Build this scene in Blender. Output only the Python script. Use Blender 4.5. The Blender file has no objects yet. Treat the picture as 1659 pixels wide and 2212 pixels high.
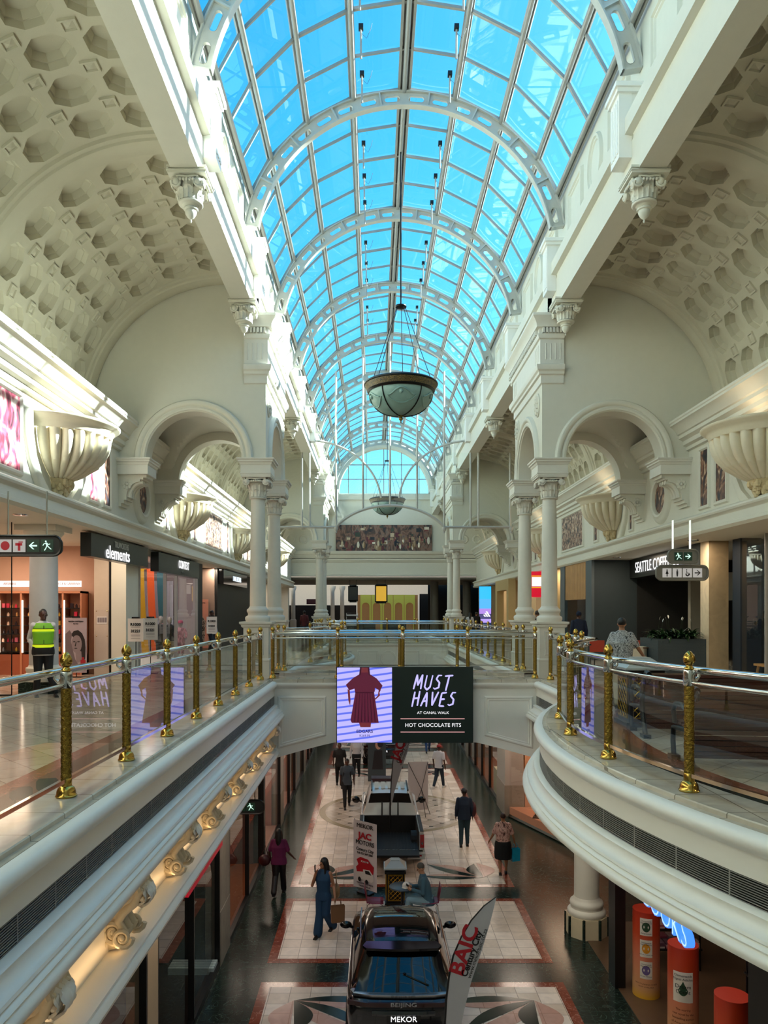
import bpy, bmesh, math, random
from mathutils import Vector, Matrix
SC = bpy.context.scene
PI = math.pi
def R(d): return math.radians(d)
# ---------------------------------------------------------------- camera
F = 1630.0
cam_d = bpy.data.cameras.new('camera'); cam = bpy.data.objects.new('camera', cam_d)
SC.collection.objects.link(cam); SC.camera = cam
cam_d.sensor_fit = 'HORIZONTAL'; cam_d.sensor_width = 36.0; cam_d.lens = F / 1659.0 * 36.0
cam_d.shift_x = 21.5 / 1659.0; cam_d.shift_y = 215.0 / 1659.0
cam_d.clip_start = 0.05; cam_d.clip_end = 500
cam.location = (0, 0, 1.7); cam.rotation_euler = (R(90), 0, 0)
# ---------------------------------------------------------------- sky, sun, exposure
SUN_DIR = Vector((-1.0, -0.22, -0.72)).normalized()      # the way the light travels
W = bpy.data.worlds.new('sky'); SC.world = W; W.use_nodes = True
wn = W.node_tree; wn.nodes.clear()
sky = wn.nodes.new('ShaderNodeTexSky'); sky.sky_type = 'NISHITA'; sky.sun_disc = False
sky.sun_elevation = math.asin(-SUN_DIR.z); sky.sun_rotation = math.atan2(-SUN_DIR.x, -SUN_DIR.y)
sky.air_density = 1.0; sky.dust_density = 1.6; sky.ozone_density = 3.0; sky.altitude = 50
bg = wn.nodes.new('ShaderNodeBackground'); wo = wn.nodes.new('ShaderNodeOutputWorld')
hs = wn.nodes.new('ShaderNodeHueSaturation'); hs.inputs['Saturation'].default_value = 1.42
hs.inputs['Hue'].default_value = 0.472
wn.links.new(sky.outputs[0], hs.inputs['Color']); wn.links.new(hs.outputs[0], bg.inputs['Color'])
wn.links.new(bg.outputs[0], wo.inputs['Surface'])
bg.inputs['Strength'].default_value = 0.26
sd = bpy.data.lights.new('sun', 'SUN'); sd.energy = 22.0; sd.angle = R(0.6); sd.color = (1.0, 0.93, 0.84)
so = bpy.data.objects.new('sun', sd); SC.collection.objects.link(so)
so.rotation_euler = SUN_DIR.to_track_quat('-Z', 'Y').to_euler(); so.location = (30, 10, 30)
SC.view_settings.view_transform = 'Standard'; SC.view_settings.look = 'None'
SC.view_settings.exposure = 0.74; SC.view_settings.gamma = 1.0; SC.view_settings.use_curve_mapping = False
SC.cycles.use_denoising = True
SC.cycles.max_bounces = 10; SC.cycles.diffuse_bounces = 5; SC.cycles.glossy_bounces = 4
SC.cycles.transmission_bounces = 6; SC.cycles.transparent_max_bounces = 24
SC.cycles.caustics_reflective = False; SC.cycles.caustics_refractive = False
SC.cycles.sample_clamp_indirect = 6.0
def area(name, loc, size, power, color=(1, .93, .82), rot=(0, 0, 0), size_y=None):
    l = bpy.data.lights.new(name, 'AREA'); l.energy = power; l.color = color; l.size = size
    if size_y: l.shape = 'RECTANGLE'; l.size_y = size_y
    o = bpy.data.objects.new(name, l); SC.collection.objects.link(o); o.location = loc; o.rotation_euler = rot
    return o
# ---------------------------------------------------------------- materials
def srgb(h):
    h = h.lstrip('#'); c = [int(h[i:i + 2], 16) / 255 for i in (0, 2, 4)]
    return tuple(x / 12.92 if x <= .04045 else ((x + .055) / 1.055) ** 2.4 for x in c)
MATS = {}
def mat(name, col, rough=.5, metal=0., var=.06, nscale=6., bump=0., bscale=40., emit=None, estr=0., spec=None, coat=0.):
    if name in MATS: return MATS[name]
    if isinstance(col, str): col = srgb(col)
    m = bpy.data.materials.new(name); m.use_nodes = True; nt = m.node_tree; b = nt.nodes['Principled BSDF']
    b.inputs['Roughness'].default_value = rough; b.inputs['Metallic'].default_value = metal
    if spec is not None: b.inputs['Specular IOR Level'].default_value = spec
    if coat: b.inputs['Coat Weight'].default_value = coat; b.inputs['Coat Roughness'].default_value = .04
    tc = nt.nodes.new('ShaderNodeTexCoord')
    n = nt.nodes.new('ShaderNodeTexNoise'); n.inputs['Scale'].default_value = nscale; n.inputs['Detail'].default_value = 3
    nt.links.new(tc.outputs['Object'], n.inputs['Vector'])
    mx = nt.nodes.new('ShaderNodeMix'); mx.data_type = 'RGBA'
    mx.inputs[6].default_value = tuple(max(0, c * (1 - var)) for c in col) + (1,)
    mx.inputs[7].default_value = tuple(min(1, c * (1 + var)) for c in col) + (1,)
    nt.links.new(n.outputs['Fac'], mx.inputs[0]); nt.links.new(mx.outputs[2], b.inputs['Base Color'])
    if bump:
        n2 = nt.nodes.new('ShaderNodeTexNoise'); n2.inputs['Scale'].default_value = bscale
        nt.links.new(tc.outputs['Object'], n2.inputs['Vector'])
        bp = nt.nodes.new('ShaderNodeBump'); bp.inputs['Strength'].default_value = bump; bp.inputs['Distance'].default_value = .02
        nt.links.new(n2.outputs['Fac'], bp.inputs['Height']); nt.links.new(bp.outputs['Normal'], b.inputs['Normal'])
    if emit:
        b.inputs['Emission Color'].default_value = (srgb(emit) if isinstance(emit, str) else emit) + (1,)
        b.inputs['Emission Strength'].default_value = estr
    MATS[name] = m
    return m
def glass(name, tint, refl=1.0, rough=0.0, body=0.0, bodycol=(.6, .7, .75)):
    m = bpy.data.materials.new(name); m.use_nodes = True; nt = m.node_tree; nt.nodes.clear()
    out = nt.nodes.new('ShaderNodeOutputMaterial'); tr = nt.nodes.new('ShaderNodeBsdfTransparent')
    tr.inputs['Color'].default_value = tuple(tint) + (1,)
    gl = nt.nodes.new('ShaderNodeBsdfGlossy'); gl.inputs['Roughness'].default_value = rough
    fr = nt.nodes.new('ShaderNodeFresnel'); fr.inputs['IOR'].default_value = 1.5
    g = nt.nodes.new('ShaderNodeNewGeometry')
    ff = nt.nodes.new('ShaderNodeMath'); ff.operation = 'MULTIPLY'; ff.inputs[1].default_value = refl
    # a flat sheet: same Fresnel from either side
    vm = nt.nodes.new('ShaderNodeVectorMath'); vm.operation = 'DOT_PRODUCT'
    nt.links.new(g.outputs['Incoming'], vm.inputs[0]); nt.links.new(g.outputs['Normal'], vm.inputs[1])
    ab = nt.nodes.new('ShaderNodeMath'); ab.operation = 'ABSOLUTE'; nt.links.new(vm.outputs['Value'], ab.inputs[0])
    om = nt.nodes.new('ShaderNodeMath'); om.operation = 'SUBTRACT'; om.inputs[0].default_value = 1; nt.links.new(ab.outputs[0], om.inputs[1])
    pw = nt.nodes.new('ShaderNodeMath'); pw.operation = 'POWER'; nt.links.new(om.outputs[0], pw.inputs[0]); pw.inputs[1].default_value = 4.5
    ma = nt.nodes.new('ShaderNodeMath'); ma.operation = 'MULTIPLY_ADD'; nt.links.new(pw.outputs[0], ma.inputs[0])
    ma.inputs[1].default_value = .9; ma.inputs[2].default_value = .08
    nt.links.new(ma.outputs[0], ff.inputs[0]); nt.nodes.remove(fr)
    mx = nt.nodes.new('ShaderNodeMixShader'); nt.links.new(ff.outputs[0], mx.inputs[0])
    nt.links.new(gl.outputs[0], mx.inputs[2])
    if body > 0:
        df = nt.nodes.new('ShaderNodeBsdfDiffuse'); df.inputs['Color'].default_value = tuple(bodycol) + (1,)
        m2 = nt.nodes.new('ShaderNodeMixShader'); m2.inputs[0].default_value = body
        nt.links.new(tr.outputs[0], m2.inputs[1]); nt.links.new(df.outputs[0], m2.inputs[2]); nt.links.new(m2.outputs[0], mx.inputs[1])
    else:
        nt.links.new(tr.outputs[0], mx.inputs[1])
    nt.links.new(mx.outputs[0], out.inputs['Surface'])
    return m
def tiles(name, c1, c2, grout, size, rough=.2, rot=0., mortar=.012, vein=None, bumpy=0., loc=(0, 0, 0), spec=.4):
    """square stone tiles laid in world X,Y"""
    m = bpy.data.materials.new(name); m.use_nodes = True; nt = m.node_tree; b = nt.nodes['Principled BSDF']
    b.inputs['Roughness'].default_value = rough; b.inputs['Specular IOR Level'].default_value = spec
    tc = nt.nodes.new('ShaderNodeTexCoord'); mp = nt.nodes.new('ShaderNodeMapping')
    mp.inputs['Rotation'].default_value[2] = rot; mp.inputs['Location'].default_value = loc
    nt.links.new(tc.outputs['Object'], mp.inputs['Vector'])
    br = nt.nodes.new('ShaderNodeTexBrick'); br.offset = 0; br.squash = 1
    br.inputs['Scale'].default_value = 1; br.inputs['Brick Width'].default_value = size; br.inputs['Row Height'].default_value = size
    br.inputs['Mortar Size'].default_value = mortar * size; br.inputs['Mortar Smooth'].default_value = 0; br.inputs['Bias'].default_value = 0
    br.inputs['Color1'].default_value = srgb(c1) + (1,); br.inputs['Color2'].default_value = srgb(c2) + (1,)
    br.inputs['Mortar'].default_value = srgb(grout) + (1,)
    nt.links.new(mp.outputs[0], br.inputs['Vector'])
    n = nt.nodes.new('ShaderNodeTexNoise'); n.inputs['Scale'].default_value = 3.5; n.inputs['Detail'].default_value = 6
    n.inputs['Distortion'].default_value = 1.2
    nt.links.new(tc.outputs['Object'], n.inputs['Vector'])
    rp = nt.nodes.new('ShaderNodeValToRGB')
    rp.color_ramp.elements[0].position = .3; rp.color_ramp.elements[0].color = (.55, .55, .55, 1)
    rp.color_ramp.elements[1].position = .75; rp.color_ramp.elements[1].color = (1.15, 1.15, 1.15, 1)
    nt.links.new(n.outputs['Fac'], rp.inputs[0])
    mu = nt.nodes.new('ShaderNodeMix'); mu.data_type = 'RGBA'; mu.blend_type = 'MULTIPLY'; mu.inputs[0].default_value = .4
    nt.links.new(br.outputs['Color'], mu.inputs[6]); nt.links.new(rp.outputs[0], mu.inputs[7])
    res = mu.outputs[2]
    if vein:
        n3 = nt.nodes.new('ShaderNodeTexNoise'); n3.inputs['Scale'].default_value = 2.2; n3.inputs['Detail'].default_value = 8
        n3.inputs['Distortion'].default_value = 2.5; nt.links.new(tc.outputs['Object'], n3.inputs['Vector'])
        r3 = nt.nodes.new('ShaderNodeValToRGB'); e = r3.color_ramp.elements
        e[0].position = .485; e[0].color = (0, 0, 0, 1); e[1].position = .5; e[1].color = (1, 1, 1, 1)
        x = e.new(.515); x.color = (0, 0, 0, 1)
        nt.links.new(n3.outputs['Fac'], r3.inputs[0])
        mv = nt.nodes.new('ShaderNodeMix'); mv.data_type = 'RGBA'; mv.inputs[7].default_value = srgb(vein) + (1,)
        ml = nt.nodes.new('ShaderNodeMath'); ml.operation = 'MULTIPLY'; ml.inputs[1].default_value = .45
        nt.links.new(r3.outputs[0], ml.inputs[0]); nt.links.new(ml.outputs[0], mv.inputs[0]); nt.links.new(res, mv.inputs[6]); res = mv.outputs[2]
    nt.links.new(res, b.inputs['Base Color'])
    MATS[name] = m
    return m
PLASTER = mat('ivory_plaster', '#D6D1C2', .62, var=.03, bump=.05, bscale=60)
WHITE = mat('white_gloss_paint', '#F2EEE6', .38, var=.02)
WARMWALL = mat('ivory_column_paint', '#DAD5C9', .5, var=.04)
COFFER = mat('cream_vault_plaster', '#C6BFAB', .75, var=.03, bump=.08, bscale=70)
STEEL = mat('white_painted_steel', '#BDBAB2', .45, var=.08, nscale=9)
STEELGREY = mat('grey_aluminium_bars', '#9C9994', .4, .1, var=.12, nscale=5)
CHROME = mat('polished_chrome', '#D8D8D6', .09, 1.0, var=.02)
BRASS = mat('polished_brass', '#B8964A', .17, 1.0, var=.12, nscale=20)
BRASSD = mat('embossed_brass', '#8F7434', .25, 1.0, var=.25, nscale=60, bump=.5, bscale=90)
BLACKM = mat('black_satin_metal', '#0E0F10', .35, var=.1)
BLACKG = mat('gloss_black_panel', '#07090A', .08, var=.1)
DARK = mat('dark_shop_interior', '#15130F', .8, var=.3)
SOFFIT = mat('painted_soffit', '#CFCBC2', .7, var=.03)
BOWLM = mat('cream_stone_bowl', '#E2D6BC', .55, var=.05, nscale=12, bump=.05, bscale=80)
BOWLF = mat('stained_leaf_cluster', '#C9B48C', .7, var=.3, nscale=25)
MARBLE = tiles('cream_marble_kerb', '#D9CFC0', '#C9BDAB', '#8d8172', .6, .12, mortar=.01)
GREENM = tiles('dark_green_marble', '#18231E', '#22302A', '#2e3934', .388, .2, mortar=.012, vein='#5d7267', spec=.22)
REDM = tiles('rust_red_marble', '#7A3626', '#8E4632', '#53241a', .388, .14, mortar=.01, vein='#d9a48e')
BEIGEM = tiles('beige_marble_tiles', '#EBDFD2', '#CDBCA9', '#8d7f70', .388, .28, mortar=.016, loc=(.03, .13, 0))
UPFLOOR = tiles('upper_floor_tiles', '#D7C8B4', '#C4B39C', '#8f7f6c', .45, .12, rot=R(45), mortar=.012)
SKYGLASS = glass('blue_tinted_roof_glass', (.68, .885, .97), .6)
RAILGLASS = glass('clear_rail_glass', (.90, .95, .93), 1.5)
SHOPGLASS = glass('shop_window_glass', (.90, .92, .92), 1.0)
SMOKEGLASS = glass('screen_glass', (.93, .97, .95), .8)
# ---------------------------------------------------------------- mesh building
def lerp(a, b, t): return a + (b - a) * t
class MB:
    def __init__(s): s.v = []; s.f = []; s.m = []; s.k = 0
    def add(s, vs, fs):
        o = len(s.v); s.v += [tuple(p) for p in vs]; s.f += [tuple(i + o for i in f) for f in fs]; s.m += [s.k] * len(fs); return s
    def box(s, x0, x1, y0, y1, z0, z1):
        return s.add([(x0, y0, z0), (x1, y0, z0), (x1, y1, z0), (x0, y1, z0), (x0, y0, z1), (x1, y0, z1), (x1, y1, z1), (x0, y1, z1)],
                     [(0, 3, 2, 1), (4, 5, 6, 7), (0, 1, 5, 4), (1, 2, 6, 5), (2, 3, 7, 6), (3, 0, 4, 7)])
    def quad(s, a, b, c, d): return s.add([a, b, c, d], [(0, 1, 2, 3)])
    def grid(s, nu, nv, fn, cu=False, cv=False):
        vs = [fn(i / (nu if cu else nu - 1), j / (nv if cv else nv - 1)) for i in range(nu) for j in range(nv)]
        fs = [((i * nv + j), ((i + 1) % nu) * nv + j, ((i + 1) % nu) * nv + (j + 1) % nv, i * nv + (j + 1) % nv)
              for i in range(nu if cu else nu - 1) for j in range(nv if cv else nv - 1)]
        return s.add(vs, fs)
    def lathe(s, prof, n=24, c=(0, 0, 0), a0=0, a1=2 * PI, ax=None, wob=None):
        full = abs(a1 - a0 - 2 * PI) < 1e-6; nn = n if full else n + 1; vs = []
        for (r, z) in prof:
            for i in range(nn):
                a = a0 + (a1 - a0) * i / n; rr = r * (wob(a, z) if wob else 1)
                p = Vector((rr * math.cos(a), rr * math.sin(a), z))
                if ax: p = ax @ p
                vs.append((p.x + c[0], p.y + c[1], p.z + c[2]))
        fs = []
        for j in range(len(prof) - 1):
            for i in range(n):
                i2 = (i + 1) % nn
                fs.append((j * nn + i, j * nn + i2, (j + 1) * nn + i2, (j + 1) * nn + i))
        if full:
            if prof[0][0] > 1e-5: fs.append(tuple(range(nn))[::-1])
            if prof[-1][0] > 1e-5: fs.append(tuple((len(prof) - 1) * nn + i for i in range(nn)))
        return s.add(vs, fs)
    def tube(s, pts, r, n=8, closed=False, rr=None, cap=True, flat=1.0):
        P = [Vector(p) for p in pts]; N = len(P); vs = []; up = None
        for i in range(N):
            if closed: t = (P[(i + 1) % N] - P[i - 1])
            else: t = (P[min(i + 1, N - 1)] - P[max(i - 1, 0)])
            t.normalize()
            if up is None:
                up = Vector((0, 0, 1)) if abs(t.z) < .9 else Vector((1, 0, 0))
            a = t.cross(up)
            if a.length < 1e-5: a = t.cross(Vector((0, 1, 0)))
            a.normalize(); b = a.cross(t).normalized(); up = b
            q = rr[i] if rr else r
            for k in range(n):
                w = 2 * PI * k / n; d = a * math.cos(w) * q + b * math.sin(w) * q * flat; vs.append(P[i] + d)
        fs = []
        for i in range(N if closed else N - 1):
            for k in range(n):
                k2 = (k + 1) % n; i2 = (i + 1) % N
                fs.append((i * n + k, i * n + k2, i2 * n + k2, i2 * n + k))
        if cap and not closed: fs += [tuple(range(n))[::-1], tuple((N - 1) * n + k for k in range(n))]
        return s.add(vs, fs)
    def prism(s, poly, w0, w1, P):
        n = len(poly); vs = [P(u, v, w0) for u, v in poly] + [P(u, v, w1) for u, v in poly]
        return s.add(vs, [tuple(range(n)), tuple(range(2 * n - 1, n - 1, -1))] + [(i, (i + 1) % n, n + (i + 1) % n, n + i) for i in range(n)])
    def flat(s, poly, P, w=0): return s.add([P(u, v, w) for u, v in poly], [tuple(range(len(poly)))])
    def sweep(s, path, prof, P, closed=False, pclosed=False, caps=False):
        """prof (d, w): d to the left of the path in its plane, w along the plane's normal"""
        N = len(path); vs = []; M = len(prof)
        for i in range(N):
            p = path[i]; a = path[i - 1] if (i > 0 or closed) else None; b = path[(i + 1) % N] if (i < N - 1 or closed) else None
            ns = []
            for (q0, q1) in ((a, p), (p, b)):
                if q0 is None or q1 is None: continue
                dx, dy = q1[0] - q0[0], q1[1] - q0[1]; l = math.hypot(dx, dy) or 1; ns.append((-dy / l, dx / l))
            if len(ns) == 2:
                nx, ny = ns[0][0] + ns[1][0], ns[0][1] + ns[1][1]; l = math.hypot(nx, ny) or 1; nx /= l; ny /= l
                c = max(.3, nx * ns[0][0] + ny * ns[0][1]); nx /= c; ny /= c
            else: nx, ny = ns[0]
            for d, w in prof: vs.append(P(p[0] + nx * d, p[1] + ny * d, w))
        fs = []
        for i in range(N if closed else N - 1):
            i2 = (i + 1) % N
            for j in range(M if pclosed else M - 1):
                j2 = (j + 1) % M; fs.append((i * M + j, i * M + j2, i2 * M + j2, i2 * M + j))
        if caps: fs += [tuple(range(M)), tuple((N - 1) * M + j for j in range(M))[::-1]]
        return s.add(vs, fs)
    def ball(s, c, r, n=10, m=7, sc=(1, 1, 1), rot=None):
        def fn(u, v):
            a = 2 * PI * u; b = PI * (v - .5)
            p = Vector((r * sc[0] * math.cos(b) * math.cos(a), r * sc[1] * math.cos(b) * math.sin(a), r * sc[2] * math.sin(b)))
            if rot: p = rot @ p
            return (p.x + c[0], p.y + c[1], p.z + c[2])
        return s.grid(n, m, fn, cu=True)
    def xf(s, M, start=0):
        for i in range(start, len(s.v)):
            s.v[i] = tuple(M @ Vector(s.v[i]))
        return s
    def build(s, name, mats, parent=None, smooth=35, loc=None, weld=False):
        me = bpy.data.meshes.new(name); me.from_pydata(s.v, [], s.f); me.update()
        if not isinstance(mats, (list, tuple)): mats = [mats]
        for m in mats: me.materials.append(m)
        if len(mats) > 1: me.polygons.foreach_set('material_index', s.m)
        bm = bmesh.new(); bm.from_mesh(me)
        if weld: bmesh.ops.remove_doubles(bm, verts=bm.verts, dist=.0006)
        bmesh.ops.recalc_face_normals(bm, faces=bm.faces); bm.to_mesh(me); bm.free()
        if smooth:
            me.polygons.foreach_set('use_smooth', [True] * len(me.polygons)); me.set_sharp_from_angle(angle=R(smooth))
        o = bpy.data.objects.new(name, me); SC.collection.objects.link(o)
        if parent: o.parent = parent
        if loc: o.location = loc
        return o
def tag(o, label=None, cat=None, group=None, kind=None):
    if label: o['label'] = label
    if cat: o['category'] = cat
    if group: o['group'] = group
    if kind: o['kind'] = kind
    return o
def struct(mb, name, mats, parent=None, smooth=35, label=None):
    o = mb.build(name, mats, parent, smooth)
    if not parent: o['kind'] = 'structure'
    if label: o['label'] = label
    return o
def thing(name, label, cat, loc=(0, 0, 0), rz=0, group=None):
    o = bpy.data.objects.new(name, None); SC.collection.objects.link(o); o.empty_display_size = .2
    o.location = loc; o.rotation_euler = (0, 0, rz); tag(o, label, cat, group); return o
def dup(o, parent=None):
    c = o.copy(); SC.collection.objects.link(c); c.parent = parent
    for ch in list(o.children): dup(ch, c)
    return c
def dupthing(o, loc, rz, label, group=None, sx=1):
    c = dup(o); c.location = loc; c.rotation_euler = (0, 0, rz); c['label'] = label
    if group: c['group'] = group
    if sx != 1: c.scale = (sx, 1, 1)
    return c
def text(name, s, size, m, parent, loc, rot=(R(90), 0, 0), ext=.005, align='CENTER', sx=1., off=0., shear=0., space=1.):
    cu = bpy.data.curves.new(name, 'FONT'); cu.body = s; cu.size = size; cu.extrude = ext; cu.align_x = align; cu.align_y = 'CENTER'
    cu.offset = off; cu.shear = shear; cu.space_character = space; cu.resolution_u = 3
    tmp = bpy.data.objects.new('tmp', cu); SC.collection.objects.link(tmp)
    me = bpy.data.meshes.new_from_object(tmp.evaluated_get(bpy.context.evaluated_depsgraph_get())); me.name = name
    bpy.data.objects.remove(tmp); bpy.data.curves.remove(cu); me.materials.clear(); me.materials.append(m)
    o = bpy.data.objects.new(name, me); SC.collection.objects.link(o); o.location = loc; o.rotation_euler = rot; o.scale = (sx, 1, 1)
    if parent: o.parent = parent
    return o
XY = lambda u, v, w: (u, v, w)
C = .74
def H(h, s): return C + s * h
def XZ(y0, s=1):      # plane facing the camera; w comes towards it
    return lambda u, v, w: (u, y0 - w, v)
def arc(cx, cy, r, a0, a1, n): return [(cx + r * math.cos(lerp(a0, a1, i / n)), cy + r * math.sin(lerp(a0, a1, i / n))) for i in range(n + 1)]
ORD = ['nearest', 'second nearest', 'third', 'fourth', 'fifth', 'sixth', 'seventh', 'eighth', 'ninth', 'tenth', 'eleventh', 'twelfth', 'thirteenth', 'fourteenth']
# ================================================================ THE SHELL
YE = 57.5; Y0 = -4.0
ZL = -5.5
# lower floor ---------------------------------------------------
m = MB(); m.quad((-14, Y0, ZL), (16, Y0, ZL), (16, YE + 12, ZL), (-14, YE + 12, ZL)); struct(m, 'floor_lower', GREENM)
PINKM = tiles('pink_marble_inlay', '#CFA99A', '#C79C8C', '#a67c6c', .5, .16)
OLIVEM = mat('olive_marble_ring', '#9A8C70', .2, var=.15)
DARKINLAY = mat('dark_green_inlay', '#1C2B26', .15, var=.3, nscale=10)
DIAM = tiles('diamond_marble_tiles', '#DCCFC0', '#AFA393', '#8b7d6c', .55, .16, rot=R(45), mortar=.014)
def leaf(mb, x, y, ang, L, wd, z, side=0):
    pts = []
    n = 10
    for i in range(n + 1):
        t = i / n; pts.append((L * t, wd * math.sin(PI * t) * (1 if side >= 0 else 0)))
    for i in range(n, -1, -1):
        t = i / n; pts.append((L * t, -wd * math.sin(PI * t) * (1 if side <= 0 else 0)))
    c, s_ = math.cos(ang), math.sin(ang)
    out = []
    for (u, v) in pts:
        q = (x + u * c - v * s_, y + u * s_ + v * c)
        if not out or (abs(q[0] - out[-1][0]) + abs(q[1] - out[-1][1])) > 1e-4: out.append(q)
    if abs(out[0][0] - out[-1][0]) + abs(out[0][1] - out[-1][1]) < 1e-4: out.pop()
    mb.flat(out, XY, z)
def fan(mb, x, y, sx, sy, z):
    def A(a): return math.atan2(sy * math.sin(R(a)), sx * math.cos(R(a)))
    fl = -1 if sx * sy > 0 else 1
    mb.k = 1
    mb.k = 2
    for a, L, wd, side in ((2, 1.75, .24, -1), (38, 1.7, .32, -1), (88, 1.15, .42, -1)): leaf(mb, x, y, A(a), L, wd, z, side * fl)
    mb.k = 1
    for a, L, wd, side in ((4, 1.75, .22, 1), (36, 1.8, .26, 1), (84, 1.1, .34, 1)): leaf(mb, x, y, A(a), L, wd, z + .0008, side * fl)
def floorpanel(y0, y1, ring, n):
    m = MB(); x0, x1 = C - 2.93, C + 2.93; b = .19
    m.k = 0; m.quad((x0, y0, ZL + .003), (x1, y0, ZL + .003), (x1, y1, ZL + .003), (x0, y1, ZL + .003))
    m.k = 3; m.quad((x0 + b, y0 + b, ZL + .006), (x1 - b, y0 + b, ZL + .006), (x1 - b, y1 - b, ZL + .006), (x0 + b, y1 - b, ZL + .006))
    if ring:
        cy = (y0 + y1) / 2
        m.k = 5; m.flat(arc(C, cy, 2.48, 0, 2 * PI * 71 / 72, 71), XY, ZL + .009)
        m.k = 4; m.sweep(arc(C, cy, 2.6, 0, 2 * PI * 71 / 72, 71), [(.11, ZL + .010), (-.11, ZL + .010)], XY, closed=True)
        m.k = 1
        for i in range(-3, 4):
            for j in range(-3, 4):
                for o in (0, .5):
                    x, y = (i + o) * .78, (j + o) * .78
                    if math.hypot(x, y) < 2.3: m.quad((C + x - .07, cy + y - .035, ZL + .011), (C + x + .07, cy + y - .035, ZL + .011), (C + x + .07, cy + y + .035, ZL + .011), (C + x - .07, cy + y + .035, ZL + .011))
        for sx in (-1, 1):
            for sy, yy in ((-1, y1 - .7), (1, y0 + .7)):
                fan(m, C + sx * 2.22, yy, -sx, sy, ZL + .012)
    struct(m, 'floor_panel_%d' % n, [REDM, DARKINLAY, PINKM, BEIGEM, OLIVEM, DIAM], smooth=0)
k = 1
for (a, b_, r) in ((-.3, 14.65, 1), (15.45, 18.93, 0), (19.72, 34.67, 1), (35.47, 38.95, 0), (39.75, 54.7, 1)):
    floorpanel(a, b_, r, k); k += 1
# void edges -----------------------------------------------------
def bulge(xs, cx, cy, r, y0, y1, s):
    """straight edge x=xs with a circular bay bulging into the void; s=+1 the right-hand side"""
    dy = math.sqrt(r * r - (cx - xs) ** 2); pts = [(xs, y0)]
    y = y0 + .8
    a = math.asin(dy / r); n = 28
    lo, hi = cy - dy, cy + dy
    while y < lo - .3: pts.append((xs, y)); y += .8
    for i in range(n + 1):
        t = lerp(-a, a, i / n); pts.append((cx - s * r * math.cos(t), cy + r * math.sin(t)))
    y = hi + .4
    while y < y1 - .3: pts.append((xs, y)); y += .8
    pts.append((xs, y1)); return pts
XL, XR = -2.66, 4.14
pathL1 = [(XL, y) for y in (Y0, 3.3, 18.0)]
pathR1 = bulge(XR, 12.2, 9.05, 9.68, Y0, 18.0, 1)
pathL2 = bulge(XL, -10.76, 28.0, 9.68, 20.45, 39.2, -1)
pathR2 = [(XR, 20.45), (XR, 39.2)]
pathL3 = [(XL, 41.8), (XL, YE)]; pathR3 = [(XR, 41.8), (XR, YE)]
# profile: d = distance into the void, z
EDGE = [(.20, .055), (.26, .055), (.27, .055), (.33, .05), (.37, .02), (.385, -.02), (.37, -.06), (.34, -.085), (.33, -.10), (.315, -.10), (.315, -.115), (.30, -.115), (.30, -.297)]
EDGE2 = [(.30, -.50), (.36, -.505), (.38, -.52), (.37, -.55), (.40, -.60), (.44, -.625), (.47, -.63), (.48, -.65), (.465, -.665), (.49, -.67), (.51, -.69), (.495, -.71), (.50, -.715), (.53, -.73), (.545, -.76), (.53, -.80), (.50, -.815), (.40, -.82), (.28, -.86), (.18, -.95), (.12, -1.1), (.10, -1.3), (.11, -1.45), (.12, -1.55),
         (.33, -1.56), (.37, -1.575), (.375, -1.595), (.36, -1.60), (.37, -1.605), (.41, -1.62), (.425, -1.65), (.41, -1.68), (.38, -1.69), (.38, -1.74), (.20, -1.76), (-.5, -1.76)]
def edges(path, s, n):
    q = [(d * -s, z) for d, z in EDGE]; q2 = [(d * -s, z) for d, z in EDGE2]
    sg = -1 if s > 0 else 1      # left of a +Y path is -X
    f = lambda pr: [(d * (1 if s > 0 else -1), z) for d, z in pr]
    m = MB(); m.sweep(path, f(EDGE), XY); m.sweep(path, f(EDGE2 if n != 2 else EDGE2[:16] + [(.50, -.81), (.44, -.815), (-.5, -.82)]), XY)
    struct(m, 'trim_fascia_%d' % n, WHITE, smooth=50)
    m = MB(); m.sweep(path, f([(-.30, 0), (-.30, .10), (.19, .10), (.20, .09), (.20, .056), (.26, .055)]), XY)
    struct(m, 'trim_kerb_%d' % n, MARBLE)
    m = MB(); m.sweep(path, f([(.22, -.28), (.22, -.52)]), XY); struct(m, 'trim_vent_back_%d' % n, mat('vent_black', '#050505', .9))
    m = MB()
    nb = 11
    for i in range(nb):
        z = -.305 - i * (.19 / (nb - 1)); m.sweep(path, f([(.297, z), (.297, z - .0055), (.289, z - .0055), (.289, z)]), XY, pclosed=True)
    # uprights
    tot = 0
    for a, b in zip(path[:-1], path[1:]):
        L = math.hypot(b[0] - a[0], b[1] - a[1]); nx, ny = -(b[1] - a[1]) / L, (b[0] - a[0]) / L
        if s < 0: nx, ny = -nx, -ny
        t = (-tot) % .6
        while t < L:
            x, y = lerp(a[0], b[0], t / L), lerp(a[1], b[1], t / L)
            tx, ty = (b[0] - a[0]) / L * .008, (b[1] - a[1]) / L * .008
            m.quad((x + nx * .298 - tx, y + ny * .298 - ty, -.297), (x + nx * .298 + tx, y + ny * .298 + ty, -.297), (x + nx * .298 + tx, y + ny * .298 + ty, -.5), (x + nx * .298 - tx, y + ny * .298 - ty, -.5))
            t += .6
        tot += L
    struct(m, 'trim_vent_grille_%d' % n, STEELGREY, smooth=0)
    for (nm, d0, d1, mm, z) in (('green', -.30, -.75, GREENM, .006), ('red', -.75, -.96, REDM, .006)):
        m = MB(); m.sweep(path, f([(d0, z), (d1, z)]), XY); struct(m, 'floor_band_%s_%d' % (nm, n), mm, smooth=0)
k = 1
for p, s in ((pathL1, -1), (pathR1, 1), (pathL2, -1), (pathR2, 1), (pathL3, -1), (pathR3, 1)): edges(p, s, k); k += 1
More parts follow.
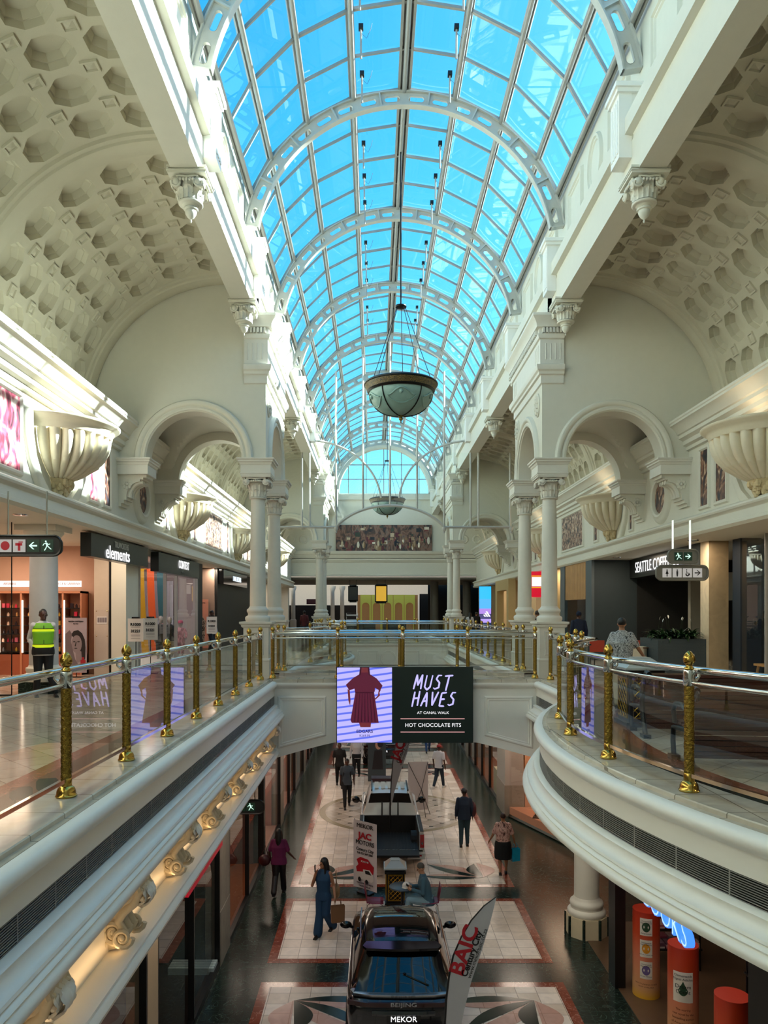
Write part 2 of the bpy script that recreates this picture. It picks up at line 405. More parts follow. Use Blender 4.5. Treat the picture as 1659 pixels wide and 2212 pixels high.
# upper floor slab (top + underside) -----------------------------------
def slab(path, s, n, y0, y1):
    m = MB(); xo = H(13.5, s)
    for a, b in zip(path[:-1], path[1:]):
        m.k = 0; m.quad((a[0], a[1], 0), (b[0], b[1], 0), (xo, b[1], 0), (xo, a[1], 0))
        m.k = 1; zz = -1.77 if n != 2 else -.83; m.quad((a[0], a[1], zz), (b[0], b[1], zz), (xo, b[1], zz), (xo, a[1], zz))
    struct(m, 'floor_upper_%d' % n, [UPFLOOR, SOFFIT], smooth=0)
k = 1
for p, s in ((pathL1, -1), (pathR1, 1), (pathL2, -1), (pathR2, 1), (pathL3, -1), (pathR3, 1)): slab(p, s, k, 0, 0); k += 1
BR = [(18.0, 20.45), (39.2, 41.8)]
for n, (a, b) in enumerate(BR):
    m = MB(); m.k = 0; m.quad((-13, a, .001), (15, a, .001), (15, b, .001), (-13, b, .001))
    m.k = 1
    def zb(x):
        t = max(0, abs(x - C) - 1.55) / 1.75; return -1.38 - .46 * t ** 1.15
    xs = [lerp(-2.9, 4.38, i / 30) for i in range(31)]
    for x0, x1 in zip(xs[:-1], xs[1:]): m.quad((x0, a - .05, zb(x0)), (x1, a - .05, zb(x1)), (x1, b + .05, zb(x1)), (x0, b + .05, zb(x0)))
    struct(m, 'floor_bridge_%d' % (n + 1), [UPFLOOR, WHITE], smooth=0)
    for q, (yy, sg) in enumerate(((a, 1), (b, -1))):
        P = lambda u, v, w: (u, yy - sg * w, v)
        m = MB(); x0, x1 = XL + .28, XR - .28
        front = .12
        m.prism([(x0 - .2, -.02)] + [(x1 + .2, -.02)] + [(x, zb(x)) for x in xs[::-1] if x0 - .2 < x < x1 + .2], -.1, front, P)
        # top roll
        m.sweep([(x0 - .1, 0), (x1 + .1, 0)], [(.05, .10), (.05, .20), (.02, .245), (-.02, .25), (-.06, .23), (-.085, .19), (-.10, .17), (-.10, .14), (-.13, .12)], P)
        fr = [(0, 0), (.03, .03), (.055, .03), (.075, .012), (.10, .02), (.12, 0)]
        for sx in (-1, 1):
            ua, ub = C + sx * 1.87, C + sx * 3.03
            za, zc = zb(ua) + .20, zb(ub) + .20
            loop = [(ua, -.30), (ub, -.30), (ub, zc), (ua, za)]
            if sx > 0: loop = loop[::-1]
            m.sweep(loop, [(d, front + w) for d, w in fr], P, closed=True)
            if n == 1 or q == 1:
                pass
        if n == 1:
            for (ua, ub) in ((C - 1.6, C - .5), (C + .5, C + 1.6)):
                m.sweep([(ua, -.3), (ua, -1.1), (ub, -1.1), (ub, -.3)], [(d, front + w) for d, w in fr], P, closed=True)
            m.sweep(arc(C, -.72, .42, 0, 2 * PI * 31 / 32, 31), [(d, front + w) for d, w in fr], P, closed=True)
        struct(m, 'trim_bridge_face_%d' % (n * 2 + q + 1), WHITE)
        m = MB(); yk = sorted((yy - sg * .19, yy + sg * .3)); m.box(x0 - .15, x1 + .15, yk[0], yk[1], .0, .10); m.box(x0 - .15, x1 + .15, min(yy - sg * .24, yy), max(yy - sg * .24, yy), .0, .055)
        struct(m, 'trim_bridge_kerb_%d' % (n * 2 + q + 1), MARBLE)
# upper side walls -----------------------------------------------------
WP = [(13.5, 3.50), (6.86, 3.50), (6.80, 3.56), (6.80, 3.62), (6.85, 3.64), (6.85, 3.80), (6.83, 3.83), (6.78, 3.86), (6.76, 3.90), (6.78, 3.94), (6.86, 3.97), (6.90, 4.0), (7.05, 4.02),
      (7.05, 5.66), (6.98, 5.68), (6.98, 5.76), (6.90, 5.80), (6.90, 5.90), (6.86, 5.93), (6.80, 5.96), (6.80, 6.04), (6.76, 6.06), (6.70, 6.16), (6.62, 6.24), (6.58, 6.26), (6.58, 6.31), (6.56, 6.33), (6.56, 6.38), (6.70, 6.42), (7.83, 6.42)]
for n, s in enumerate((-1, 1)):
    m = MB(); m.sweep([(H(0, s), Y0), (H(0, s), YE)], [(-s * h, z) for h, z in WP], lambda u, v, w: (u, v, w))
    struct(m, 'wall_upper_%s' % ('left', 'right')[n], PLASTER, smooth=30)
# coffered vaults ------------------------------------------------------
VC, VZ, VR = 4.36, 6.42, 3.45
def vpt(th, y, dr, s):      # dr pushes outwards (up)
    return (H(VC + (VR + dr) * math.cos(th), s), y, VZ + (VR + dr) * math.sin(th))
def vault(ys, s, n):
    m = MB(); m2 = MB()
    th0, dth, rows = R(7.5), R(14.5), 6
    def strip(y0, y1):
        for i in range(24):
            a, b = R(i * 4.2), R((i + 1) * 4.2); m.quad(vpt(a, y0, 0, s), vpt(b, y0, 0, s), vpt(b, y1, 0, s), vpt(a, y1, 0, s))
    for (ya, yb) in ys:
        w = .30; nc = 6; py = (yb - ya - 2 * w) / nc
        strip(ya, ya + w); strip(yb - w, yb)
        y0, y1 = ya + w, yb - w
        m.quad(vpt(0, y0, 0, s), vpt(th0, y0, 0, s), vpt(th0, y1, 0, s), vpt(0, y1, 0, s))
        te = th0 + rows * dth
        m.quad(vpt(te, y0, 0, s), vpt(R(101), y0, 0, s), vpt(R(101), y1, 0, s), vpt(te, y1, 0, s))
        hu, hv = dth / 2, py / 2
        for r_ in range(rows):
            for c_ in range(nc):
                tc, yc = th0 + (r_ + .5) * dth, y0 + (c_ + .5) * py
                def Q(a, b, d): return vpt(tc + a * hu, yc + b * hv, d, s)
                k1, k2 = .42, .175 * 2 * .85
                A, B = .79, .33
                octo = [(A, -B), (A, B), (B, A), (-B, A), (-A, B), (-A, -B), (-B, -A), (B, -A)]
                rim = [(1, -B), (1, B), (B, 1), (-B, 1), (-1, B), (-1, -B), (-B, -1), (B, -1)]
                cor = [(1, 1), (-1, 1), (-1, -1), (1, -1)]
                vs = [Q(a, b, 0) for a, b in rim] + [Q(a, b, 0) for a, b in octo] + [Q(a * .93, b * .93, .10) for a, b in octo] + [Q(a * .86, b * .86, .10) for a, b in octo] + [Q(a * .70, b * .70, .20) for a, b in octo] + [Q(a, b, 0) for a, b in cor]
                fs = [(0, 1, 9, 8), (2, 3, 11, 10), (4, 5, 13, 12), (6, 7, 15, 14), (1, 40, 2, 10, 9), (3, 41, 4, 12, 11), (5, 42, 6, 14, 13), (7, 43, 0, 8, 15)]
                for L in (8, 16, 24):
                    fs += [(L + i, L + (i + 1) % 8, L + 8 + (i + 1) % 8, L + 8 + i) for i in range(8)]
                fs.append(tuple(range(32, 40)))
                m.add(vs, fs)
                if c_ < nc - 1 and r_ < rows - 1:      # raised square bosses between
                    t2, y2 = tc + hu, yc + hv
                    def S(a, b, d): return vpt(t2 + a * hu, y2 + b * hv, d, s)
                    q = [(-.3, -.3), (.3, -.3), (.3, .3), (-.3, .3)]
                    vv = [S(a, b, 0) for a, b in q] + [S(a * .95, b * .95, -.035) for a, b in q] + [S(a * .68, b * .68, -.035) for a, b in q] + [S(a * .6, b * .6, -.008) for a, b in q] + [S(0, 0, -.03)]
                    ff = []
                    for L in (0, 4, 8): ff += [(L + i, L + (i + 1) % 4, L + 4 + (i + 1) % 4, L + 4 + i) for i in range(4)]
                    ff += [(12, 13, 16), (13, 14, 16), (14, 15, 16), (15, 12, 16)]
                    m2.add(vv, ff)
    m.v += [];  o = len(m.v); m.v += m2.v; m.f += [tuple(i + o for i in f) for f in m2.f]; m.m += m2.m
    struct(m, 'ceiling_vault_%d' % n, COFFER, smooth=20)
RIBY = [2.4 + 5.35 * i for i in range(11)]      # 2.4 7.75 13.1 18.45 23.8 29.15 34.5 39.85 45.2 50.55 55.9
k = 1
for s in (-1, 1):
    for ys in ([(-2.95, 2.4), (2.4, 7.75), (7.75, 13.1), (13.1, 18.45)], [(23.8 - 1.4, 29.15), (29.15, 34.5), (34.5, 39.6)], [(43.8, 50.5), (50.5, 57.4)]):
        vault(ys, s, k); k += 1
# arched mouldings across the vaults
k = 1
RM = [(0, 0), (.0, .10), (.05, .12), (.10, .10), (.12, .10), (.14, .07), (.18, .08), (.22, .05), (.30, .05), (.32, .0)]
for s in (-1, 1):
    for y, dbl in ((7.75, 1), (13.1, 1), (18.45, 0), (22.45, 0), (29.15, 1), (34.5, 1), (39.6, 0), (50.5, 1)):
        m = MB()
        prof = [(-.30, 0), (-.28, .05), (-.20, .06), (-.18, .10), (-.08, .12), (0, .13), (.08, .12), (.18, .10), (.20, .06), (.28, .05), (.30, 0)]
        pth = [R(i * 3.4) for i in range(31)]
        vs = [vpt(t, y + d, -w, s) for t in pth for d, w in prof]; M_ = len(prof)
        m.add(vs, [(i * M_ + j, i * M_ + j + 1, (i + 1) * M_ + j + 1, (i + 1) * M_ + j) for i in range(30) for j in range(M_ - 1)])
        struct(m, 'trim_vault_rib_%d' % k, COFFER, smooth=50); k += 1
# beams and clerestory ----------------------------------------------------
BP = [(4.12, 10.0), (4.12, 9.07), (3.66, 9.07), (3.66, 9.82), (3.54, 9.84), (3.54, 10.12), (3.58, 10.16), (3.9, 10.18), (3.9, 12.10), (3.95, 12.16), (4.25, 12.18), (4.25, 9.9)]
for n, s in enumerate((-1, 1)):
    m = MB(); m.sweep([(C, Y0), (C, YE)], [(-s * h, z) for h, z in BP], XY)
    fr = [(0, 0), (.03, .07), (.08, .07), (.10, .03), (.13, .03), (.15, 0)]
    P = lambda u, v, w: (H(3.9 - w, s), u, v)
    for i in range(len(RIBY) - 1):
        y = RIBY[i]
        for (a, b) in ((.55, 1.75), (3.6, 4.8)):
            m.sweep([(y + a, 10.55), (y + b, 10.55), (y + b, 11.6), (y + a, 11.6)], [(d, w) for d, w in fr], P, closed=True)
        m.sweep([(y + 2.67 + .5 * math.cos(t), 11.05 + .62 * math.sin(t)) for t in [2 * PI * q / 32 for q in range(32)]], [(d, w) for d, w in fr], P, closed=True)
    struct(m, 'wall_clerestory_%s' % ('left', 'right')[n], PLASTER, smooth=30)
    for i, y in enumerate(RIBY):      # fluted pilaster blocks under each roof arch
        m = MB(); x = [H(3.66, s), H(3.44, s)]; x.sort()
        m.box(x[0], x[1], y - .22, y + .22, 9.45, 10.55)
        m.box(min(H(3.9, s), H(3.5, s)), max(H(3.9, s), H(3.5, s)), y - .20, y + .20, 9.8, 10.6)
        m.box(min(H(3.9, s), H(3.40, s)), max(H(3.9, s), H(3.40, s)), y - .27, y + .27, 10.55, 10.62)
        m.box(min(H(3.9, s), H(3.36, s)), max(H(3.9, s), H(3.36, s)), y - .31, y + .31, 10.62, 10.70)
        for q in range(4):
            yy = y - .15 + q * .1; m.box(min(H(3.44, s), H(3.425, s)), max(H(3.44, s), H(3.425, s)), yy - .03, yy + .03, 9.55, 10.45)
            yy = (H(3.52, s)); 
        struct(m, 'trim_pilaster_%d' % (n * 11 + i + 1), WHITE, smooth=0)
# outside cover over the vaults, so daylight enters through the glass only
for n, s in enumerate((-1, 1)):
    m = MB(); m.quad((H(4.25, s), Y0, 10.7), (H(4.25, s), YE, 10.7), (H(13.5, s), YE, 10.7), (H(13.5, s), Y0, 10.7))
    m.quad((H(13.5, s), Y0, 10.7), (H(13.5, s), YE, 10.7), (H(13.5, s), YE, ZL), (H(13.5, s), Y0, ZL))
    struct(m, 'wall_outer_%s' % ('left', 'right')[n], SOFFIT, smooth=0)
m = MB()      # wall behind the camera
m.quad((-12.8, Y0, ZL), (14.3, Y0, ZL), (14.3, Y0, 12), (-12.8, Y0, 12)); m.flat(arc(C, 10.43, 4.1, 0, PI, 24), lambda u, v, w: (u, Y0, v))
struct(m, 'wall_rear', PLASTER, smooth=0)
# skylight --------------------------------------------------------------
ZC, RG = 10.43, 4.10
def ang(d): return R(90 - d)      # degrees from the crown
tubes = [-68, -54, -36, -18, 0, 18, 36, 54, 68]
m = MB()
GY = [Y0 + i * (5.35 / 4) for i in range(int((YE - Y0) / (5.35 / 4)) + 2)]
off = (RIBY[0] - Y0) % (5.35 / 4)
GY = [Y0] + [Y0 + off + i * 5.35 / 4 for i in range(60) if Y0 + off + i * 5.35 / 4 < YE] + [YE]
for a, b in zip(tubes[:-1], tubes[1:]):
    for y0, y1 in zip(GY[:-1], GY[1:]):
        pa = (C + RG * math.cos(ang(a)), ZC + RG * math.sin(ang(a))); pb = (C + RG * math.cos(ang(b)), ZC + RG * math.sin(ang(b)))
        m.quad((pa[0], y0, pa[1]), (pb[0], y0, pb[1]), (pb[0], y1, pb[1]), (pa[0], y1, pa[1]))
win = thing('window_1', None, None); win['kind'] = 'structure'
o = m.build('glass_panes', SKYGLASS, win, smooth=0)
m = MB()
for t in tubes:
    x, z = C + (RG - .09) * math.cos(ang(t)), ZC + (RG - .09) * math.sin(ang(t))
    if t == 0:
        m.k = 0
        for dx in (-.13, .13): m.box(x + dx - .03, x + dx + .03, Y0, YE, z - .02, z + .1)
        m.box(x - .10, x + .10, Y0, YE, z + .06, z + .12)
    m.k = 0; m.tube([(x, Y0, z - .03), (x, YE, z - .03)], .055, 10)
    d = Vector((math.cos(ang(t)), 0, math.sin(ang(t)))); q = Vector((-d.z, 0, d.x))
    c0 = Vector((x, 0, z)) + d * .045
    vs = [tuple(c0 + q * a * .09 + d * b + Vector((0, y, 0))) for y in (Y0, YE) for a, b in ((-1, 0), (1, 0), (1, .05), (-1, .05))]
    m.add(vs, [(0, 1, 5, 4), (1, 2, 6, 5), (2, 3, 7, 6), (3, 0, 4, 7)])
o = m.build('longitudinal_tubes', STEELGREY, win, smooth=40)
m = MB()
for j, y in enumerate(GY[1:-1]):
    w = .022 if j % 2 else .035
    for a, b in zip(tubes[:-1], tubes[1:]):
        pa = Vector((C + (RG - .02) * math.cos(ang(a)), 0, ZC + (RG - .02) * math.sin(ang(a)))); pb = Vector((C + (RG - .02) * math.cos(ang(b)), 0, ZC + (RG - .02) * math.sin(ang(b))))
        d = (pb - pa).normalized(); nrm = Vector((-d.z, 0, d.x))
        if nrm.dot(pa - Vector((C, 0, ZC))) > 0: nrm = -nrm
        vs = []
        for p in (pa, pb):
            for (aa, bb) in ((-w, 0), (w, 0), (w, .06), (-w, .06)): vs.append(tuple(p + Vector((0, y + aa, 0)) + nrm * bb))
        m.add(vs, [(0, 1, 5, 4), (1, 2, 6, 5), (2, 3, 7, 6), (3, 0, 4, 7)])
o = m.build('glazing_bars', STEELGREY, win, smooth=0)
# roof arches with oblong holes --------------------------------------------
def roof_arch():
    m = MB(); r0, r1 = 3.64, 3.95; t = .02
    a0 = 80; n = 18; st = 2 * a0 / n
    def PP(a, r, w): return (r * math.cos(ang(a)), w, r * math.sin(ang(a)))
    for i in range(n):
        ac = -a0 + (i + .5) * st
        NH = 16; hole = []; rimp = []
        hl, hr = 2.9, .072      # half length (deg), radius (m)
        rm = (r0 + r1) / 2; hd = math.degrees(hr / rm)
        for q in range(NH):
            w = 2 * PI * (q + .5) / NH; cx = (hl - hd) * (1 if math.cos(w) > 0 else -1)
            hole.append((ac + cx + hd * math.cos(w), rm + hr * math.sin(w)))
            u, v = math.cos(w), math.sin(w); k_ = 1 / max(abs(u), abs(v)); rimp.append((ac + u * k_ * st / 2, rm + v * k_ * (r1 - r0) / 2))
        # snap to corners
        for w in (-t, t):
            vs = [PP(a, r, w) for a, r in hole] + [PP(a, r, w) for a, r in rimp]
            m.add(vs, [(q, (q + 1) % NH, NH + (q + 1) % NH, NH + q) for q in range(NH)])
        for sg in (-1, 1):
            for sr in (-1, 1):
                A = ac + sg * st / 2; rr = rm + sr * (r1 - r0) / 2
                for w in (-t, t):
                    # triangle corner filler
                    pa = [p for p in rimp if abs(p[0] - A) < 1e-6]; pr = [p for p in rimp if abs(p[1] - rr) < 1e-6]
                    ca = max(pa, key=lambda p: p[1] * sr); cr = max(pr, key=lambda p: p[0] * sg)
                    m.add([PP(A, rr, w), PP(ca[0], ca[1], w), PP(cr[0], cr[1], w)], [(0, 1, 2)])
        vs = [PP(a, r, -t - .012) for a, r in hole] + [PP(a, r, t + .012) for a, r in hole]
        m.add(vs, [(q, (q + 1) % NH, NH + (q + 1) % NH, NH + q) for q in range(NH)])
    for r, th in ((r0, -.03), (r1, .03)):
        aa = [-a0 + i * 2 * a0 / 60 for i in range(61)]
        vs = []
        for a in aa:
            for (w, d) in ((-.085, 0), (.085, 0), (.085, th), (-.085, th)): vs.append(PP(a, r + d, w))
        m.add(vs, [(i * 4 + j, i * 4 + (j + 1) % 4, (i + 1) * 4 + (j + 1) % 4, (i + 1) * 4 + j) for i in range(60) for j in range(4)])
    for i in range(0, n + 1, 2):
        a = -a0 + i * st
        vs = [PP(a + q, r, w) for r in (r0, r1) for q, w in ((-.25, -.08), (.25, -.08), (.25, .08), (-.25, .08))]
        m.add(vs, [(0, 1, 5, 4), (1, 2, 6, 5), (2, 3, 7, 6), (3, 0, 4, 7)])
    return m
ra = roof_arch().build('roof_arch', STEEL, smooth=30); ra.location = (C, RIBY[2], ZC)
seen = [y for y in RIBY[2:]]
for i, y in enumerate(seen):
    o = ra if i == 0 else ra.copy()
    if i: SC.collection.objects.link(o)
    o.location = (C, y, ZC)
    tag(o, 'white steel roof arch with oblong holes, %s counted from the camera' % ORD[i].replace('second nearest', 'second').replace('nearest', 'first'), 'roof arch', 'perforated roof arches under the skylight')
# end wall with lunette window ---------------------------------------------
m = MB(); P = lambda u, v, w: (u, YE - w, v)
ri = 3.42
zl = 10.7
m.prism([(C - 8, 6.1), (C + 8, 6.1), (C + 8, 12.6), (C + 5, 12.6), (C + 4.2, 14.8), (C, 15.2), (C - 4.2, 14.8), (C - 5, 12.6), (C - 8, 12.6)] , -.3, -.5, P) if False else None
out = [(C - 8.2, zl), (C - ri, zl)] + arc(C, zl, ri, PI, 0, 32)[1:] + [(C + 8.2, zl), (C + 8.2, 13), (C + 4.3, 13)] + arc(C, ZC, 4.3, R(36), R(144), 20) + [(C - 4.3, 13), (C - 8.2, 13)]
m.prism(out, 0, -.4, P)
m.box(C - 8.2, C + 8.2, YE, YE + .4, 4.4, zl)
m.sweep(arc(C, zl, ri, PI, 0, 32), [(0, -.05), (0, .35), (.10, .4), (.4, .4), (.5, .3), (.5, 0)], P)
m.sweep([(C - 8.2, 5.75), (C + 8.2, 5.75)], [(0, 0), (.0, .25), (.12, .32), (.25, .35), (.3, .5), (.4, .55), (.5, .6), (.52, .6), (.55, 0)], P)
m.sweep([(C - 8.2, 4.4), (C + 8.2, 4.4)], [(0, -.4), (0, .3), (.12, .3), (.14, .1), (1.0, .1), (1.2, .25), (1.3, .25), (1.35, 0)], P)
fr = [(0, 0), (.05, .05), (.12, .05), (.16, 0)]
for sx in (-1, 1):
    for jx in (5.1, 6.1, 7.1):
        for jz in (7.2, 8.2, 9.2): m.sweep([(C + sx * jx + .38 * math.cos(t), jz + .38 * math.sin(t)) for t in [PI / 8 + PI / 4 * q for q in range(8)]], fr, P, closed=True)
m.sweep([(C - 3.9, zl - .5), (C + 3.9, zl - .5)], [(0, 0), (0, .2), (.4, .25), (.45, 0)], P)
struct(m, 'wall_far_end', PLASTER, smooth=30)
w2 = thing('window_2', None, None); w2['kind'] = 'structure'
m = MB(); m.flat(arc(C, zl, ri + .1, 0, PI, 32), lambda u, v, w: (u, YE + .2, v)); m.build('glass_panes', SKYGLASS, w2, smooth=0)
m = MB()
for i in range(-2, 3):
    x = i * 1.35; h = math.sqrt(ri * ri - x * x); m.box(C + x - .03, C + x + .03, YE + .1, YE + .2, zl, zl + h)
for z in (1.1, 2.2):
    h = math.sqrt(ri * ri - z * z); m.box(C - h, C + h, YE + .1, YE + .2, zl + z - .03, zl + z + .03)
m.build('glazing_bars', STEELGREY, w2, smooth=0)
# ================================================================ TOWERS AND COLUMNS
def spiral(mb, c, u, v, r, turns=1.6, t=.02, w=.0, sg=1):
    """scroll tube starting at radius r spiralling in, in the plane of vectors u, v"""
    pts = []; rr = []
    n = int(turns * 12)
    for i in range(n + 1):
        a = sg * 2 * PI * turns * i / n; q = r * (1 - .85 * i / n); pts.append(Vector(c) + Vector(u) * math.cos(a) * q + Vector(v) * math.sin(a) * q); rr.append(t * (1 - .45 * i / n))
    mb.tube(pts, t, 6, rr=rr); mb.ball(c, t * 1.1, 8, 5)
def acanthus(mb, a, r0, z0, h, w, out, cz=0):
    """one curled leaf standing on a round core at angle a"""
    ca, sa = math.cos(a), math.sin(a)
    def fn(i, j):
        t = j; x = (i - .5) * 2
        rr = r0 + .02 + out * (t ** 3) + (.0 if t < .8 else -.0)
        z = z0 + h * math.sin(min(t * 1.35, 2.0) / 1.35 * PI / 2 * 1.15)
        ww = w * (math.sin(PI * min(1, .25 + t * .75)) ** .6) * (1 + .12 * math.cos(t * 22))
        y = x * ww / 2; rr -= .25 * abs(x) ** 2 * w * .5; rr += .012 * math.cos(x * 7)
        return (ca * rr - sa * y, sa * rr + ca * y, z + cz)
    mb.grid(7, 9, fn)
def capital_mb(rb=.17, rt=.25, h=.56, aw=.36):
    m = MB()
    m.lathe([(rb + .02, 0), (rb + .035, .015), (rb + .035, .035), (rb + .01, .05), (rb, .06), (rb + .01, .2), (rt - .03, .36), (rt, .42)], 20)
    for row, (z0, hh, o, ofs) in enumerate(((.05, .17, .09, 0), (.12, .24, .12, PI / 8))):
        for i in range(8): acanthus(m, i * PI / 4 + ofs, rb + .005 + row * .01, z0, hh, .16, o)
    m.lathe([(rt - .02, .38), (rt + .05, .40), (rt + .05, .44), (rt, .46)], 20)
    for k in range(4):
        a = k * PI / 2; n = Vector((math.cos(a), math.sin(a), 0)); t = Vector((-n.y, n.x, 0)); up = Vector((0, 0, 1))
        for sg in (-1, 1):
            c = n * (aw - .06) + t * sg * (aw - .125) + up * (h - .155); spiral(m, c, t * sg, up, .085, 1.7, .022, sg=-1)
            m.tube([c + up * .085, n * (aw - .05) + t * sg * .1 + up * (h - .075), n * (aw - .05) + up * (h - .085)], .018, 6)
            m.ball(c - n * .03, .075, 10, 6)
        for q in range(5): m.ball(n * (rt + .05) + t * (q - 2) * .05 + up * (h - .135), .026, 6, 5)
        acanthus(m, a, aw - .11, h - .1, .09, .12, .03)
    m.box(-aw, aw, -aw, aw, h - .05, h - .015); m.box(-aw - .015, aw + .015, -aw - .015, aw + .015, h - .015, h)
    return m
def boxprof(mb, prof, hw, hd=None, y=0):
    """square plan moulding: prof (d, z)"""
    hd = hd or hw
    loop = [(-hw, -hd), (-hw, hd), (hw, hd), (hw, -hd)]
    mb.sweep(loop, prof, XY, closed=True)
def column_thing(label, loc, s):
    t = thing('corinthian_column', label, 'column', loc, 0, 'paired columns at the ends of the bridges')
    m = MB(); m.box(-.33, .33, -.33, .33, 0, .48); boxprof(m, [(0, .46), (.03, .48), (.03, .52), (0, .54)], .31); m.box(-.31, .31, -.31, .31, .5, 1.4)
    boxprof(m, [(0, 1.30), (.03, 1.31), (.05, 1.34), (.05, 1.37), (.09, 1.40), (.09, 1.45), (-.31, 1.45)], .31)
    for k in range(4):
        a = k * PI / 2; rot = Matrix.Rotation(a, 3, 'Z')
        P = lambda u, v, w: tuple(rot @ Vector((u, -.31 - w, v)))
        m.sweep([(-.19, .62), (.19, .62), (.19, 1.22), (-.19, 1.22)], [(0, 0), (.015, .018), (.035, .018), (.05, 0)], P, closed=True)
    m.build('pedestal', WARMWALL, t)
    m = MB(); m.lathe([(.30, 1.45), (.30, 1.47), (.315, 1.50), (.315, 1.55), (.295, 1.58), (.25, 1.60), (.245, 1.64), (.255, 1.67), (.27, 1.69), (.275, 1.72), (.265, 1.76), (.235, 1.775), (.225, 1.79), (.20, 1.83)], 32)
    m.build('column_base', WARMWALL, t, smooth=50)
    m = MB(); m.lathe([(.20, 1.83)] + [(.20 - .032 * (i / 8) ** 1.6, 1.83 + 2.67 * i / 8) for i in range(1, 9)], 32); m.build('shaft', WARMWALL, t, smooth=50)
    o = CAPM.build('capital', WARMWALL, t, smooth=50) if 'capdata' not in globals() else None
    m = MB(); m.box(-.37, .37, -.37, .37, 5.06, 5.38); boxprof(m, [(0, 5.08), (.012, 5.09), (.012, 5.12), (0, 5.13)], .37)
    boxprof(m, [(0, 5.30), (.02, 5.32), (.03, 5.36), (.06, 5.38), (.06, 5.41), (.09, 5.44), (.09, 5.47), (-.37, 5.47)], .37); m.build('impost', WARMWALL, t)
    return t
CAPM = capital_mb(.18, .265); CAPM.xf(Matrix.Translation((0, 0, 4.5)))
pos = []
TW = [(18.9, 22.0), (40.2, 43.3)]
colproto = None
nm = {0: 'beside the advertising-screen bridge', 1: 'at the far bridge'}
for ti, (ya, yb) in enumerate(TW):
    for s in (-1, 1):
        for q, y in enumerate((ya, yb)):
            lab = 'ivory column on a pedestal %s, %s of the %s pair' % (nm[ti], ('front one', 'rear one')[q], ('left', 'right')[s > 0])
            if colproto is None: colproto = column_thing(lab, (H(3.65, s), y, 0), s)
            else: dupthing(colproto, (H(3.65, s), y, 0), 0, lab)
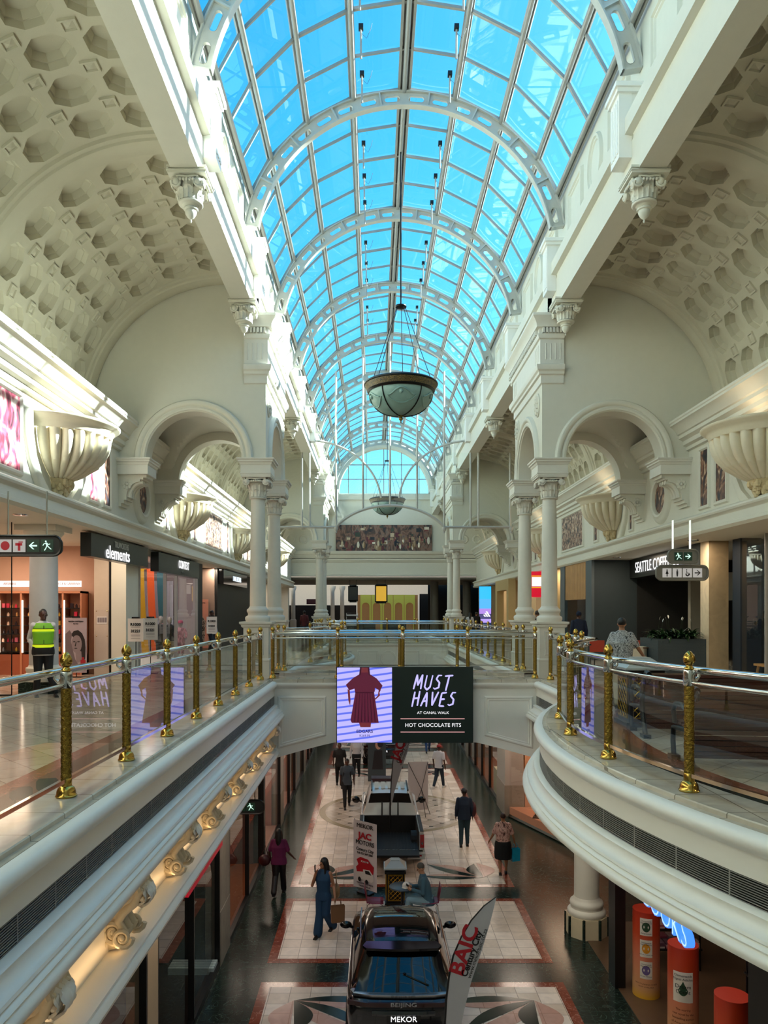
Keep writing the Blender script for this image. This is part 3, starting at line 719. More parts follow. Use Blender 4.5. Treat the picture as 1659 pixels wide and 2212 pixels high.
def tower(ya, yb, s, n):
    yc = (ya + yb) / 2; r = 1.18; zs = 5.47; uc = 5.2
    AM = [(0, -.2), (0, .02), (.03, .05), (.03, .07), (.08, .08), (.11, .06), (.13, .06), (.15, .09), (.20, .11), (.25, .10), (.28, .06), (.29, 0)]
    m = MB()
    for yy, sg in ((ya - .22, 1), (yb + .22, -1)):
        P = lambda u, v, w: (H(u, s), yy - sg * w, v)
        out = [(3.42, zs), (uc - r, zs)] + arc(uc, zs, r, PI, 0, 32)[1:-1] + [(uc + r, zs), (7.9, zs), (7.9, 8.3)] + [(VC + (VR + .06) * math.cos(t), VZ + (VR + .06) * math.sin(t)) for t in [R(35 + i * 6) for i in range(11)]] + [(3.66, 9.85), (3.66, 8.98), (3.42, 8.98)]
        m.prism(out, 0, -.44, P)
        pth = arc(uc, zs, r, PI, 0, 36)
        m.sweep(pth, AM, P)
    # void face
    P = lambda u, v, w: (H(3.42 - w, s), u, v)
    y0, y1 = ya - .22, yb + .22
    out = [(y0 + .43, zs), (yc - r, zs)] + arc(yc, zs, r, PI, 0, 32)[1:-1] + [(yc + r, zs), (y1 - .43, zs), (y1 - .43, 8.97), (y0 + .43, 8.97)]
    m.prism(out, 0, -.44, P); m.sweep(arc(yc, zs, r, PI, 0, 36), AM, P)
    struct(m, 'wall_tower_%d' % n, PLASTER, smooth=35)
    # groin vault inside
    m = MB(); rr = 1.36
    def fn(u, v):
        x = lerp(-1.7, 1.7, u); y = lerp(-1.4, 1.4, v); hx = math.sqrt(max(0, rr * rr - x * x)); hy = math.sqrt(max(0, rr * rr - y * y))
        return (H(uc + x, s), yc + y, zs + .06 + max(hx, hy))
    m.grid(33, 33, fn); struct(m, 'ceiling_groin_%d' % n, PLASTER, smooth=20)
    # entablature block
    m = MB()
    e = [(0, 7.33), (.04, 7.35), (.04, 7.54), (.09, 7.56), (.10, 7.62), (.14, 7.66), (.16, 7.74), (.16, 7.78), (.08, 7.80), (.06, 7.82), (.06, 8.42), (.10, 8.44), (.12, 8.50), (.12, 8.54), (.09, 8.55), (.09, 8.68), (.16, 8.70), (.17, 8.78), (.22, 8.86), (.28, 8.94), (.28, 9.0), (-.3, 9.0)]
    path = [(H(3.95, s), y0), (H(3.42, s), y0), (H(3.42, s), y1), (H(3.95, s), y1)]
    m.sweep(path, [(d * s * -1 * -1 if False else d * (1 if s > 0 else -1), z) for d, z in e], XY)
    for xh in [3.40 + .085 * i for i in range(7)]:      # dentils on the front
        m.box(min(H(xh - .0, s), H(xh + .05, s)), max(H(xh, s), H(xh + .05, s)), y0 - .16, y0 - .05, 8.56, 8.68)
    yy = y0 + .05
    while yy < y1 - .05: m.box(min(H(3.42, s), H(3.26, s)), max(H(3.42, s), H(3.26, s)), yy, yy + .05, 8.56, 8.68); yy += .1
    for q in range(4):
        x = H(3.50 + q * .12, s); m.tube([(x, y0 - .055, 7.92), (x, y0 - .055, 8.32)], .018, 6)
        for yb_ in (y0 + .12, y1 - .5): m.tube([(H(3.365, s), yb_ + q * .12, 7.92), (H(3.365, s), yb_ + q * .12, 8.32)], .018, 6)
    struct(m, 'trim_tower_cornice_%d' % n, WARMWALL, smooth=30)
    for q, y in enumerate((y0 + .45, y1 - .45)):
        t = thing('wall_medallion', 'carved round medallion on the %s tower above the columns, %s one' % (('left', 'right')[s > 0] + (' near', ' far')[ti2], ('nearer', 'farther')[q]), 'medallion', (H(3.42, s), y, 6.92), 0, 'tower medallions')
        m = MB(); rot = Matrix.Rotation(PI / 2, 3, 'Y') @ Matrix.Identity(3)
        ax = Matrix.Rotation(-s * PI / 2, 3, 'Y')
        m.lathe([(.22, 0), (.22, .03), (.18, .045), (.15, .03), (.10, .05), (0, .07)], 20, ax=ax)
        for k in range(10):
            p = ax @ Vector((.15 * math.cos(k * PI / 5), .15 * math.sin(k * PI / 5), .04)); m.ball(p, .045, 7, 5)
            p = ax @ Vector((.08 * math.cos(k * PI / 5 + .3), .08 * math.sin(k * PI / 5 + .3), .055)); m.ball(p, .03, 6, 5)
        for v_ in range(len(m.v)): m.v[v_] = (m.v[v_][0], m.v[v_][1], m.v[v_][2] * 1.35)
        m.build('carving', PLASTER, t)
    # wall consoles carrying the arches on the shop side
    for q, y in enumerate((ya, yb)):
        t = thing('wall_console', 'white stepped console carrying the %s arch of the %s %s tower' % (('front', 'rear')[q], ('near', 'far')[ti2], ('left', 'right')[s > 0]), 'console', (H(6.72, s), y, 5.08), 0, 'tower consoles')
        m = MB(); m.box(-.42, .42, -.37, .37, 0, .32); boxprof(m, [(0, .22), (.02, .24), (.03, .28), (.06, .30), (.06, .33), (.09, .36), (.09, .39), (-.37, .39)], .42, .37)
        m.build('impost', WARMWALL, t)
        m = MB()
        pl = [(.34, 0), (-.36, 0), (-.36, -.07), (-.28, -.07), (-.28, -.12), (-.20, -.12), (-.20, -.17)] + [(-.20 + .34 * math.sin(R(a)) , -.17 - .40 + .40 * math.cos(R(a))) for a in range(10, 91, 10)] + [(.14, -.62), (.20, -.62), (.20, -.70), (.27, -.70), (.27, -.78), (.34, -.78)]
        m.prism([(u * s, v) for u, v in pl], -.27, .27, lambda u, v, w: (u, w, v))
        m.prism([(u * s * 1.0, v) for u, v in [(-.20, -.17), (-.30, -.22), (-.30, -.36)] + [(-.27 + .36 * math.sin(R(a)), -.62 + .36 * math.cos(R(a)) - .02) for a in range(20, 91, 14)] + [(-.20 + .34 * math.sin(R(a)), -.17 - .40 + .40 * math.cos(R(a))) for a in range(85, 9, -15)]], -.20, .20, lambda u, v, w: (u, w, v)) if False else None
        for w in (-.16, 0, .16): m.tube([((-.24 + .34 * math.sin(R(a))) * s, w, -.55 + .38 * math.cos(R(a))) for a in range(0, 91, 15)], .06, 8)
        m.build('stepped_bracket', PLASTER, t, smooth=35)
        m = MB()
        for k in range(8):
            a = k * PI / 4; m.ball((.12 * s + .09 * math.cos(a), -.28, -.24 + .09 * math.sin(a)), .045, 7, 5, sc=(1, .5, 1))
        m.ball((.12 * s, -.285, -.24), .04, 8, 6); m.build('rosette', PLASTER, t)
n = 1
for ti2, (ya, yb) in enumerate(TW):
    for s in (-1, 1): tower(ya, yb, s, n); n += 1
# hanging capitals under the beams ----------------------------------------
def hanging():
    t = thing('hanging_capital', 'x', 'carved bracket', (0, 0, 0), 0, 'carved capitals hanging under the skylight beams')
    m = capital_mb(.16, .22, .42, .30); m.xf(Matrix.Translation((0, 0, -.42))); m.xf(Matrix.Scale(1.06, 4)); m.build('capital', PLASTER, t, smooth=50)
    m = MB(); m.lathe([(0, -.74), (.012, -.73), (.02, -.70), (.012, -.68), (.03, -.665), (.06, -.64), (.09, -.59), (.10, -.55), (.095, -.53), (.12, -.52), (.125, -.50), (.11, -.48), (.135, -.46), (.15, -.44)], 16); m.build('pendant', PLASTER, t, smooth=50)
    m = MB(); m.box(-.30, .30, -.30, .30, -.01, .04); m.box(-.33, .33, -.33, .33, .03, .07); m.build('abacus', PLASTER, t)
    return t
hp = None
hy = [7.6, 12.85, 18.1, 23.6, 28.95, 39.4, 45.0, 50.4]
for s in (-1, 1):
    for i, y in enumerate(hy):
        lab = 'carved capital hanging under the %s skylight beam, %s one from the camera' % (('left', 'right')[s > 0], ['out of frame', 'first', 'second', 'third', 'fourth', 'fifth', 'sixth', 'seventh'][i])
        if i == 0: continue
        if hp is None: hp = hanging(); hp.location = (H(3.86, s), y, 9.05); hp['label'] = lab
        else: dupthing(hp, (H(3.86, s), y, 9.05), 0, lab)
# fluted half bowls on the walls -------------------------------------------
def bowl():
    t = thing('bowl_uplighter', 'x', 'wall light', (0, 0, 0), 0, 'fluted half-bowl uplighters')
    a0, a1 = -PI / 2, PI / 2
    m = MB(); m.lathe([(1.02, -.24), (1.04, -.22), (1.05, -.15), (1.10, -.10), (1.17, -.05), (1.20, -.02), (1.20, .0), (1.16, .02), (1.10, .02), (1.0, -.1)], 40, a0=a0, a1=a1); m.build('rim', BOWLM, t, smooth=50)
    m = MB()
    N = 13; pr = [(0, 1.0), (.15, .99), (.3, .95), (.45, .88), (.55, .80), (.62, .73), (.66, .70), (.70, .64), (.8, .52), (.88, .38), (.93, .28)]
    def fn(u, v):
        j = v * (len(pr) - 1); i = min(int(j), len(pr) - 2); f = j - i; d = lerp(pr[i][0], pr[i + 1][0], f); r = lerp(pr[i][1], pr[i + 1][1], f)
        w = abs(math.sin(u * N * PI)); r *= (.90 + .13 * w ** .6)
        if .58 < d < .64: r *= 1.03 if w > .4 else 1
        a = a0 + (a1 - a0) * u; return (r * math.cos(a), r * math.sin(a), -.22 - d * .93)
    m.grid(N * 8 + 1, 26, fn); m.build('fluted_bowl', BOWLM, t, smooth=60)
    m = MB(); rnd = random.Random(4)
    m.lathe([(.30, -1.06), (.32, -1.08), (.30, -1.11), (.2, -1.3), (0, -1.36)], 16, a0=a0, a1=a1)
    for i in range(34):
        a = rnd.uniform(a0, a1); z = rnd.uniform(-1.36, -1.12); r = .30 - (-1.1 - z) * .55
        m.ball((r * math.cos(a), r * math.sin(a), z), rnd.uniform(.045, .07), 7, 5, sc=(1, 1, 1.3))
    m.build('leaf_cluster', BOWLF, t)
    m = MB()
    P = lambda u, v, w: (w, u, v)
    path = [(-1.22, .0), (-1.20, -.4), (-1.08, -.8), (-.85, -1.12), (-.5, -1.38), (0, -1.48), (.5, -1.38), (.85, -1.12), (1.08, -.8), (1.20, -.4), (1.22, .0)]
    m.sweep(path, [(-.0, -.05), (0, .08), (-.05, .10), (-.16, .10), (-.22, .06), (-.24, 0), (-.24, -.05)], P)
    m.build('wall_moulding', PLASTER, t, smooth=50)
    return t
bp = None
by = [5.3, 15.0, 24.5, 34.3, 46.5]
for s in (-1, 1):
    for i, y in enumerate(by):
        if i == 0: continue
        lab = 'cream fluted half-bowl wall light on the %s wall, %s from the camera' % (('left', 'right')[s > 0], ['', 'nearest one', 'second one', 'third one', 'fourth one'][i])
        if bp is None: bp = bowl(); bp.location = (H(7.04, s), y, 5.38); bp['label'] = lab; bp.rotation_euler = (0, 0, PI if s > 0 else 0)
        else: dupthing(bp, (H(7.04, s), y, 5.38), PI if s > 0 else 0, lab)
# pictures on the upper walls ------------------------------------------------
def paintmat(name, cols, sc=5, seed=0, dist=1.5):
    m = bpy.data.materials.new(name); m.use_nodes = True; nt = m.node_tree; b = nt.nodes['Principled BSDF']; b.inputs['Roughness'].default_value = .5
    tc = nt.nodes.new('ShaderNodeTexCoord'); mp = nt.nodes.new('ShaderNodeMapping'); mp.inputs['Location'].default_value = (seed * 3.7, seed * 1.3, seed)
    mp.inputs['Scale'].default_value = (1, 1, .55); nt.links.new(tc.outputs['Object'], mp.inputs[0])
    n = nt.nodes.new('ShaderNodeTexNoise'); n.inputs['Scale'].default_value = sc; n.inputs['Detail'].default_value = 4; n.inputs['Distortion'].default_value = dist; nt.links.new(mp.outputs[0], n.inputs['Vector'])
    r = nt.nodes.new('ShaderNodeValToRGB'); r.color_ramp.interpolation = 'LINEAR'; e = r.color_ramp.elements
    k = len(cols)
    while len(e) < k: e.new(.5)
    for i, c in enumerate(cols): e[i].position = .30 + .42 * i / (k - 1); e[i].color = srgb(c) + (1,)
    nt.links.new(n.outputs['Fac'], r.inputs[0]); nt.links.new(r.outputs[0], b.inputs['Base Color']); return m
PAINT = paintmat('old_master_dark', ['#0E1016', '#1B2233', '#4A2A22', '#8A5E48', '#D9C3A8', '#2A2630'], 4, 1)
PAINTP = paintmat('old_master_pink', ['#1A1420', '#7A2A3C', '#C9506A', '#E8C0B4', '#F2E6DC', '#3A2A44'], 3, 2)
PAINTC = paintmat('crowd_scene', ['#12141C', '#232838', '#5A3A2E', '#B08870', '#D8C8B4', '#1A1C26'], 9, 3)
def picture(s, y, w, z0, z1, m_, lab, cut=None):
    t = thing('wall_picture', lab, 'picture', (H(7.05, s), y, (z0 + z1) / 2), 0)
    P = lambda u, v, ww: (-s * ww, u, v)
    h = (z1 - z0) / 2; m = MB(); m.sweep([(-w / 2, -h), (w / 2, -h), (w / 2, h), (-w / 2, h)], [(0, .0), (.0, .025), (-.03, .06), (-.07, .05), (-.10, .0)], P, closed=True); m.build('picture_frame', PLASTER, t)
    m = MB(); m.flat([(-w / 2, -h), (w / 2, -h), (w / 2, h), (-w / 2, h)], P, .02); m.build('canvas', m_, t, smooth=0)
def seq(i): return ['nearest', 'second', 'third', 'fourth', 'fifth', 'sixth', 'seventh', 'eighth', 'ninth', 'tenth', 'eleventh', 'twelfth', 'thirteenth'][i]
for s in (-1, 1):
    L = ('left', 'right')[s > 0]; k = 0
    for y, w, m_ in ((13.0, .8, PAINTP), (16.9, .5, PAINTP if s < 0 else PAINT), (17.75, .42, PAINT), (22.8, .24, PAINT), (26.4, .4, PAINT), (29.6, 3.1, PAINTC), (32.35, .4, PAINT), (36.2, .4, PAINT), (37.6, 1.2, PAINTC)):
        if s > 0 and y < 13: y = 13.0
        picture(s, y, w, 4.2, 5.5, m_, 'framed %s picture high on the %s wall, %s from the camera' % ('wide' if w > 1.5 else 'narrow', L, seq(k)), None); k += 1
    # round picture between the consoles
    for q, yc in enumerate((20.45, 41.75)):
        t = thing('round_picture', 'dark round picture in a white ring between the %s consoles of the %s tower' % (L, ('near', 'far')[q]), 'picture', (H(7.05, s), yc, 4.78), 0)
        P = lambda u, v, ww: (-s * ww, u, v)
        m = MB(); m.sweep(arc(0, 0, .42, 0, 2 * PI * 35 / 36, 35), [(0, 0), (0, .03), (-.04, .10), (-.10, .12), (-.16, .08), (-.20, .08), (-.26, .05), (-.30, 0)], P, closed=True); m.build('picture_frame', PLASTER, t)
        m = MB(); m.flat(arc(0, 0, .43, 0, 2 * PI * 35 / 36, 35), P, .02); m.build('canvas', PAINT, t, smooth=0)
# big mural on the end wall: generic gallery scene
t = thing('mural', 'wide dark mural of a crowded picture gallery on the far end wall', 'mural', (C, YE - .1, 7.2), 0)
m = MB(); m.box(-3.65, 3.65, -.06, 0, -.95, 1.08); m.build('canvas', paintmat('gallery_ground', ['#1E1C22', '#3A2E30', '#5E4234', '#866050', '#766458', '#3A3034'], 2.5, 5), t, smooth=0)
rnd = random.Random(11); cols = ['#8A6A48', '#5A2430', '#C8B294', '#3A4438', '#A08468', '#20242C', '#7A3A3A', '#D8CCB8']
m = MB(); mats_ = [mat('mural_patch_%d' % i, c, .6, var=.35, nscale=8) for i, c in enumerate(cols)]
for i in range(46):
    x, z = rnd.uniform(-3.3, 3.3), rnd.uniform(-.1, .95) if i % 2 else rnd.uniform(-.85, .1); w, h = rnd.uniform(.12, .45), rnd.uniform(.1, .35); m.k = rnd.randrange(8)
    m.box(x - w / 2, x + w / 2, -.065 - i * .0006, -.05, max(-.93, z - h / 2), min(1.06, z + h / 2))
for i in range(26):      # small figures
    x, z = rnd.uniform(-3.4, 3.4), rnd.uniform(-.7, -.05); m.k = rnd.randrange(8); hh = rnd.uniform(.3, .6)
    m.ball((x, -.09, z), hh / 2, 8, 6, sc=(.4, .08, 1)); m.k = 4; m.ball((x, -.10, z + hh * .55), .05, 8, 6, sc=(1, .4, 1))
m.build('painted_scene', mats_, t, smooth=40)
# scroll corbels in the cove under the left fascia ------------------------------
def corbel():
    t = thing('scroll_corbel', 'x', 'corbel', (0, 0, 0), 0, 'scroll corbels under the left balcony edge')
    m = MB()
    # S-shaped side profile in (d out, z): two scroll ends with a waist
    for y in (-.15, .15):
        for (c, r, sg, tn) in (((.27, y, -.98), .15, 1, 2.0), ((.17, y, -1.36), .12, -1, 2.0)):
            spiral(m, c, (1, 0, 0), (0, 0, 1), r, tn, .03, sg=sg)
    prof = [(.10, -.80), (.28, -.80), (.38, -.84), (.43, -.92), (.43, -1.02), (.36, -1.10), (.25, -1.18), (.20, -1.26), (.24, -1.33), (.28, -1.40), (.26, -1.47), (.20, -1.52), (.08, -1.55)]
    m.prism(prof, -.14, .14, lambda u, v, w: (u, w, v))
    m.build('scroll_body', CORBELM, t, smooth=50)
    m = MB()
    for dy, dz, sc_ in ((0, 0, 1), (-.09, .02, .7), (.09, .02, .7)):
        def fn(i, j):
            x = (i - .5) * 2; a = j * 3.6; r = .10 * sc_ * (1 - .35 * j)
            return (.40 + r * math.sin(a) * 1.3, dy + x * .11 * sc_ * (math.sin(PI * min(1, .2 + j * .75)) ** .6) * (1 + .18 * math.cos(j * 24)), -.92 + dz - .12 + r * math.cos(a) - j * .05 + .02 * math.cos(x * 8))
        m.grid(9, 14, fn)
    for k in range(7): m.ball((.42 + .02 * math.cos(k), (k - 3) * .035, -1.06 - .02 * math.sin(k * 2)), .035, 6, 5)
    m.build('acanthus_leaf', WHITE, t, smooth=60)
    m = MB()
    for y in (-.13, .0, .13):
        m.tube([(.42, y, -.95), (.37, y, -1.09), (.26, y, -1.18), (.215, y, -1.27), (.27, y, -1.38)], .045, 7)
    for y in (-.19, .19):
        spiral(m, (.27, y * .98, -1.40), (1, 0, 0), (0, 0, 1), .10, 1.8, .028, sg=-1)
        for k in range(4): m.ball((.10, y, -1.2 - k * .09), .045 - k * .004, 6, 5, sc=(.6, .6, 1.3))
    m.build('ribbing', CORBELM, t, smooth=60)
    return t
CORBELM = mat('stone_corbel', '#D8CEB8', .6, var=.12, nscale=14)
cp = None
for i, y in enumerate([5.35 + 2.0 * k for k in range(7)]):
    lab = 'cream scroll corbel with acanthus leaf under the left balcony, %s from the camera' % ['first', 'second', 'third', 'fourth', 'fifth', 'sixth', 'seventh'][i]
    if cp is None: cp = corbel(); cp.location = (XL, y, 0); cp['label'] = lab
    else: dupthing(cp, (XL, y, 0), 0, lab)
for y in (4.4, 6.4, 8.4, 10.4, 12.4, 14.4, 16.4):
    area('cove_lamp', (XL + .22, y, -1.50), .06, 1.1, (1, .62, .28), (0, R(160), 0), 1.8)
# ================================================================ BALUSTRADES
def post_parts():
    m = MB(); N = 18
    # embossed brass tube with a raised lozenge lattice
    def fn(u, v):
        a = 2 * PI * u; z = .16 + v * .78; q = abs(math.sin(a * 3 + v * 30)) ; q2 = abs(math.sin(a * 3 - v * 30)); e = .006 if min(q, q2) < .32 else 0
        r = .040 + e; return (r * math.cos(a), r * math.sin(a), z)
    m.grid(36, 80, fn, cu=True); tube = m
    c = MB(); c.lathe([(.050, .94), (.052, .945), (.052, 1.07), (.048, 1.08), (.0, 1.08)], 20)
    
    f = MB(); f.lathe([(.03, 1.08), (.042, 1.085), (.042, 1.10), (.03, 1.11), (.028, 1.12)], 16)
    def fp(u, v):
        a = 2 * PI * u; t = v; r = .056 * (math.sin(PI * (t * .93 + .05)) ** .62) * (1.06 - .25 * t); q = abs(math.sin(a * 4 + t * 12)); q2 = abs(math.sin(a * 4 - t * 12)); r *= 1 - (.09 if min(q, q2) < .3 else 0)
        return (r * math.cos(a), r * math.sin(a), 1.115 + t * .135)
    f.grid(32, 18, fp, cu=True)
    b = MB(); b.lathe([(.085, .0), (.09, .006), (.09, .014), (.082, .02), (.080, .05), (.068, .078), (.055, .09), (.048, .095), (.048, .16), (.044, .165)], 24)
    return tube, c, f, b
_t, _c, _f, _b = post_parts()
postproto = None
def make_post(parent, p, z, brk):
    """brk: unit vector towards the walkway"""
    global postproto
    if postproto is None:
        o = _t.build('post', BRASSD, parent, smooth=60)
        _c.build('chrome_collar', CHROME, o, smooth=50); _f.build('pineapple_finial', BRASS, o, smooth=60); _b.build('base_cup', BRASS, o, smooth=50)
        m = MB(); m.tube([(0, .03, 1.0), (0, .07, .99), (0, .10, 1.02), (0, .10, 1.06)], .014, 8, rr=[.03, .018, .014, .014]); m.build('bracket', CHROME, o, smooth=60)
        postproto = o
    else: o = dup(postproto, parent)
    o.location = (p[0], p[1], z); o.rotation_euler = (0, 0, math.atan2(brk[1], brk[0]) - PI / 2)
    return o
def resample(path, s0, s1, step):
    pts = []; tot = 0; L = [0]
    for a, b in zip(path[:-1], path[1:]): tot += math.hypot(b[0] - a[0], b[1] - a[1]); L.append(tot)
    n = max(1, int((s1 - s0) / step)); out = []
    for i in range(n + 1):
        d = lerp(s0, s1, i / n); k = max(j for j in range(len(L)) if L[j] <= d + 1e-9); k = min(k, len(path) - 2)
        f = (d - L[k]) / max(1e-9, L[k + 1] - L[k]); a, b = path[k], path[k + 1]
        out.append((lerp(a[0], b[0], f), lerp(a[1], b[1], f)))
    return out
def plen(path): return sum(math.hypot(b[0] - a[0], b[1] - a[1]) for a, b in zip(path[:-1], path[1:]))
def fence(label, path, side, posts, z=.1, first=None, group=None, tail=(0, 0)):
    """posts: list of arc lengths; side=+1 walkway lies left of the path"""
    root = thing('balustrade', label, 'balustrade', (path[0][0], path[0][1], z), 0, group)
    bx, by_ = path[0]
    loc = [(x - bx, y - by_) for x, y in path]
    s0, s1 = posts[0] - tail[0], posts[-1] + tail[1]; s0 = max(0, s0); s1 = min(plen(path), s1)
    rs = resample(loc, s0, s1, .25)
    def off(pts, d):
        out = []
        for i, p in enumerate(pts):
            a, b = pts[max(0, i - 1)], pts[min(len(pts) - 1, i + 1)]; l = math.hypot(b[0] - a[0], b[1] - a[1]) or 1
            out.append((p[0] - (b[1] - a[1]) / l * d * side, p[1] + (b[0] - a[0]) / l * d * side))
        return out
    hp_ = off(rs, .10)
    m = MB(); m.tube([(x, y, 1.075) for x, y in hp_], .033, 14); m.build('handrail', CHROME, root, smooth=60)
    m = MB(); m.tube([(x, y, .985 - z + .08) for x, y in rs], .016, 8, flat=1.2); m.build('middle_rail', CHROME, root, smooth=60)
    m = MB(); m.sweep([(x, y) for x, y in rs], [(-.018, .13), (.018, .13), (.018, .165), (-.018, .165)], XY, pclosed=True); m.build('bottom_rail', CHROME, root, smooth=30)
    for i, s_ in enumerate(posts):
        q = resample(loc, max(0, s_ - .05), min(plen(loc), s_ + .05), .05); a, b = q[0], q[-1]; l = math.hypot(b[0] - a[0], b[1] - a[1]) or 1
        nrm = (-(b[1] - a[1]) / l * side, (b[0] - a[0]) / l * side); c = resample(loc, s_, s_ + 1e-4, 1)[0]
        make_post(root, c, 0, nrm)
    for a, b in zip([s0] * (tail[0] > 0) + posts[:-1] + [posts[-1]] * (tail[1] > 0), posts[(0 if tail[0] > 0 else 1):] + [s1] * (tail[1] > 0)):
        g = .07
        rs2 = resample(loc, a + g, b - g, .2); m = MB()
        m.sweep(rs2, [(0, .165), (0, .955)], XY); m.build('glass_panel', RAILGLASS, root, smooth=60)
    return root
# positions measured along each edge
def along(path, y):      # arc length where the (monotone) straight path reaches y
    t = 0
    for a, b in zip(path[:-1], path[1:]):
        L = math.hypot(b[0] - a[0], b[1] - a[1])
        if min(a[1], b[1]) <= y <= max(a[1], b[1]) and a[1] != b[1]: return t + L * (y - a[1]) / (b[1] - a[1])
        t += L
    return t
fl = [along(pathL1, 6.52 + 1.59 * k) for k in range(-3, 8)]
fence('brass-posted glass balustrade along the straight left edge of the near void', pathL1, 1, fl)
ys = [(17.74), 15.45, 13.85, 12.9, 11.3, 9.8, 8.23, 6.7, 5.2, 3.6, 2.0]
s_j = along(pathR1, 17.7); rp_ = []
sE = along(pathR1, 6.72)
p0 = along(pathR1, 17.7); rp_ = sorted([p0, along(pathR1, 15.5), along(pathR1, 13.9), along(pathR1, 12.85), along(pathR1, 11.3), along(pathR1, 9.8), along(pathR1, 8.23), sE, sE - 1.6, sE - 3.2, sE - 4.8])
fence('brass-posted glass balustrade curving around the right-hand balcony bay', pathR1, -1, rp_)
bx = [-2.43, -.87, .69, 2.25, 3.86]
fence('brass-posted glass balustrade on the front of the bridge above the advertising screen', [(-2.5, 18.1), (4.0, 18.1)], 1, [x + 2.5 for x in bx])
fence('brass-posted glass balustrade on the rear side of the first bridge', [(-2.5, 20.4), (4.0, 20.4)], -1, [x + 2.5 for x in bx])
L2 = plen(pathL2); n = 12
fence('brass-posted glass balustrade curving along the left edge of the second void', pathL2, 1, [.5 + (L2 - 1) * i / n for i in range(n + 1)])
L2 = plen(pathR2); fence('brass-posted glass balustrade along the straight right edge of the second void', pathR2, -1, [.5 + (L2 - 1) * i / 11 for i in range(12)])
fence('brass-posted glass balustrade on the front of the second bridge', [(-2.5, 39.4), (4.0, 39.4)], 1, [x + 2.5 for x in bx])
fence('brass-posted glass balustrade on the rear side of the second bridge', [(-2.5, 41.7), (4.0, 41.7)], -1, [x + 2.5 for x in bx])
# ================================================================ CHANDELIERS
BRONZE = mat('dark_bronze', '#17130F', .35, .6, var=.2)
GOLDB = paintmat('gilt_scroll_band', ['#0E0B08', '#120E0A', '#15100A', '#8A6C30', '#1A140C', '#0E0B08', '#A88840', '#120E0A'], 14, 4, 3)
ALAB = mat('frosted_green_glass', '#7E9A92', .35, var=.12, nscale=5, bump=.3, bscale=9)
def chandelier(loc, lab):
    t = thing('bowl_chandelier', lab, 'chandelier', loc, 0, 'hanging glass bowl chandeliers')
    m = MB(); m.lathe([(1.0, .02), (1.02, .03), (1.02, .06), (.99, .08), (.97, .10), (.93, .10)], 56); m.lathe([(.86, -.17), (.90, -.19), (.92, -.16), (.94, -.14), (.93, -.12)], 56); m.build('rim_ring', BRONZE, t, smooth=50)
    m = MB(); m.lathe([(.93, -.13), (.955, -.07), (.985, -.01), (1.0, .03)], 56); m.build('gilt_band', GOLDB, t, smooth=60)
    m = MB(); pr = [(.88 * math.cos(R(a)) ** .9 if a < 90 else 0, -.17 - .64 * math.sin(R(a)) ** 1.1) for a in range(0, 90, 8)] + [(0.02, -.81)]
    def w(a, z): return 1
    m.lathe(pr, 56); m.build('glass_bowl', ALAB, t, smooth=60)
    m = MB()      # relief figure swags
    for k in range(5):
        a = k * 2 * PI / 5 + R(-90)
        def on(aa, e, d=.015): return ((.88 * math.cos(R(e)) ** .9 + d) * math.cos(aa), (.88 * math.cos(R(e)) ** .9 + d) * math.sin(aa), -.17 - .64 * math.sin(R(e)) ** 1.1)
        m.tube([on(a + lerp(-.5, .5, i / 12), 26 + 20 * math.sin(i / 12 * PI) ** .7) for i in range(13)], .018, 6)
        m.tube([on(a + lerp(-.45, .42, i / 12), 18 + 8 * math.cos(i / 12 * 2 * PI)) for i in range(13)], .022, 6)
        m.ball(on(a - .03, 19, .0), .06, 8, 6, sc=(1, 1, 1.1))
    m.build('relief_figures', ALAB, t, smooth=60)
    for k in range(5):
        a = k * 2 * PI / 5 + R(-54); m = MB(); m.tube([((.88 * math.cos(R(e)) ** .9 + .012) * math.cos(a), (.88 * math.cos(R(e)) ** .9 + .012) * math.sin(a), -.175 - .64 * math.sin(R(e)) ** 1.1) for e in range(0, 89, 8)], .017, 6); m.build('metal_rib', BRONZE, t, smooth=60)
    m = MB(); m.lathe([(0, -1.01), (.02, -1.0), (.025, -.97), (.012, -.95), (.05, -.92), (.06, -.88), (.04, -.85), (.07, -.83), (.085, -.79), (0, -.78)], 16); m.build('finial', mat('aged_brass', '#8A7440', .35, .9, var=.2), t, smooth=50)
    for k in range(5):
        a = k * 2 * PI / 5 + R(-60); m = MB(); m.tube([(.93 * math.cos(a), .93 * math.sin(a), .08), (.13 * math.cos(a), .13 * math.sin(a), 2.18)], .010, 5); m.build('suspension_cable', BRONZE, t)
    m = MB(); m.lathe([(.04, 2.16), (.15, 2.18), (.16, 2.20), (.15, 2.23), (.04, 2.26)], 20); m.build('ceiling_plate', BRONZE, t)
    m = MB(); m.tube([(0, 0, 2.24), (0, 0, 6.56)], .022, 8); m.build('rod', BRONZE, t)
    return t
ch = chandelier((C, 20.8, 7.90), 'dark bronze and frosted glass bowl chandelier hanging above the near bridge')
dupthing(ch, (C, 42.1, 7.90), 0, 'small-looking bronze bowl chandelier hanging far away behind the glass screen')
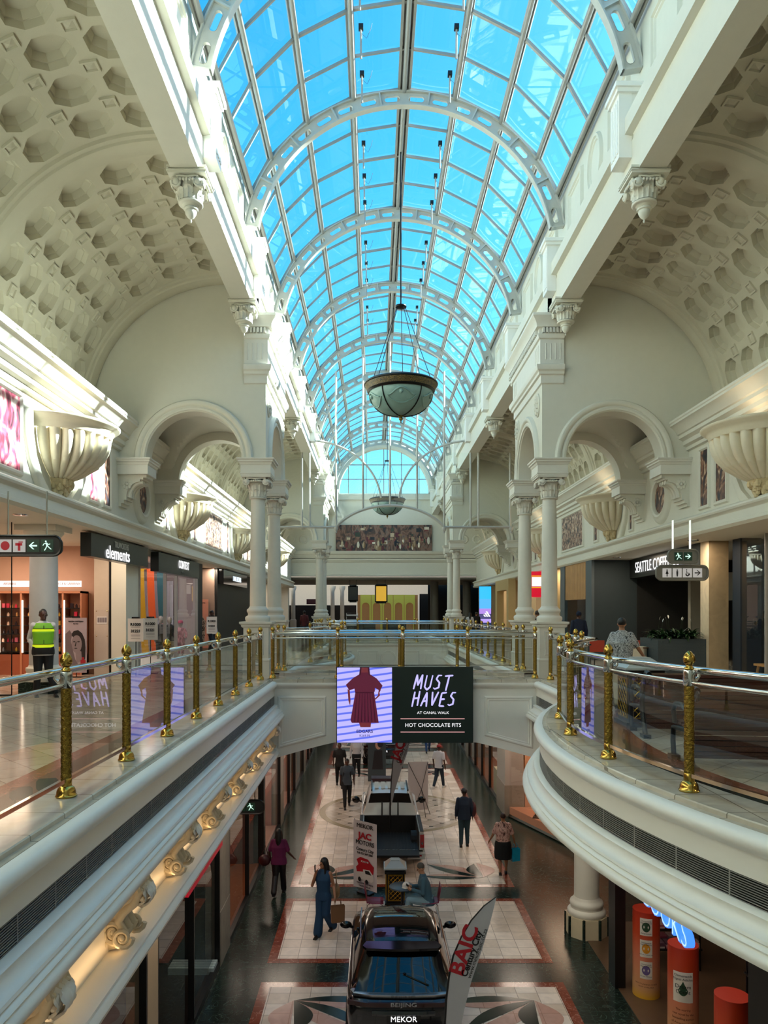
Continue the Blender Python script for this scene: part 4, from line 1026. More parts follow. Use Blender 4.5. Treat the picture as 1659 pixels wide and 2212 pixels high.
# window opener rods by the ridge
wo_ = None
k = 0
for i, y in enumerate([9.5, 10.8, 14.8, 16.1, 17.5, 20.1, 21.6, 23, 25.5, 27, 28.4, 30.9, 32.3]):
    for s in (-1, 1):
        x, z = C + s * 1.02, ZC + 3.72
        lab = 'grey opener rod under the skylight, %s one on the %s side of the ridge' % (ORD[i], ('left', 'right')[s > 0])
        if wo_ is None:
            wo_ = thing('window_opener', lab, 'window opener', (x, y, z), 0, 'hanging opener rods'); m = MB(); m.tube([(0, 0, 0), (0, .05, -.62)], .022, 8); m.build('rod', STEELGREY, wo_)
            m = MB(); m.box(-.05, .05, -.06, .06, -.03, .06); m.build('clamp', BLACKM, wo_); m = MB(); m.tube([(0, 0, -.1), (.12, .0, -.22), (.2, 0, -.05), (.24, 0, .1)], .005, 4); m.build('cord', BLACKM, wo_)
        else: dupthing(wo_, (x, y, z), 0, lab)
# hanging glass smoke screen --------------------------------------------------
t = thing('glass_screen', 'hanging glass screen with a white arched frame across the far atrium', 'glass screen', (C, 34.9, 5.6), 0)
m = MB(); r = .045
Z0 = 0; zt = 3.45
def b3(x0, z0, x1, z1, w=.045): m.tube([(x0, 0, z0), (x1, 0, z1)], w, 4)
for s in (-1, 1):
    b3(s * 2.5, 0, s * 5.6, 0, .06)
    for x in (3.72, 4.08, 5.55): b3(s * x, 0, s * x, zt, .05)
    b3(s * 2.5, 0, s * 2.5, 7.2, .05); b3(s * 1.25, .8, s * 1.25, 8.0, .05)
    ar = arc(s * 3.65, .95, 3.05, R(90), R(90 + s * 86), 20) if False else [(s * (3.7 - 3.3 * math.sin(R(a))), 1.05 + 2.95 * math.cos(R(a)) ) for a in range(0, 88, 4)]
    m.tube([(x, 0, z) for x, z in ar], .05, 5)
b3(0, 1.0, 0, 8.6, .05)
m.tube([(2.5 * math.sin(R(a)) / math.sin(R(60)), 0, 1.0 - (2.5 / math.sin(R(60))) * (1 - math.cos(R(a)))*.69) for a in range(-60, 61, 5)], .07, 5)
for s in (-1, 1): m.lathe([(0, -.28), (.05, -.25), (.04, -.2), (.09, -.15), (.11, -.05), (.1, .0)], 10, c=(s * 2.5, 0, 0)); m.lathe([(0, -.28), (.05, -.25), (.04, -.2), (.09, -.15), (.11, -.05), (.1, .0)], 10, c=(s * 5.6, 0, 0))
m.build('screen_frame', STEEL, t, smooth=50)
m = MB()
for s in (-1, 1):
    m.quad((s * 2.5, 0, 0), (s * 5.6, 0, 0), (s * 5.6, 0, zt), (s * 2.5, 0, zt))
m.quad((-2.5, 0, .0), (2.5, 0, .0), (2.5, 0, 7.6), (-2.5, 0, 7.6)) if False else None
pts = [(2.5 * math.sin(R(a)) / math.sin(R(60)), 1.0 - (2.5 / math.sin(R(60))) * (1 - math.cos(R(a)))*.69) for a in range(-60, 61, 5)]
m.flat(pts + [(2.5, 7.6), (-2.5, 7.6)], lambda u, v, w: (u, w, v))
m.build('glass_sheet', SMOKEGLASS, t, smooth=0)
# ================================================================ ADVERTISING SCREEN ON THE BRIDGE
def emis(name, c, s):
    m = bpy.data.materials.new(name); m.use_nodes = True; b = m.node_tree.nodes['Principled BSDF']; c = srgb(c) if isinstance(c, str) else c
    b.inputs['Base Color'].default_value = (0.01, .01, .01, 1); b.inputs['Emission Color'].default_value = c + (1,); b.inputs['Emission Strength'].default_value = s; b.inputs['Roughness'].default_value = .3; MATS[name] = m; return m
LEDBLK = mat('led_black', '#101612', .3, emit='#0c1512', estr=.45)
def ledstripes():
    m = bpy.data.materials.new('led_lilac_stripes'); m.use_nodes = True; nt = m.node_tree; b = nt.nodes['Principled BSDF']; b.inputs['Base Color'].default_value = (.01, .01, .01, 1)
    tc = nt.nodes.new('ShaderNodeTexCoord'); mp = nt.nodes.new('ShaderNodeMapping'); mp.inputs['Rotation'].default_value = (0, R(8), 0)
    nt.links.new(tc.outputs['Object'], mp.inputs[0]); wv = nt.nodes.new('ShaderNodeTexWave'); wv.bands_direction = 'Z'; wv.inputs['Scale'].default_value = 2.0; wv.inputs['Distortion'].default_value = .6
    wv.inputs['Detail'].default_value = 1; nt.links.new(mp.outputs[0], wv.inputs['Vector'])
    r = nt.nodes.new('ShaderNodeValToRGB'); e = r.color_ramp.elements; e[0].position = .10; e[0].color = srgb('#5A6AE0') + (1,); e[1].position = .28; e[1].color = srgb('#B4AEF2') + (1,)
    nt.links.new(wv.outputs['Color'], r.inputs[0]); nt.links.new(r.outputs[0], b.inputs['Emission Color']); b.inputs['Emission Strength'].default_value = .72; return m
scr = thing('advertising_screen', 'LED advertising screen on the bridge front showing a dress and MUST HAVES', 'screen', (.72, 17.66, -.485), 0)
m = MB(); m.box(-1.6, 1.6, 0, .09, -.89, .89); m.build('screen_housing', BLACKM, scr)
m = MB(); m.quad((-1.585, -.004, -.88), (-.30, -.004, -.88), (-.30, -.004, .875), (-1.585, -.004, .875)); m.build('picture_side', ledstripes(), scr, smooth=0)
m = MB(); m.quad((-.295, -.004, -.88), (1.585, -.004, -.88), (1.585, -.004, .875), (-.295, -.004, .875)); m.build('text_side', LEDBLK, scr, smooth=0)
dc = -.94
P = lambda u, v, w: (dc + u, -.006 - w, v)
DR = emis('led_dress_maroon', '#5C1A34', .55); DR2 = emis('led_dress_fold', '#3E0E24', .55); SK = emis('led_skin', '#7A3038', .5); LW = emis('led_lilac_white', '#BDB6FF', .75); LT = emis('led_white', '#F2F2F5', .65); LN = emis('led_navy_text', '#1E1A5A', .8); LP = emis('led_pink_line', '#D49A9A', .9)
m = MB()
m.flat([(-.10, .76), (.10, .76), (.12, .72), (.28, .62), (.42, .45), (.36, .33), (.24, .40), (.24, .32), (.22, .30), (.33, -.42), (-.30, -.42), (-.33, -.36), (-.22, .28), (-.24, .38), (-.36, .34), (-.44, .47), (-.27, .63), (-.12, .72)], P, .001)
m.build('dress_image', DR, scr, smooth=0)
m = MB()
for i in range(7):
    x = -.18 + i * .06; m.flat([(x, .28), (x + .012, .28), (x * 1.35 + .02, -.40), (x * 1.35 - .01, -.40)], P, .002)
m.flat([(-.22, .30), (.22, .30), (.22, .275), (-.22, .275)], P, .002); m.build('dress_fold_image', DR2, scr, smooth=0)
m = MB(); m.flat([(-.10, .875), (.10, .875), (.09, .76), (-.09, .76)], P, .002); m.flat([(.38, .35), (.33, .37), (.36, .22), (.25, .12), (.24, .15), (.31, .22)], P, .0005); m.flat([(-.40, .37), (-.35, .35), (-.33, .1), (-.34, -.02), (-.38, .1)], P, .0005); m.flat([(-.13, -.42), (.15, -.42), (.14, -.52), (-.10, -.52)], P, .001)
m.build('figure_image', SK, scr, smooth=0)
m = MB(); m.flat([(-.11, .875), (-.07, .875), (-.09, .70), (-.13, .68)], P, .003); m.flat([(.07, .875), (.11, .875), (.13, .68), (.09, .70)], P, .003); m.build('hair_image', DR2, scr, smooth=0)
text('caption', 'EDGARS', .095, LN, scr, (dc, -.008, -.62), sx=1.1, off=.002); text('caption', 'R269.99', .075, LN, scr, (dc, -.008, -.72))
# brush lettering
def brush(letters, x0, z0, size, shear, parent, mtl):
    G = {'M': [[(0, 0), (.15, 1)], [(.15, 1), (.4, .25)], [(.4, .25), (.75, 1)], [(.75, 1), (.8, 0)]], 'U': [[(.05, 1), (.0, .2), (.3, .0), (.6, .2), (.68, 1)]], 'S': [[(.62, .95), (.25, .95), (.1, .7), (.5, .45), (.5, .12), (.1, .02), (-.08, .1)]], 'T': [[(-.05, .95), (.8, 1.0)], [(.4, .95), (.28, -.05)]],
         'H': [[(.05, 1), (0, -.1)], [(.6, 1.05), (.6, -.02)], [(-.05, .5), (.7, .55)]], 'A': [[(-.05, 0), (.42, 1)], [(.42, 1), (.62, -.05)], [(.05, .35), (.62, .38)]], 'V': [[(0, 1), (.2, .0)], [(.2, .0), (.7, 1)]], 'E': [[(.05, .95), (.0, .02)], [(.05, .95), (.6, 1)], [(0, .5), (.5, .52)], [(-.02, .02), (.55, 0)]]}
    x = x0
    for k, ch_ in enumerate(letters):
        m = MB(); dz = (.03, -.02, .02, -.03, .01)[k % 5]
        for st in G[ch_]:
            for o, w in ((0, .022), (.024, .007), (-.022, .009)):
                pts = [(x + (u + o * 2) * size * .62 + (v + dz) * shear * size, -.010 - abs(o) * .01, z0 + (v + dz) * size) for u, v in st]
                n_ = []
                for a, b in zip(pts[:-1], pts[1:]): n_ += [tuple(lerp(a[i], b[i], t_ / 4) for i in range(3)) for t_ in range(4)]
                n_.append(pts[-1]); m.tube(n_, w, 6, rr=[w * (.6 + .5 * math.sin(PI * (i + 1) / (len(n_) + 1))) for i in range(len(n_))], flat=1)
        for i_ in range(len(m.v)): m.v[i_] = (m.v[i_][0], -.010 + (m.v[i_][1] + .010) * .12, m.v[i_][2])
        m.build('brush_letter', mtl, parent, smooth=60); x += size * (.66 if ch_ != 'M' else .74)
brush('MUST', .20, .36, .34, .18, scr, LW); brush('HAVES', .17, -.02, .32, .18, scr, LW)
text('caption', 'AT CANAL WALK', .085, LT, scr, (.66, -.008, -.185), sx=1.1)
text('caption', 'HOT CHOCOLATE FITS', .125, LT, scr, (.66, -.008, -.475), sx=1.0)
m = MB()
for z in (-.325, -.635): m.box(-.10, 1.40, -.008, -.004, z - .006, z + .006)
m.build('rule_line', LP, scr, smooth=0)
# ================================================================ UPPER SHOPS
CREAMW = mat('cream_pillar_paint', '#D9D5C8', .5, var=.03)
PEACH = mat('peach_shop_wall', '#C9A28C', .7, var=.05)
NAVY = mat('navy_frame', '#142433', .35, var=.1)
SLATE = mat('slate_green_wall', '#2B3537', .7, var=.08, bump=.2, bscale=30)
SIGNB = mat('charcoal_sign_box', '#161C1B', .3, var=.05)
SWHITE = emis('lit_white_letters', '#FFFFFF', .7); SDIM = mat('unlit_white_letters', '#CFCFC8', .5)
OAK = mat('oak_slats', '#B98B55', .5, var=.25, nscale=3)
WOODF = mat('brown_wood_floor', '#5A3A28', .35, var=.25, nscale=4)
WARML = (1, .72, .50)
Pz = lambda y: (lambda u, v, w: (u, y - w, v))
# walls behind the shops
def wallbox(n, x0, x1, y0, y1, z0, z1, m_): 
    mb = MB(); mb.box(x0, x1, y0, y1, z0, z1); return struct(mb, n, m_, smooth=0)
# --- left: perfume shop
wallbox('wall_perfume_back', -12.7, -7.42, 20.75, 20.95, 0, 3.5, PEACH)
wallbox('wall_perfume_side', -12.75, -12.6, 8, 20.75, 0, 3.5, PEACH)
wallbox('trim_pillar_1', -7.42, -6.98, 20.0, 20.95, 0, 3.5, mat('beige_pillar', '#C8B8A8', .6))
wallbox('trim_pillar_2', -6.93, -6.54, 19.9, 20.95, 0, 3.5, CREAMW)
wallbox('trim_frame_1', -7.0, -6.92, 19.93, 20.02, 0, 3.5, BLACKM)
area('shop_light', (-9.6, 18.5, 3.4), 2.5, 75, WARML, (0, 0, 0)); area('shop_light', (-8.6, 15.5, 3.4), 1.5, 18, (1, .85, .7), (0, 0, 0))
t = thing('display_shelves', 'lit perfume shelving unit with white header in the shop behind the guard', 'shelving', (-10.1, 20.2, 0))
m = MB(); Wd = 2.27
m.box(0, Wd, .45, .5, 0, 2.25); m.box(0, Wd, 0, .5, 2.19, 2.25); m.box(0, .04, 0, .5, 0, 2.25); m.box(Wd - .04, Wd, 0, .5, 0, 2.25)
for x in (.62, 1.18, 1.74): m.box(x, x + .05, 0, .5, 0, 2.2)
m.build('carcass', mat('peach_laminate', '#B87A5C', .5), t, smooth=0)
m = MB(); m.box(0, Wd, .03, .45, 0, .55); m.build('base_cabinet', mat('terracotta_front', '#9A5238', .5), t, smooth=0)
m = MB()
for z in (1.80, 1.575, 1.33, 1.10, .88, .63): m.box(.04, Wd - .04, .02, .45, z - .02, z)
m.build('shelf_boards', BLACKM, t, smooth=0)
m = MB()
for x in (.05, .67, 1.23, 1.79): m.box(x, x + .03, -.01, .02, .6, 2.0)
m.build('light_strip', emis('warm_led_strip', '#FFE2C8', 3.0), t, smooth=0)
m = MB(); m.box(0, Wd, -.05, 0, 2.36, 2.52); m.build('header', emis('header_glow', '#FFF4E8', 1.1), t, smooth=0)
RT = mat('rose_text', '#A0604A', .6); text('header_text', 'DOLCE & GABBANA', .085, RT, t, (1.90, -.055, 2.44), sx=.9); text('header_text', 'GABBANA', .085, RT, t, (1.30, -.055, 2.44), sx=.9); text('header_text', 'ARSENAL', .085, RT, t, (.38, -.055, 2.44))
rnd = random.Random(5)
def bottle(kind):
    m = MB()
    if kind == 0: m.box(-.028, .028, -.015, .015, 0, .075); m.box(-.012, .012, -.012, .012, .075, .105)
    elif kind == 1: m.lathe([(.026, 0), (.028, .01), (.028, .07), (.012, .085), (.012, .115), (0, .115)], 10)
    else: m.box(-.04, .04, -.03, .03, 0, .12)
    return m
bm_ = [mat('bottle_%d' % i, c, .25) for i, c in enumerate(('#C4304A', '#E0A870', '#F0C8B0', '#2A2028', '#D8708A', '#C8A040'))]
pro = {}; k = 0
names = ['perfume_bottle', 'round_flacon', 'gift_box']; words = ['small square perfume bottle', 'small round perfume flacon', 'small boxed perfume set']
for zi, z in enumerate((1.80, 1.575, 1.33, 1.10, .88, .63)):
    for x in [.12 + .115 * i for i in range(19)]:
        if rnd.random() < .18 or any(abs(x - q) < .06 for q in (.64, 1.2, 1.76)): continue
        kd = rnd.choice((0, 1, 2)); c = (zi + (0 if x < 1 else 3)) % 6 if rnd.random() < .6 else rnd.randrange(6); key = (kd, c)
        if key not in pro:
            o = bottle(kd).build(names[kd], bm_[c]); pro[key] = o
        else: o = pro[key].copy(); SC.collection.objects.link(o)
        o.location = (-10.1 + x, 20.34 + rnd.uniform(-.03, .03), z)
        cn = ['red', 'amber', 'cream', 'black', 'pink', 'gold'][c]
        tag(o, '%s %s on the lit shelves behind the guard' % (cn, words[kd]), 'perfume', '%s %s items on the perfume shelves' % (cn, names[kd].replace('_', ' ')))
t = thing('shop_counter', 'white round-cornered counter with gift boxes at the left edge of the perfume shop', 'counter', (-10.6, 18.7, 0)); m = MB(); m.lathe([(.75, 0), (.75, .9), (.78, .9), (.78, .94), (0, .94)], 28); m.build('counter_body', mat('white_counter', '#D8CFC4', .4), t)
for i, (x, y, h, c) in enumerate(((-10.25, 18.35, .26, '#E8DCD0'), (-10.05, 18.5, .30, '#7A1A24'), (-10.45, 18.3, .22, '#EFE4DA'))):
    o = MB().box(-.1, .1, -.07, .07, 0, h).build('gift_bag', mat('gift_%d' % i, c, .5), smooth=0); o.location = (x, y, .94); tag(o, '%s gift box standing on the white perfume counter' % ('cream', 'dark red', 'ivory')[i], 'gift box')
# poster stand with a black and white portrait
def board(name, lab, cat, loc, w, h, z0, m_, stand=True, rz=0, group=None):
    t = thing(name, lab, cat, loc, rz, group); m = MB(); m.box(-w / 2, w / 2, -.012, .012, z0, z0 + h); m.build('panel', m_, t, smooth=0)
    m = MB()
    if stand: m.tube([(0, .02, 0), (0, .02, z0 + h + .02)], .012, 6); m.box(-.18, .18, -.12, .14, 0, .015)
    m.box(-.1, .1, -.02, .03, z0 + h, z0 + h + .04); m.build('stand', BLACKM, t, smooth=30)
    return t
BW = mat('poster_lilac', '#A99CA6', .5); GR = mat('poster_dark', '#1E1A1E', .5, var=.3); MD = mat('poster_mid', '#6E6268', .5, var=.2); LG = mat('poster_skin_grey', '#8A7C82', .5, var=.15); TX = mat('print_black', '#151518', .6); RD = mat('print_red', '#A01C2C', .5); PAPER = mat('poster_paper', '#D8D2CE', .5, var=.02)
t = board('portrait_poster', 'tall perfume poster with a black and white portrait of a woman and a red bottle', 'poster', (-7.70, 19.5, 0), .55, 1.42, .12, BW)
P = lambda u, v, w: (u, -.014 - w, v + .12)
def el(cx, cy, rx, ry, n=20): return [(cx + rx * math.cos(2 * PI * i / n), cy + ry * math.sin(2 * PI * i / n)) for i in range(n)]
m = MB(); m.flat([(-.13, .98), (-.05, 1.08), (.06, 1.10), (.16, 1.02), (.23, .86), (.25, .65), (.24, .35), (.17, .30), (.10, .6), (-.05, .9)], P, .001); m.build('printed_hair', GR, t, smooth=0)
m = MB(); m.flat(el(.02, .74, .135, .23), P, .002); m.flat([(-.02, .6), (.14, .55), (.16, .30), (.02, .25)], P, .0015); m.build('printed_face', LG, t, smooth=0)
m = MB(); m.flat([(-.27, 1.0), (-.16, 1.1), (-.10, 1.0), (-.13, .8), (-.02, .35), (.10, .15), (-.05, .12), (-.25, .2), (-.27, .6)], P, .003); m.build('printed_arm', MD, t, smooth=0)
m = MB(); m.flat(el(.07, .80, .035, .014), P, .004); m.flat(el(-.04, .80, .03, .014), P, .004); m.flat(el(.0, .63, .04, .014), P, .004); m.flat([(.0, .80), (.02, .80), (.0, .68), (-.03, .69)], P, .004); m.build('printed_features', GR, t, smooth=0)
m = MB(); m.box(.12, .25, -.02, -.014, .18, .45); m.box(.155, .215, -.02, -.014, .45, .52); m.build('printed_bottle', RD, t, smooth=0)
text('print', 'narciso rodriguez', .055, TX, t, (0, -.018, 1.45)); text('print', 'for her', .045, TX, t, (0, -.018, 1.385))
t = thing('notice_panel', 'clear acrylic notice panel with brass studs on the beige pillar', 'notice', (-7.2, 19.98, 1.05)); m = MB(); m.box(-.17, .17, -.02, -.012, -.7, .7); m.build('acrylic_sheet', mat('acrylic', '#C9B9AC', .1), t, smooth=0)
m = MB()
for x in (-.14, .14):
    for z in (-.66, 0, .66): m.ball((x, -.025, z), .012, 8, 6)
m.build('studs', BRASS, t)
m = MB(); m.box(-.13, .13, -.026, -.02, .32, .52); m.build('notice_sheet', PAPER, t, smooth=0)
m = MB()
for i in range(5): m.box(-.11 + i * .05, -.075 + i * .05, -.028, -.026, .36, .49)
m.build('printed_lines', MD, t, smooth=0)
# guard column (round, dark plinth)
t = thing('round_column', 'grey round column on a dark plinth behind the security guard', 'column', (-6.98, 15.95, 0))
m = MB(); m.box(-.37, .37, -.37, .37, 0, .24); m.build('plinth', GREENM, t, smooth=0)
m = MB(); m.lathe([(.40, .24), (.41, .27), (.41, .33), (.38, .38), (.34, .40), (.34, .44), (.355, .47), (.35, .52), (.31, .54), (.29, .58)], 32); m.build('column_base', CREAMW, t, smooth=50)
m = MB(); m.lathe([(.29, .58), (.285, 1.5), (.275, 3.1)], 32); m.build('shaft', mat('grey_column_paint', '#B8BABC', .5), t, smooth=50)
m = MB(); m.lathe([(.275, 3.05), (.30, 3.07), (.30, 3.11), (.28, 3.13), (.28, 3.2), (.31, 3.22), (.36, 3.30), (.40, 3.34), (.40, 3.38)], 32); m.box(-.43, .43, -.43, .43, 3.38, 3.5); m.build('column_head', CREAMW, t, smooth=50)
m = MB(); m.tube([(-7.3, 15.2, 0), (-7.3, 15.2, 3.5)], .012, 5); m.box(-9.6, -7.3, 15.19, 15.21, 0, .03); struct(m, 'window_3', BLACKM)
m = MB(); m.quad((-9.6, 15.2, .02), (-7.3, 15.2, .02), (-7.3, 15.2, 3.49), (-9.6, 15.2, 3.49)); struct(m, 'window_4', SHOPGLASS, smooth=0)
# hanging exit signs
GREENS = mat('exit_sign_green', '#0E3B2C', .4); MINT = emis('exit_symbol_mint', '#C8F0DC', .8); MINTR = emis('fire_symbol_red', '#8E1420', .6); SIGNW = emis('sign_panel_white', '#D8D4CC', .35)
def runman(m, u, v, s, P):
    def seg(a, b, w): 
        dx, dy = b[0] - a[0], b[1] - a[1]; l = math.hypot(dx, dy); nx, ny = -dy / l * w / 2, dx / l * w / 2
        m.flat([(u + s * (a[0] + nx), v + s * (a[1] + ny)), (u + s * (b[0] + nx), v + s * (b[1] + ny)), (u + s * (b[0] - nx), v + s * (b[1] - ny)), (u + s * (a[0] - nx), v + s * (a[1] - ny))], P, .003)
    m.flat([(u + s * p[0], v + s * p[1]) for p in el(-.10, .36, .075, .075, 12)], P, .003)
    for a, b, w in (((-.08, .26), (.02, -.02), .14), ((-.06, .22), (-.28, .14), .06), ((-.28, .14), (-.34, .0), .06), ((-.02, .22), (.14, .1), .06), ((.14, .1), (.26, .16), .06), ((.0, .0), (-.10, -.22), .08), ((-.10, -.22), (-.22, -.4), .08), ((.03, .0), (.18, -.16), .08), ((.18, -.16), (.36, -.30), .07)): seg(a, b, w)
def arrow(m, u, v, s, P, d=-1):
    m.flat([(u + s * d * x, v + s * y) for x, y in [(.38, 0), (.02, .32), (-.12, .32), (.14, .07), (-.36, .07), (-.36, -.07), (.14, -.07), (-.12, -.32), (.02, -.32)]], P, .003)
def signbox(name, lab, loc, w, h, rods, icons, m_=BLACKM, top=3.5):
    t = thing(name, lab, 'sign', loc); r = h * .35; m = MB()
    o = []
    for cx, cy, a0 in ((w / 2 - r, h / 2 - r, 0), (-w / 2 + r, h / 2 - r, 90), (-w / 2 + r, -h / 2 + r, 180), (w / 2 - r, -h / 2 + r, 270)): o += [(cx + r * math.cos(R(a0 + i * 18)), cy + r * math.sin(R(a0 + i * 18))) for i in range(6)]
    P = lambda u, v, ww: (u, -ww, v)
    m.prism(o, -.06, .06, P); m.sweep(o, [(0, .06), (0, .075), (-.02, .08), (-.035, .06)], P, closed=True) ; m.build('housing', m_, t, smooth=30)
    for x in rods: m = MB(); m.tube([(x, 0, h / 2), (x, 0, top - loc[2])], .012, 6); m.build('hanging_rod', CHROME, t)
    n = len(icons); c = h * .72
    for i, (bgm, kind) in enumerate(icons):
        u = (i - (n - 1) / 2) * (h * .80) + (w * .0); m = MB(); m.flat([(u - c / 2, -c / 2), (u + c / 2, -c / 2), (u + c / 2, c / 2), (u - c / 2, c / 2)], P, .064); m.build('icon_panel', bgm, t, smooth=0)
        m = MB(); PP = lambda a, b, ww: (a, -.066 - ww, b)
        mm = MINT
        if kind == 'run': runman(m, u, 0, c * .95, PP)
        elif kind == 'left': arrow(m, u, 0, c * .9, PP, -1)
        elif kind == 'right': arrow(m, u, 0, c * .9, PP, 1); mm = MINT if bgm is GREENS else TX
        elif kind == 'reel':
            mm = MINTR
            m.flat(el(u, 0, c * .36, c * .36, 24), PP, .002)
        elif kind == 'hose':
            mm = MINTR; m.box(u - c * .1, u + c * .1, -.07, -.066, -c * .4, c * .2); m.box(u - c * .3, u + c * .25, -.07, -.066, .0, c * .22); m.box(u - c * .05, u + c * .3, -.07, -.066, c * .25, c * .33)
        elif kind in ('man', 'woman'):
            mm = TX; m.flat(el(u, c * .30, c * .08, c * .08, 12), PP, .003)
            m.flat([(u + a * c, b * c) for a, b in ([(-.10, .2), (.10, .2), (.10, -.1), (.06, -.4), (-.06, -.4), (-.10, -.1)] if kind == 'man' else [(-.07, .2), (.07, .2), (.17, -.12), (.06, -.12), (.05, -.4), (-.05, -.4), (-.06, -.12), (-.17, -.12)])], PP, .003)
        elif kind == 'wheel':
            mm = TX; m.sweep([(u + c * (.0 + .22 * math.cos(a)), c * (-.16 + .22 * math.sin(a))) for a in [R(150 + i * 20) for i in range(12)]], [(0, .003), (.025, .003)], PP)
            m.flat(el(u - c * .08, c * .36, c * .06, c * .06, 10), PP, .003); m.flat([(u - c * .11, c * .28), (u - c * .05, c * .28), (u - c * .02, c * .02), (u + c * .2, c * .0), (u + c * .3, -c * .25), (u + c * .22, -c * .28), (u + c * .12, -c * .06), (u - c * .10, -c * .05)], PP, .003)
        m.build('symbol', mm, t, smooth=0)
    return t
signbox('exit_sign', 'black hanging sign with fire hose reel, arrow and running man symbols at upper left', (-5.18, 11.3, 2.68), 1.0, .26, (.28, -.3), [(SIGNW, 'reel'), (SIGNW, 'hose'), (GREENS, 'left'), (GREENS, 'run')])
SGR = mat('sign_taupe', '#6E6A60', .4)
signbox('exit_sign', 'hanging sign with running man and right arrow in front of the coffee shop', (6.06, 14.85, 2.78), .56, .23, (-.17, .17), [(GREENS, 'run'), (GREENS, 'right')], SGR)
signbox('restroom_sign', 'hanging taupe sign with woman, man, wheelchair and arrow symbols', (6.06, 14.9, 2.46), .98, .25, (-.17, .17), [(SIGNW, 'woman'), (SIGNW, 'man'), (SIGNW, 'wheel'), (SIGNW, 'right')], SGR)
# --- left shop signs: boxes along the balcony
def sidesign(lab, y0, y1, z0, z1, s, h, texts, m_=SIGNB, name='shop_sign'):
    t = thing(name, lab, 'shop sign', (H(h, s), (y0 + y1) / 2, (z0 + z1) / 2)); w = (y1 - y0) / 2; q = (z1 - z0) / 2; m = MB(); m.box(-.12, .12, -w, w, -q, q); m.build('sign_box', m_, t, smooth=0)
    for tx, sz, dz, dy, mm, sx, off in texts:
        text('lettering', tx, sz, mm, t, (-s * .135, dy * -s * -1, dz), (R(90), 0, R(-90 if s > 0 else 90)), .004, sx=sx, off=off * .4)
    m = MB()
    for yy in (-w * .7, w * .7): m.tube([(0, yy, q), (0, yy, 3.5 - (z0 + z1) / 2)], .015, 5)
    m.build('hangers', BLACKM, t)
    return t
sidesign('charcoal hanging shop sign reading TRUWORTHS elements', 16.75, 20.95, 2.93, 3.46, -1, 7.14, [('TRUWORTHS', .21, .12, .1, SDIM, .8, 0), ('elements', .44, -.10, .35, SWHITE, 1.08, .008)])
sidesign('charcoal hanging shop sign reading CONTEXT', 22.0, 27.1, 2.88, 3.44, -1, 7.14, [('CONTEXT', .36, .05, -.35, SWHITE, .8, .012), ('studio', .13, -.18, -.2, mat('dim_letters', '#6A6A66', .5), 1, 0)])
sidesign('black hanging shop sign reading DANIEL HECHTER', 31.5, 37.3, 2.86, 3.46, -1, 7.14, [('DANIEL HECHTER', .30, 0, -.2, emis('ice_white_letters', '#E4F4FF', .8), .8, .01)], BLACKG)
sidesign('far black hanging shop sign with white letters beyond the left columns', 43.5, 47.5, 2.8, 3.4, -1, 7.14, [('SHOES', .34, 0, 0, SWHITE, .8, .01)], BLACKG) if False else None
# context shop window
m = MB()
for y in (20.95, 23.6, 24.9, 27.8): m.box(-6.6, -6.5, y, y + .06, .1, 3.5)
m.box(-6.6, -6.5, 20.95, 27.8, .0, .12); m.box(-6.6, -6.5, 20.95, 27.8, 3.3, 3.5); struct(m, 'window_5', STEELGREY, smooth=0)
m = MB(); m.quad((-6.55, 21, .1), (-6.55, 27.8, .1), (-6.55, 27.8, 3.3), (-6.55, 21, 3.3)); struct(m, 'window_6', SHOPGLASS, smooth=0)
wallbox('wall_context_back', -9.0, -8.9, 20.95, 28, 0, 3.5, mat('pale_pink_wall', '#C8B4B0', .7)); wallbox('wall_context_end', -8.9, -6.6, 28.0, 28.1, 0, 3.5, mat('pale_mauve_wall', '#B5A3A6', .7)); wallbox('floor_context', -8.9, -6.6, 20.95, 28, .0, .12, CREAMW)
area('shop_light', (-7.7, 24.3, 3.4), 1.6, 55, (1, .9, .86), size_y=6)
for i, (bxx, c, nm_) in enumerate(((-8.42, '#D9A61C', 'mustard yellow'), (-8.06, '#F0601E', 'bright orange'), (-7.70, '#2E6470', 'teal'))):
    t = thing('fabric_banner', '%s curved fabric banner in the CONTEXT shop window' % nm_, 'banner', (bxx, 27.3, .13)); m = MB()
    def fn(u, v, i=i): return (.26 * (u - .5) + .10 * (1 - v) ** 1.5, .3 * (1 - v) ** 2 - .1, v * 3.1)
    m.grid(4, 16, fn); m.tube([(-.2, 0, 3.11), (.3, 0, 3.11)], .015, 6); m.build('cloth', mat('banner_' + c, c, .6), t, smooth=60)
m = MB(); m.grid(60, 2, lambda u, v: (-8.75 + 1.35 * u, 27.82 + .05 * math.sin(u * 60), .13 + v * 2.7)); o = m.build('window_curtain', mat('white_curtain', '#E8E4EC', .7), smooth=60); tag(o, 'white pleated curtain behind the coloured banners in the CONTEXT window', 'curtain')
wallbox('wall_hechter_front', -6.75, -6.55, 28.1, 28.8, 0, 3.5, mat('satin_black_wall', '#0B0C0D', .5))
wallbox('wall_hechter_recess', -8.0, -6.6, 31.2, 31.3, 0, 3.5, mat('recess_wall', '#8A7468', .7)); wallbox('wall_hechter_2', -6.85, -6.5, 31.3, 39.6, 0, 3.5, mat('satin_black_wall', '#0B0C0D', .5))
wallbox('wall_hechter_side', -8.05, -7.95, 28.1, 31.3, 0, 3.5, mat('recess_side', '#6A5850', .7))
area('shop_light', (-7.3, 29.8, 3.4), .8, 14, WARML)
t = board('fashion_poster', 'tall salmon fashion poster of a figure in a patterned shirt in the black shop recess', 'poster', (-7.18, 31.05, 0), .72, 2.0, .2, mat('poster_salmon', '#C98A78', .5), False); P = lambda u, v, w: (u, -.014 - w, v)
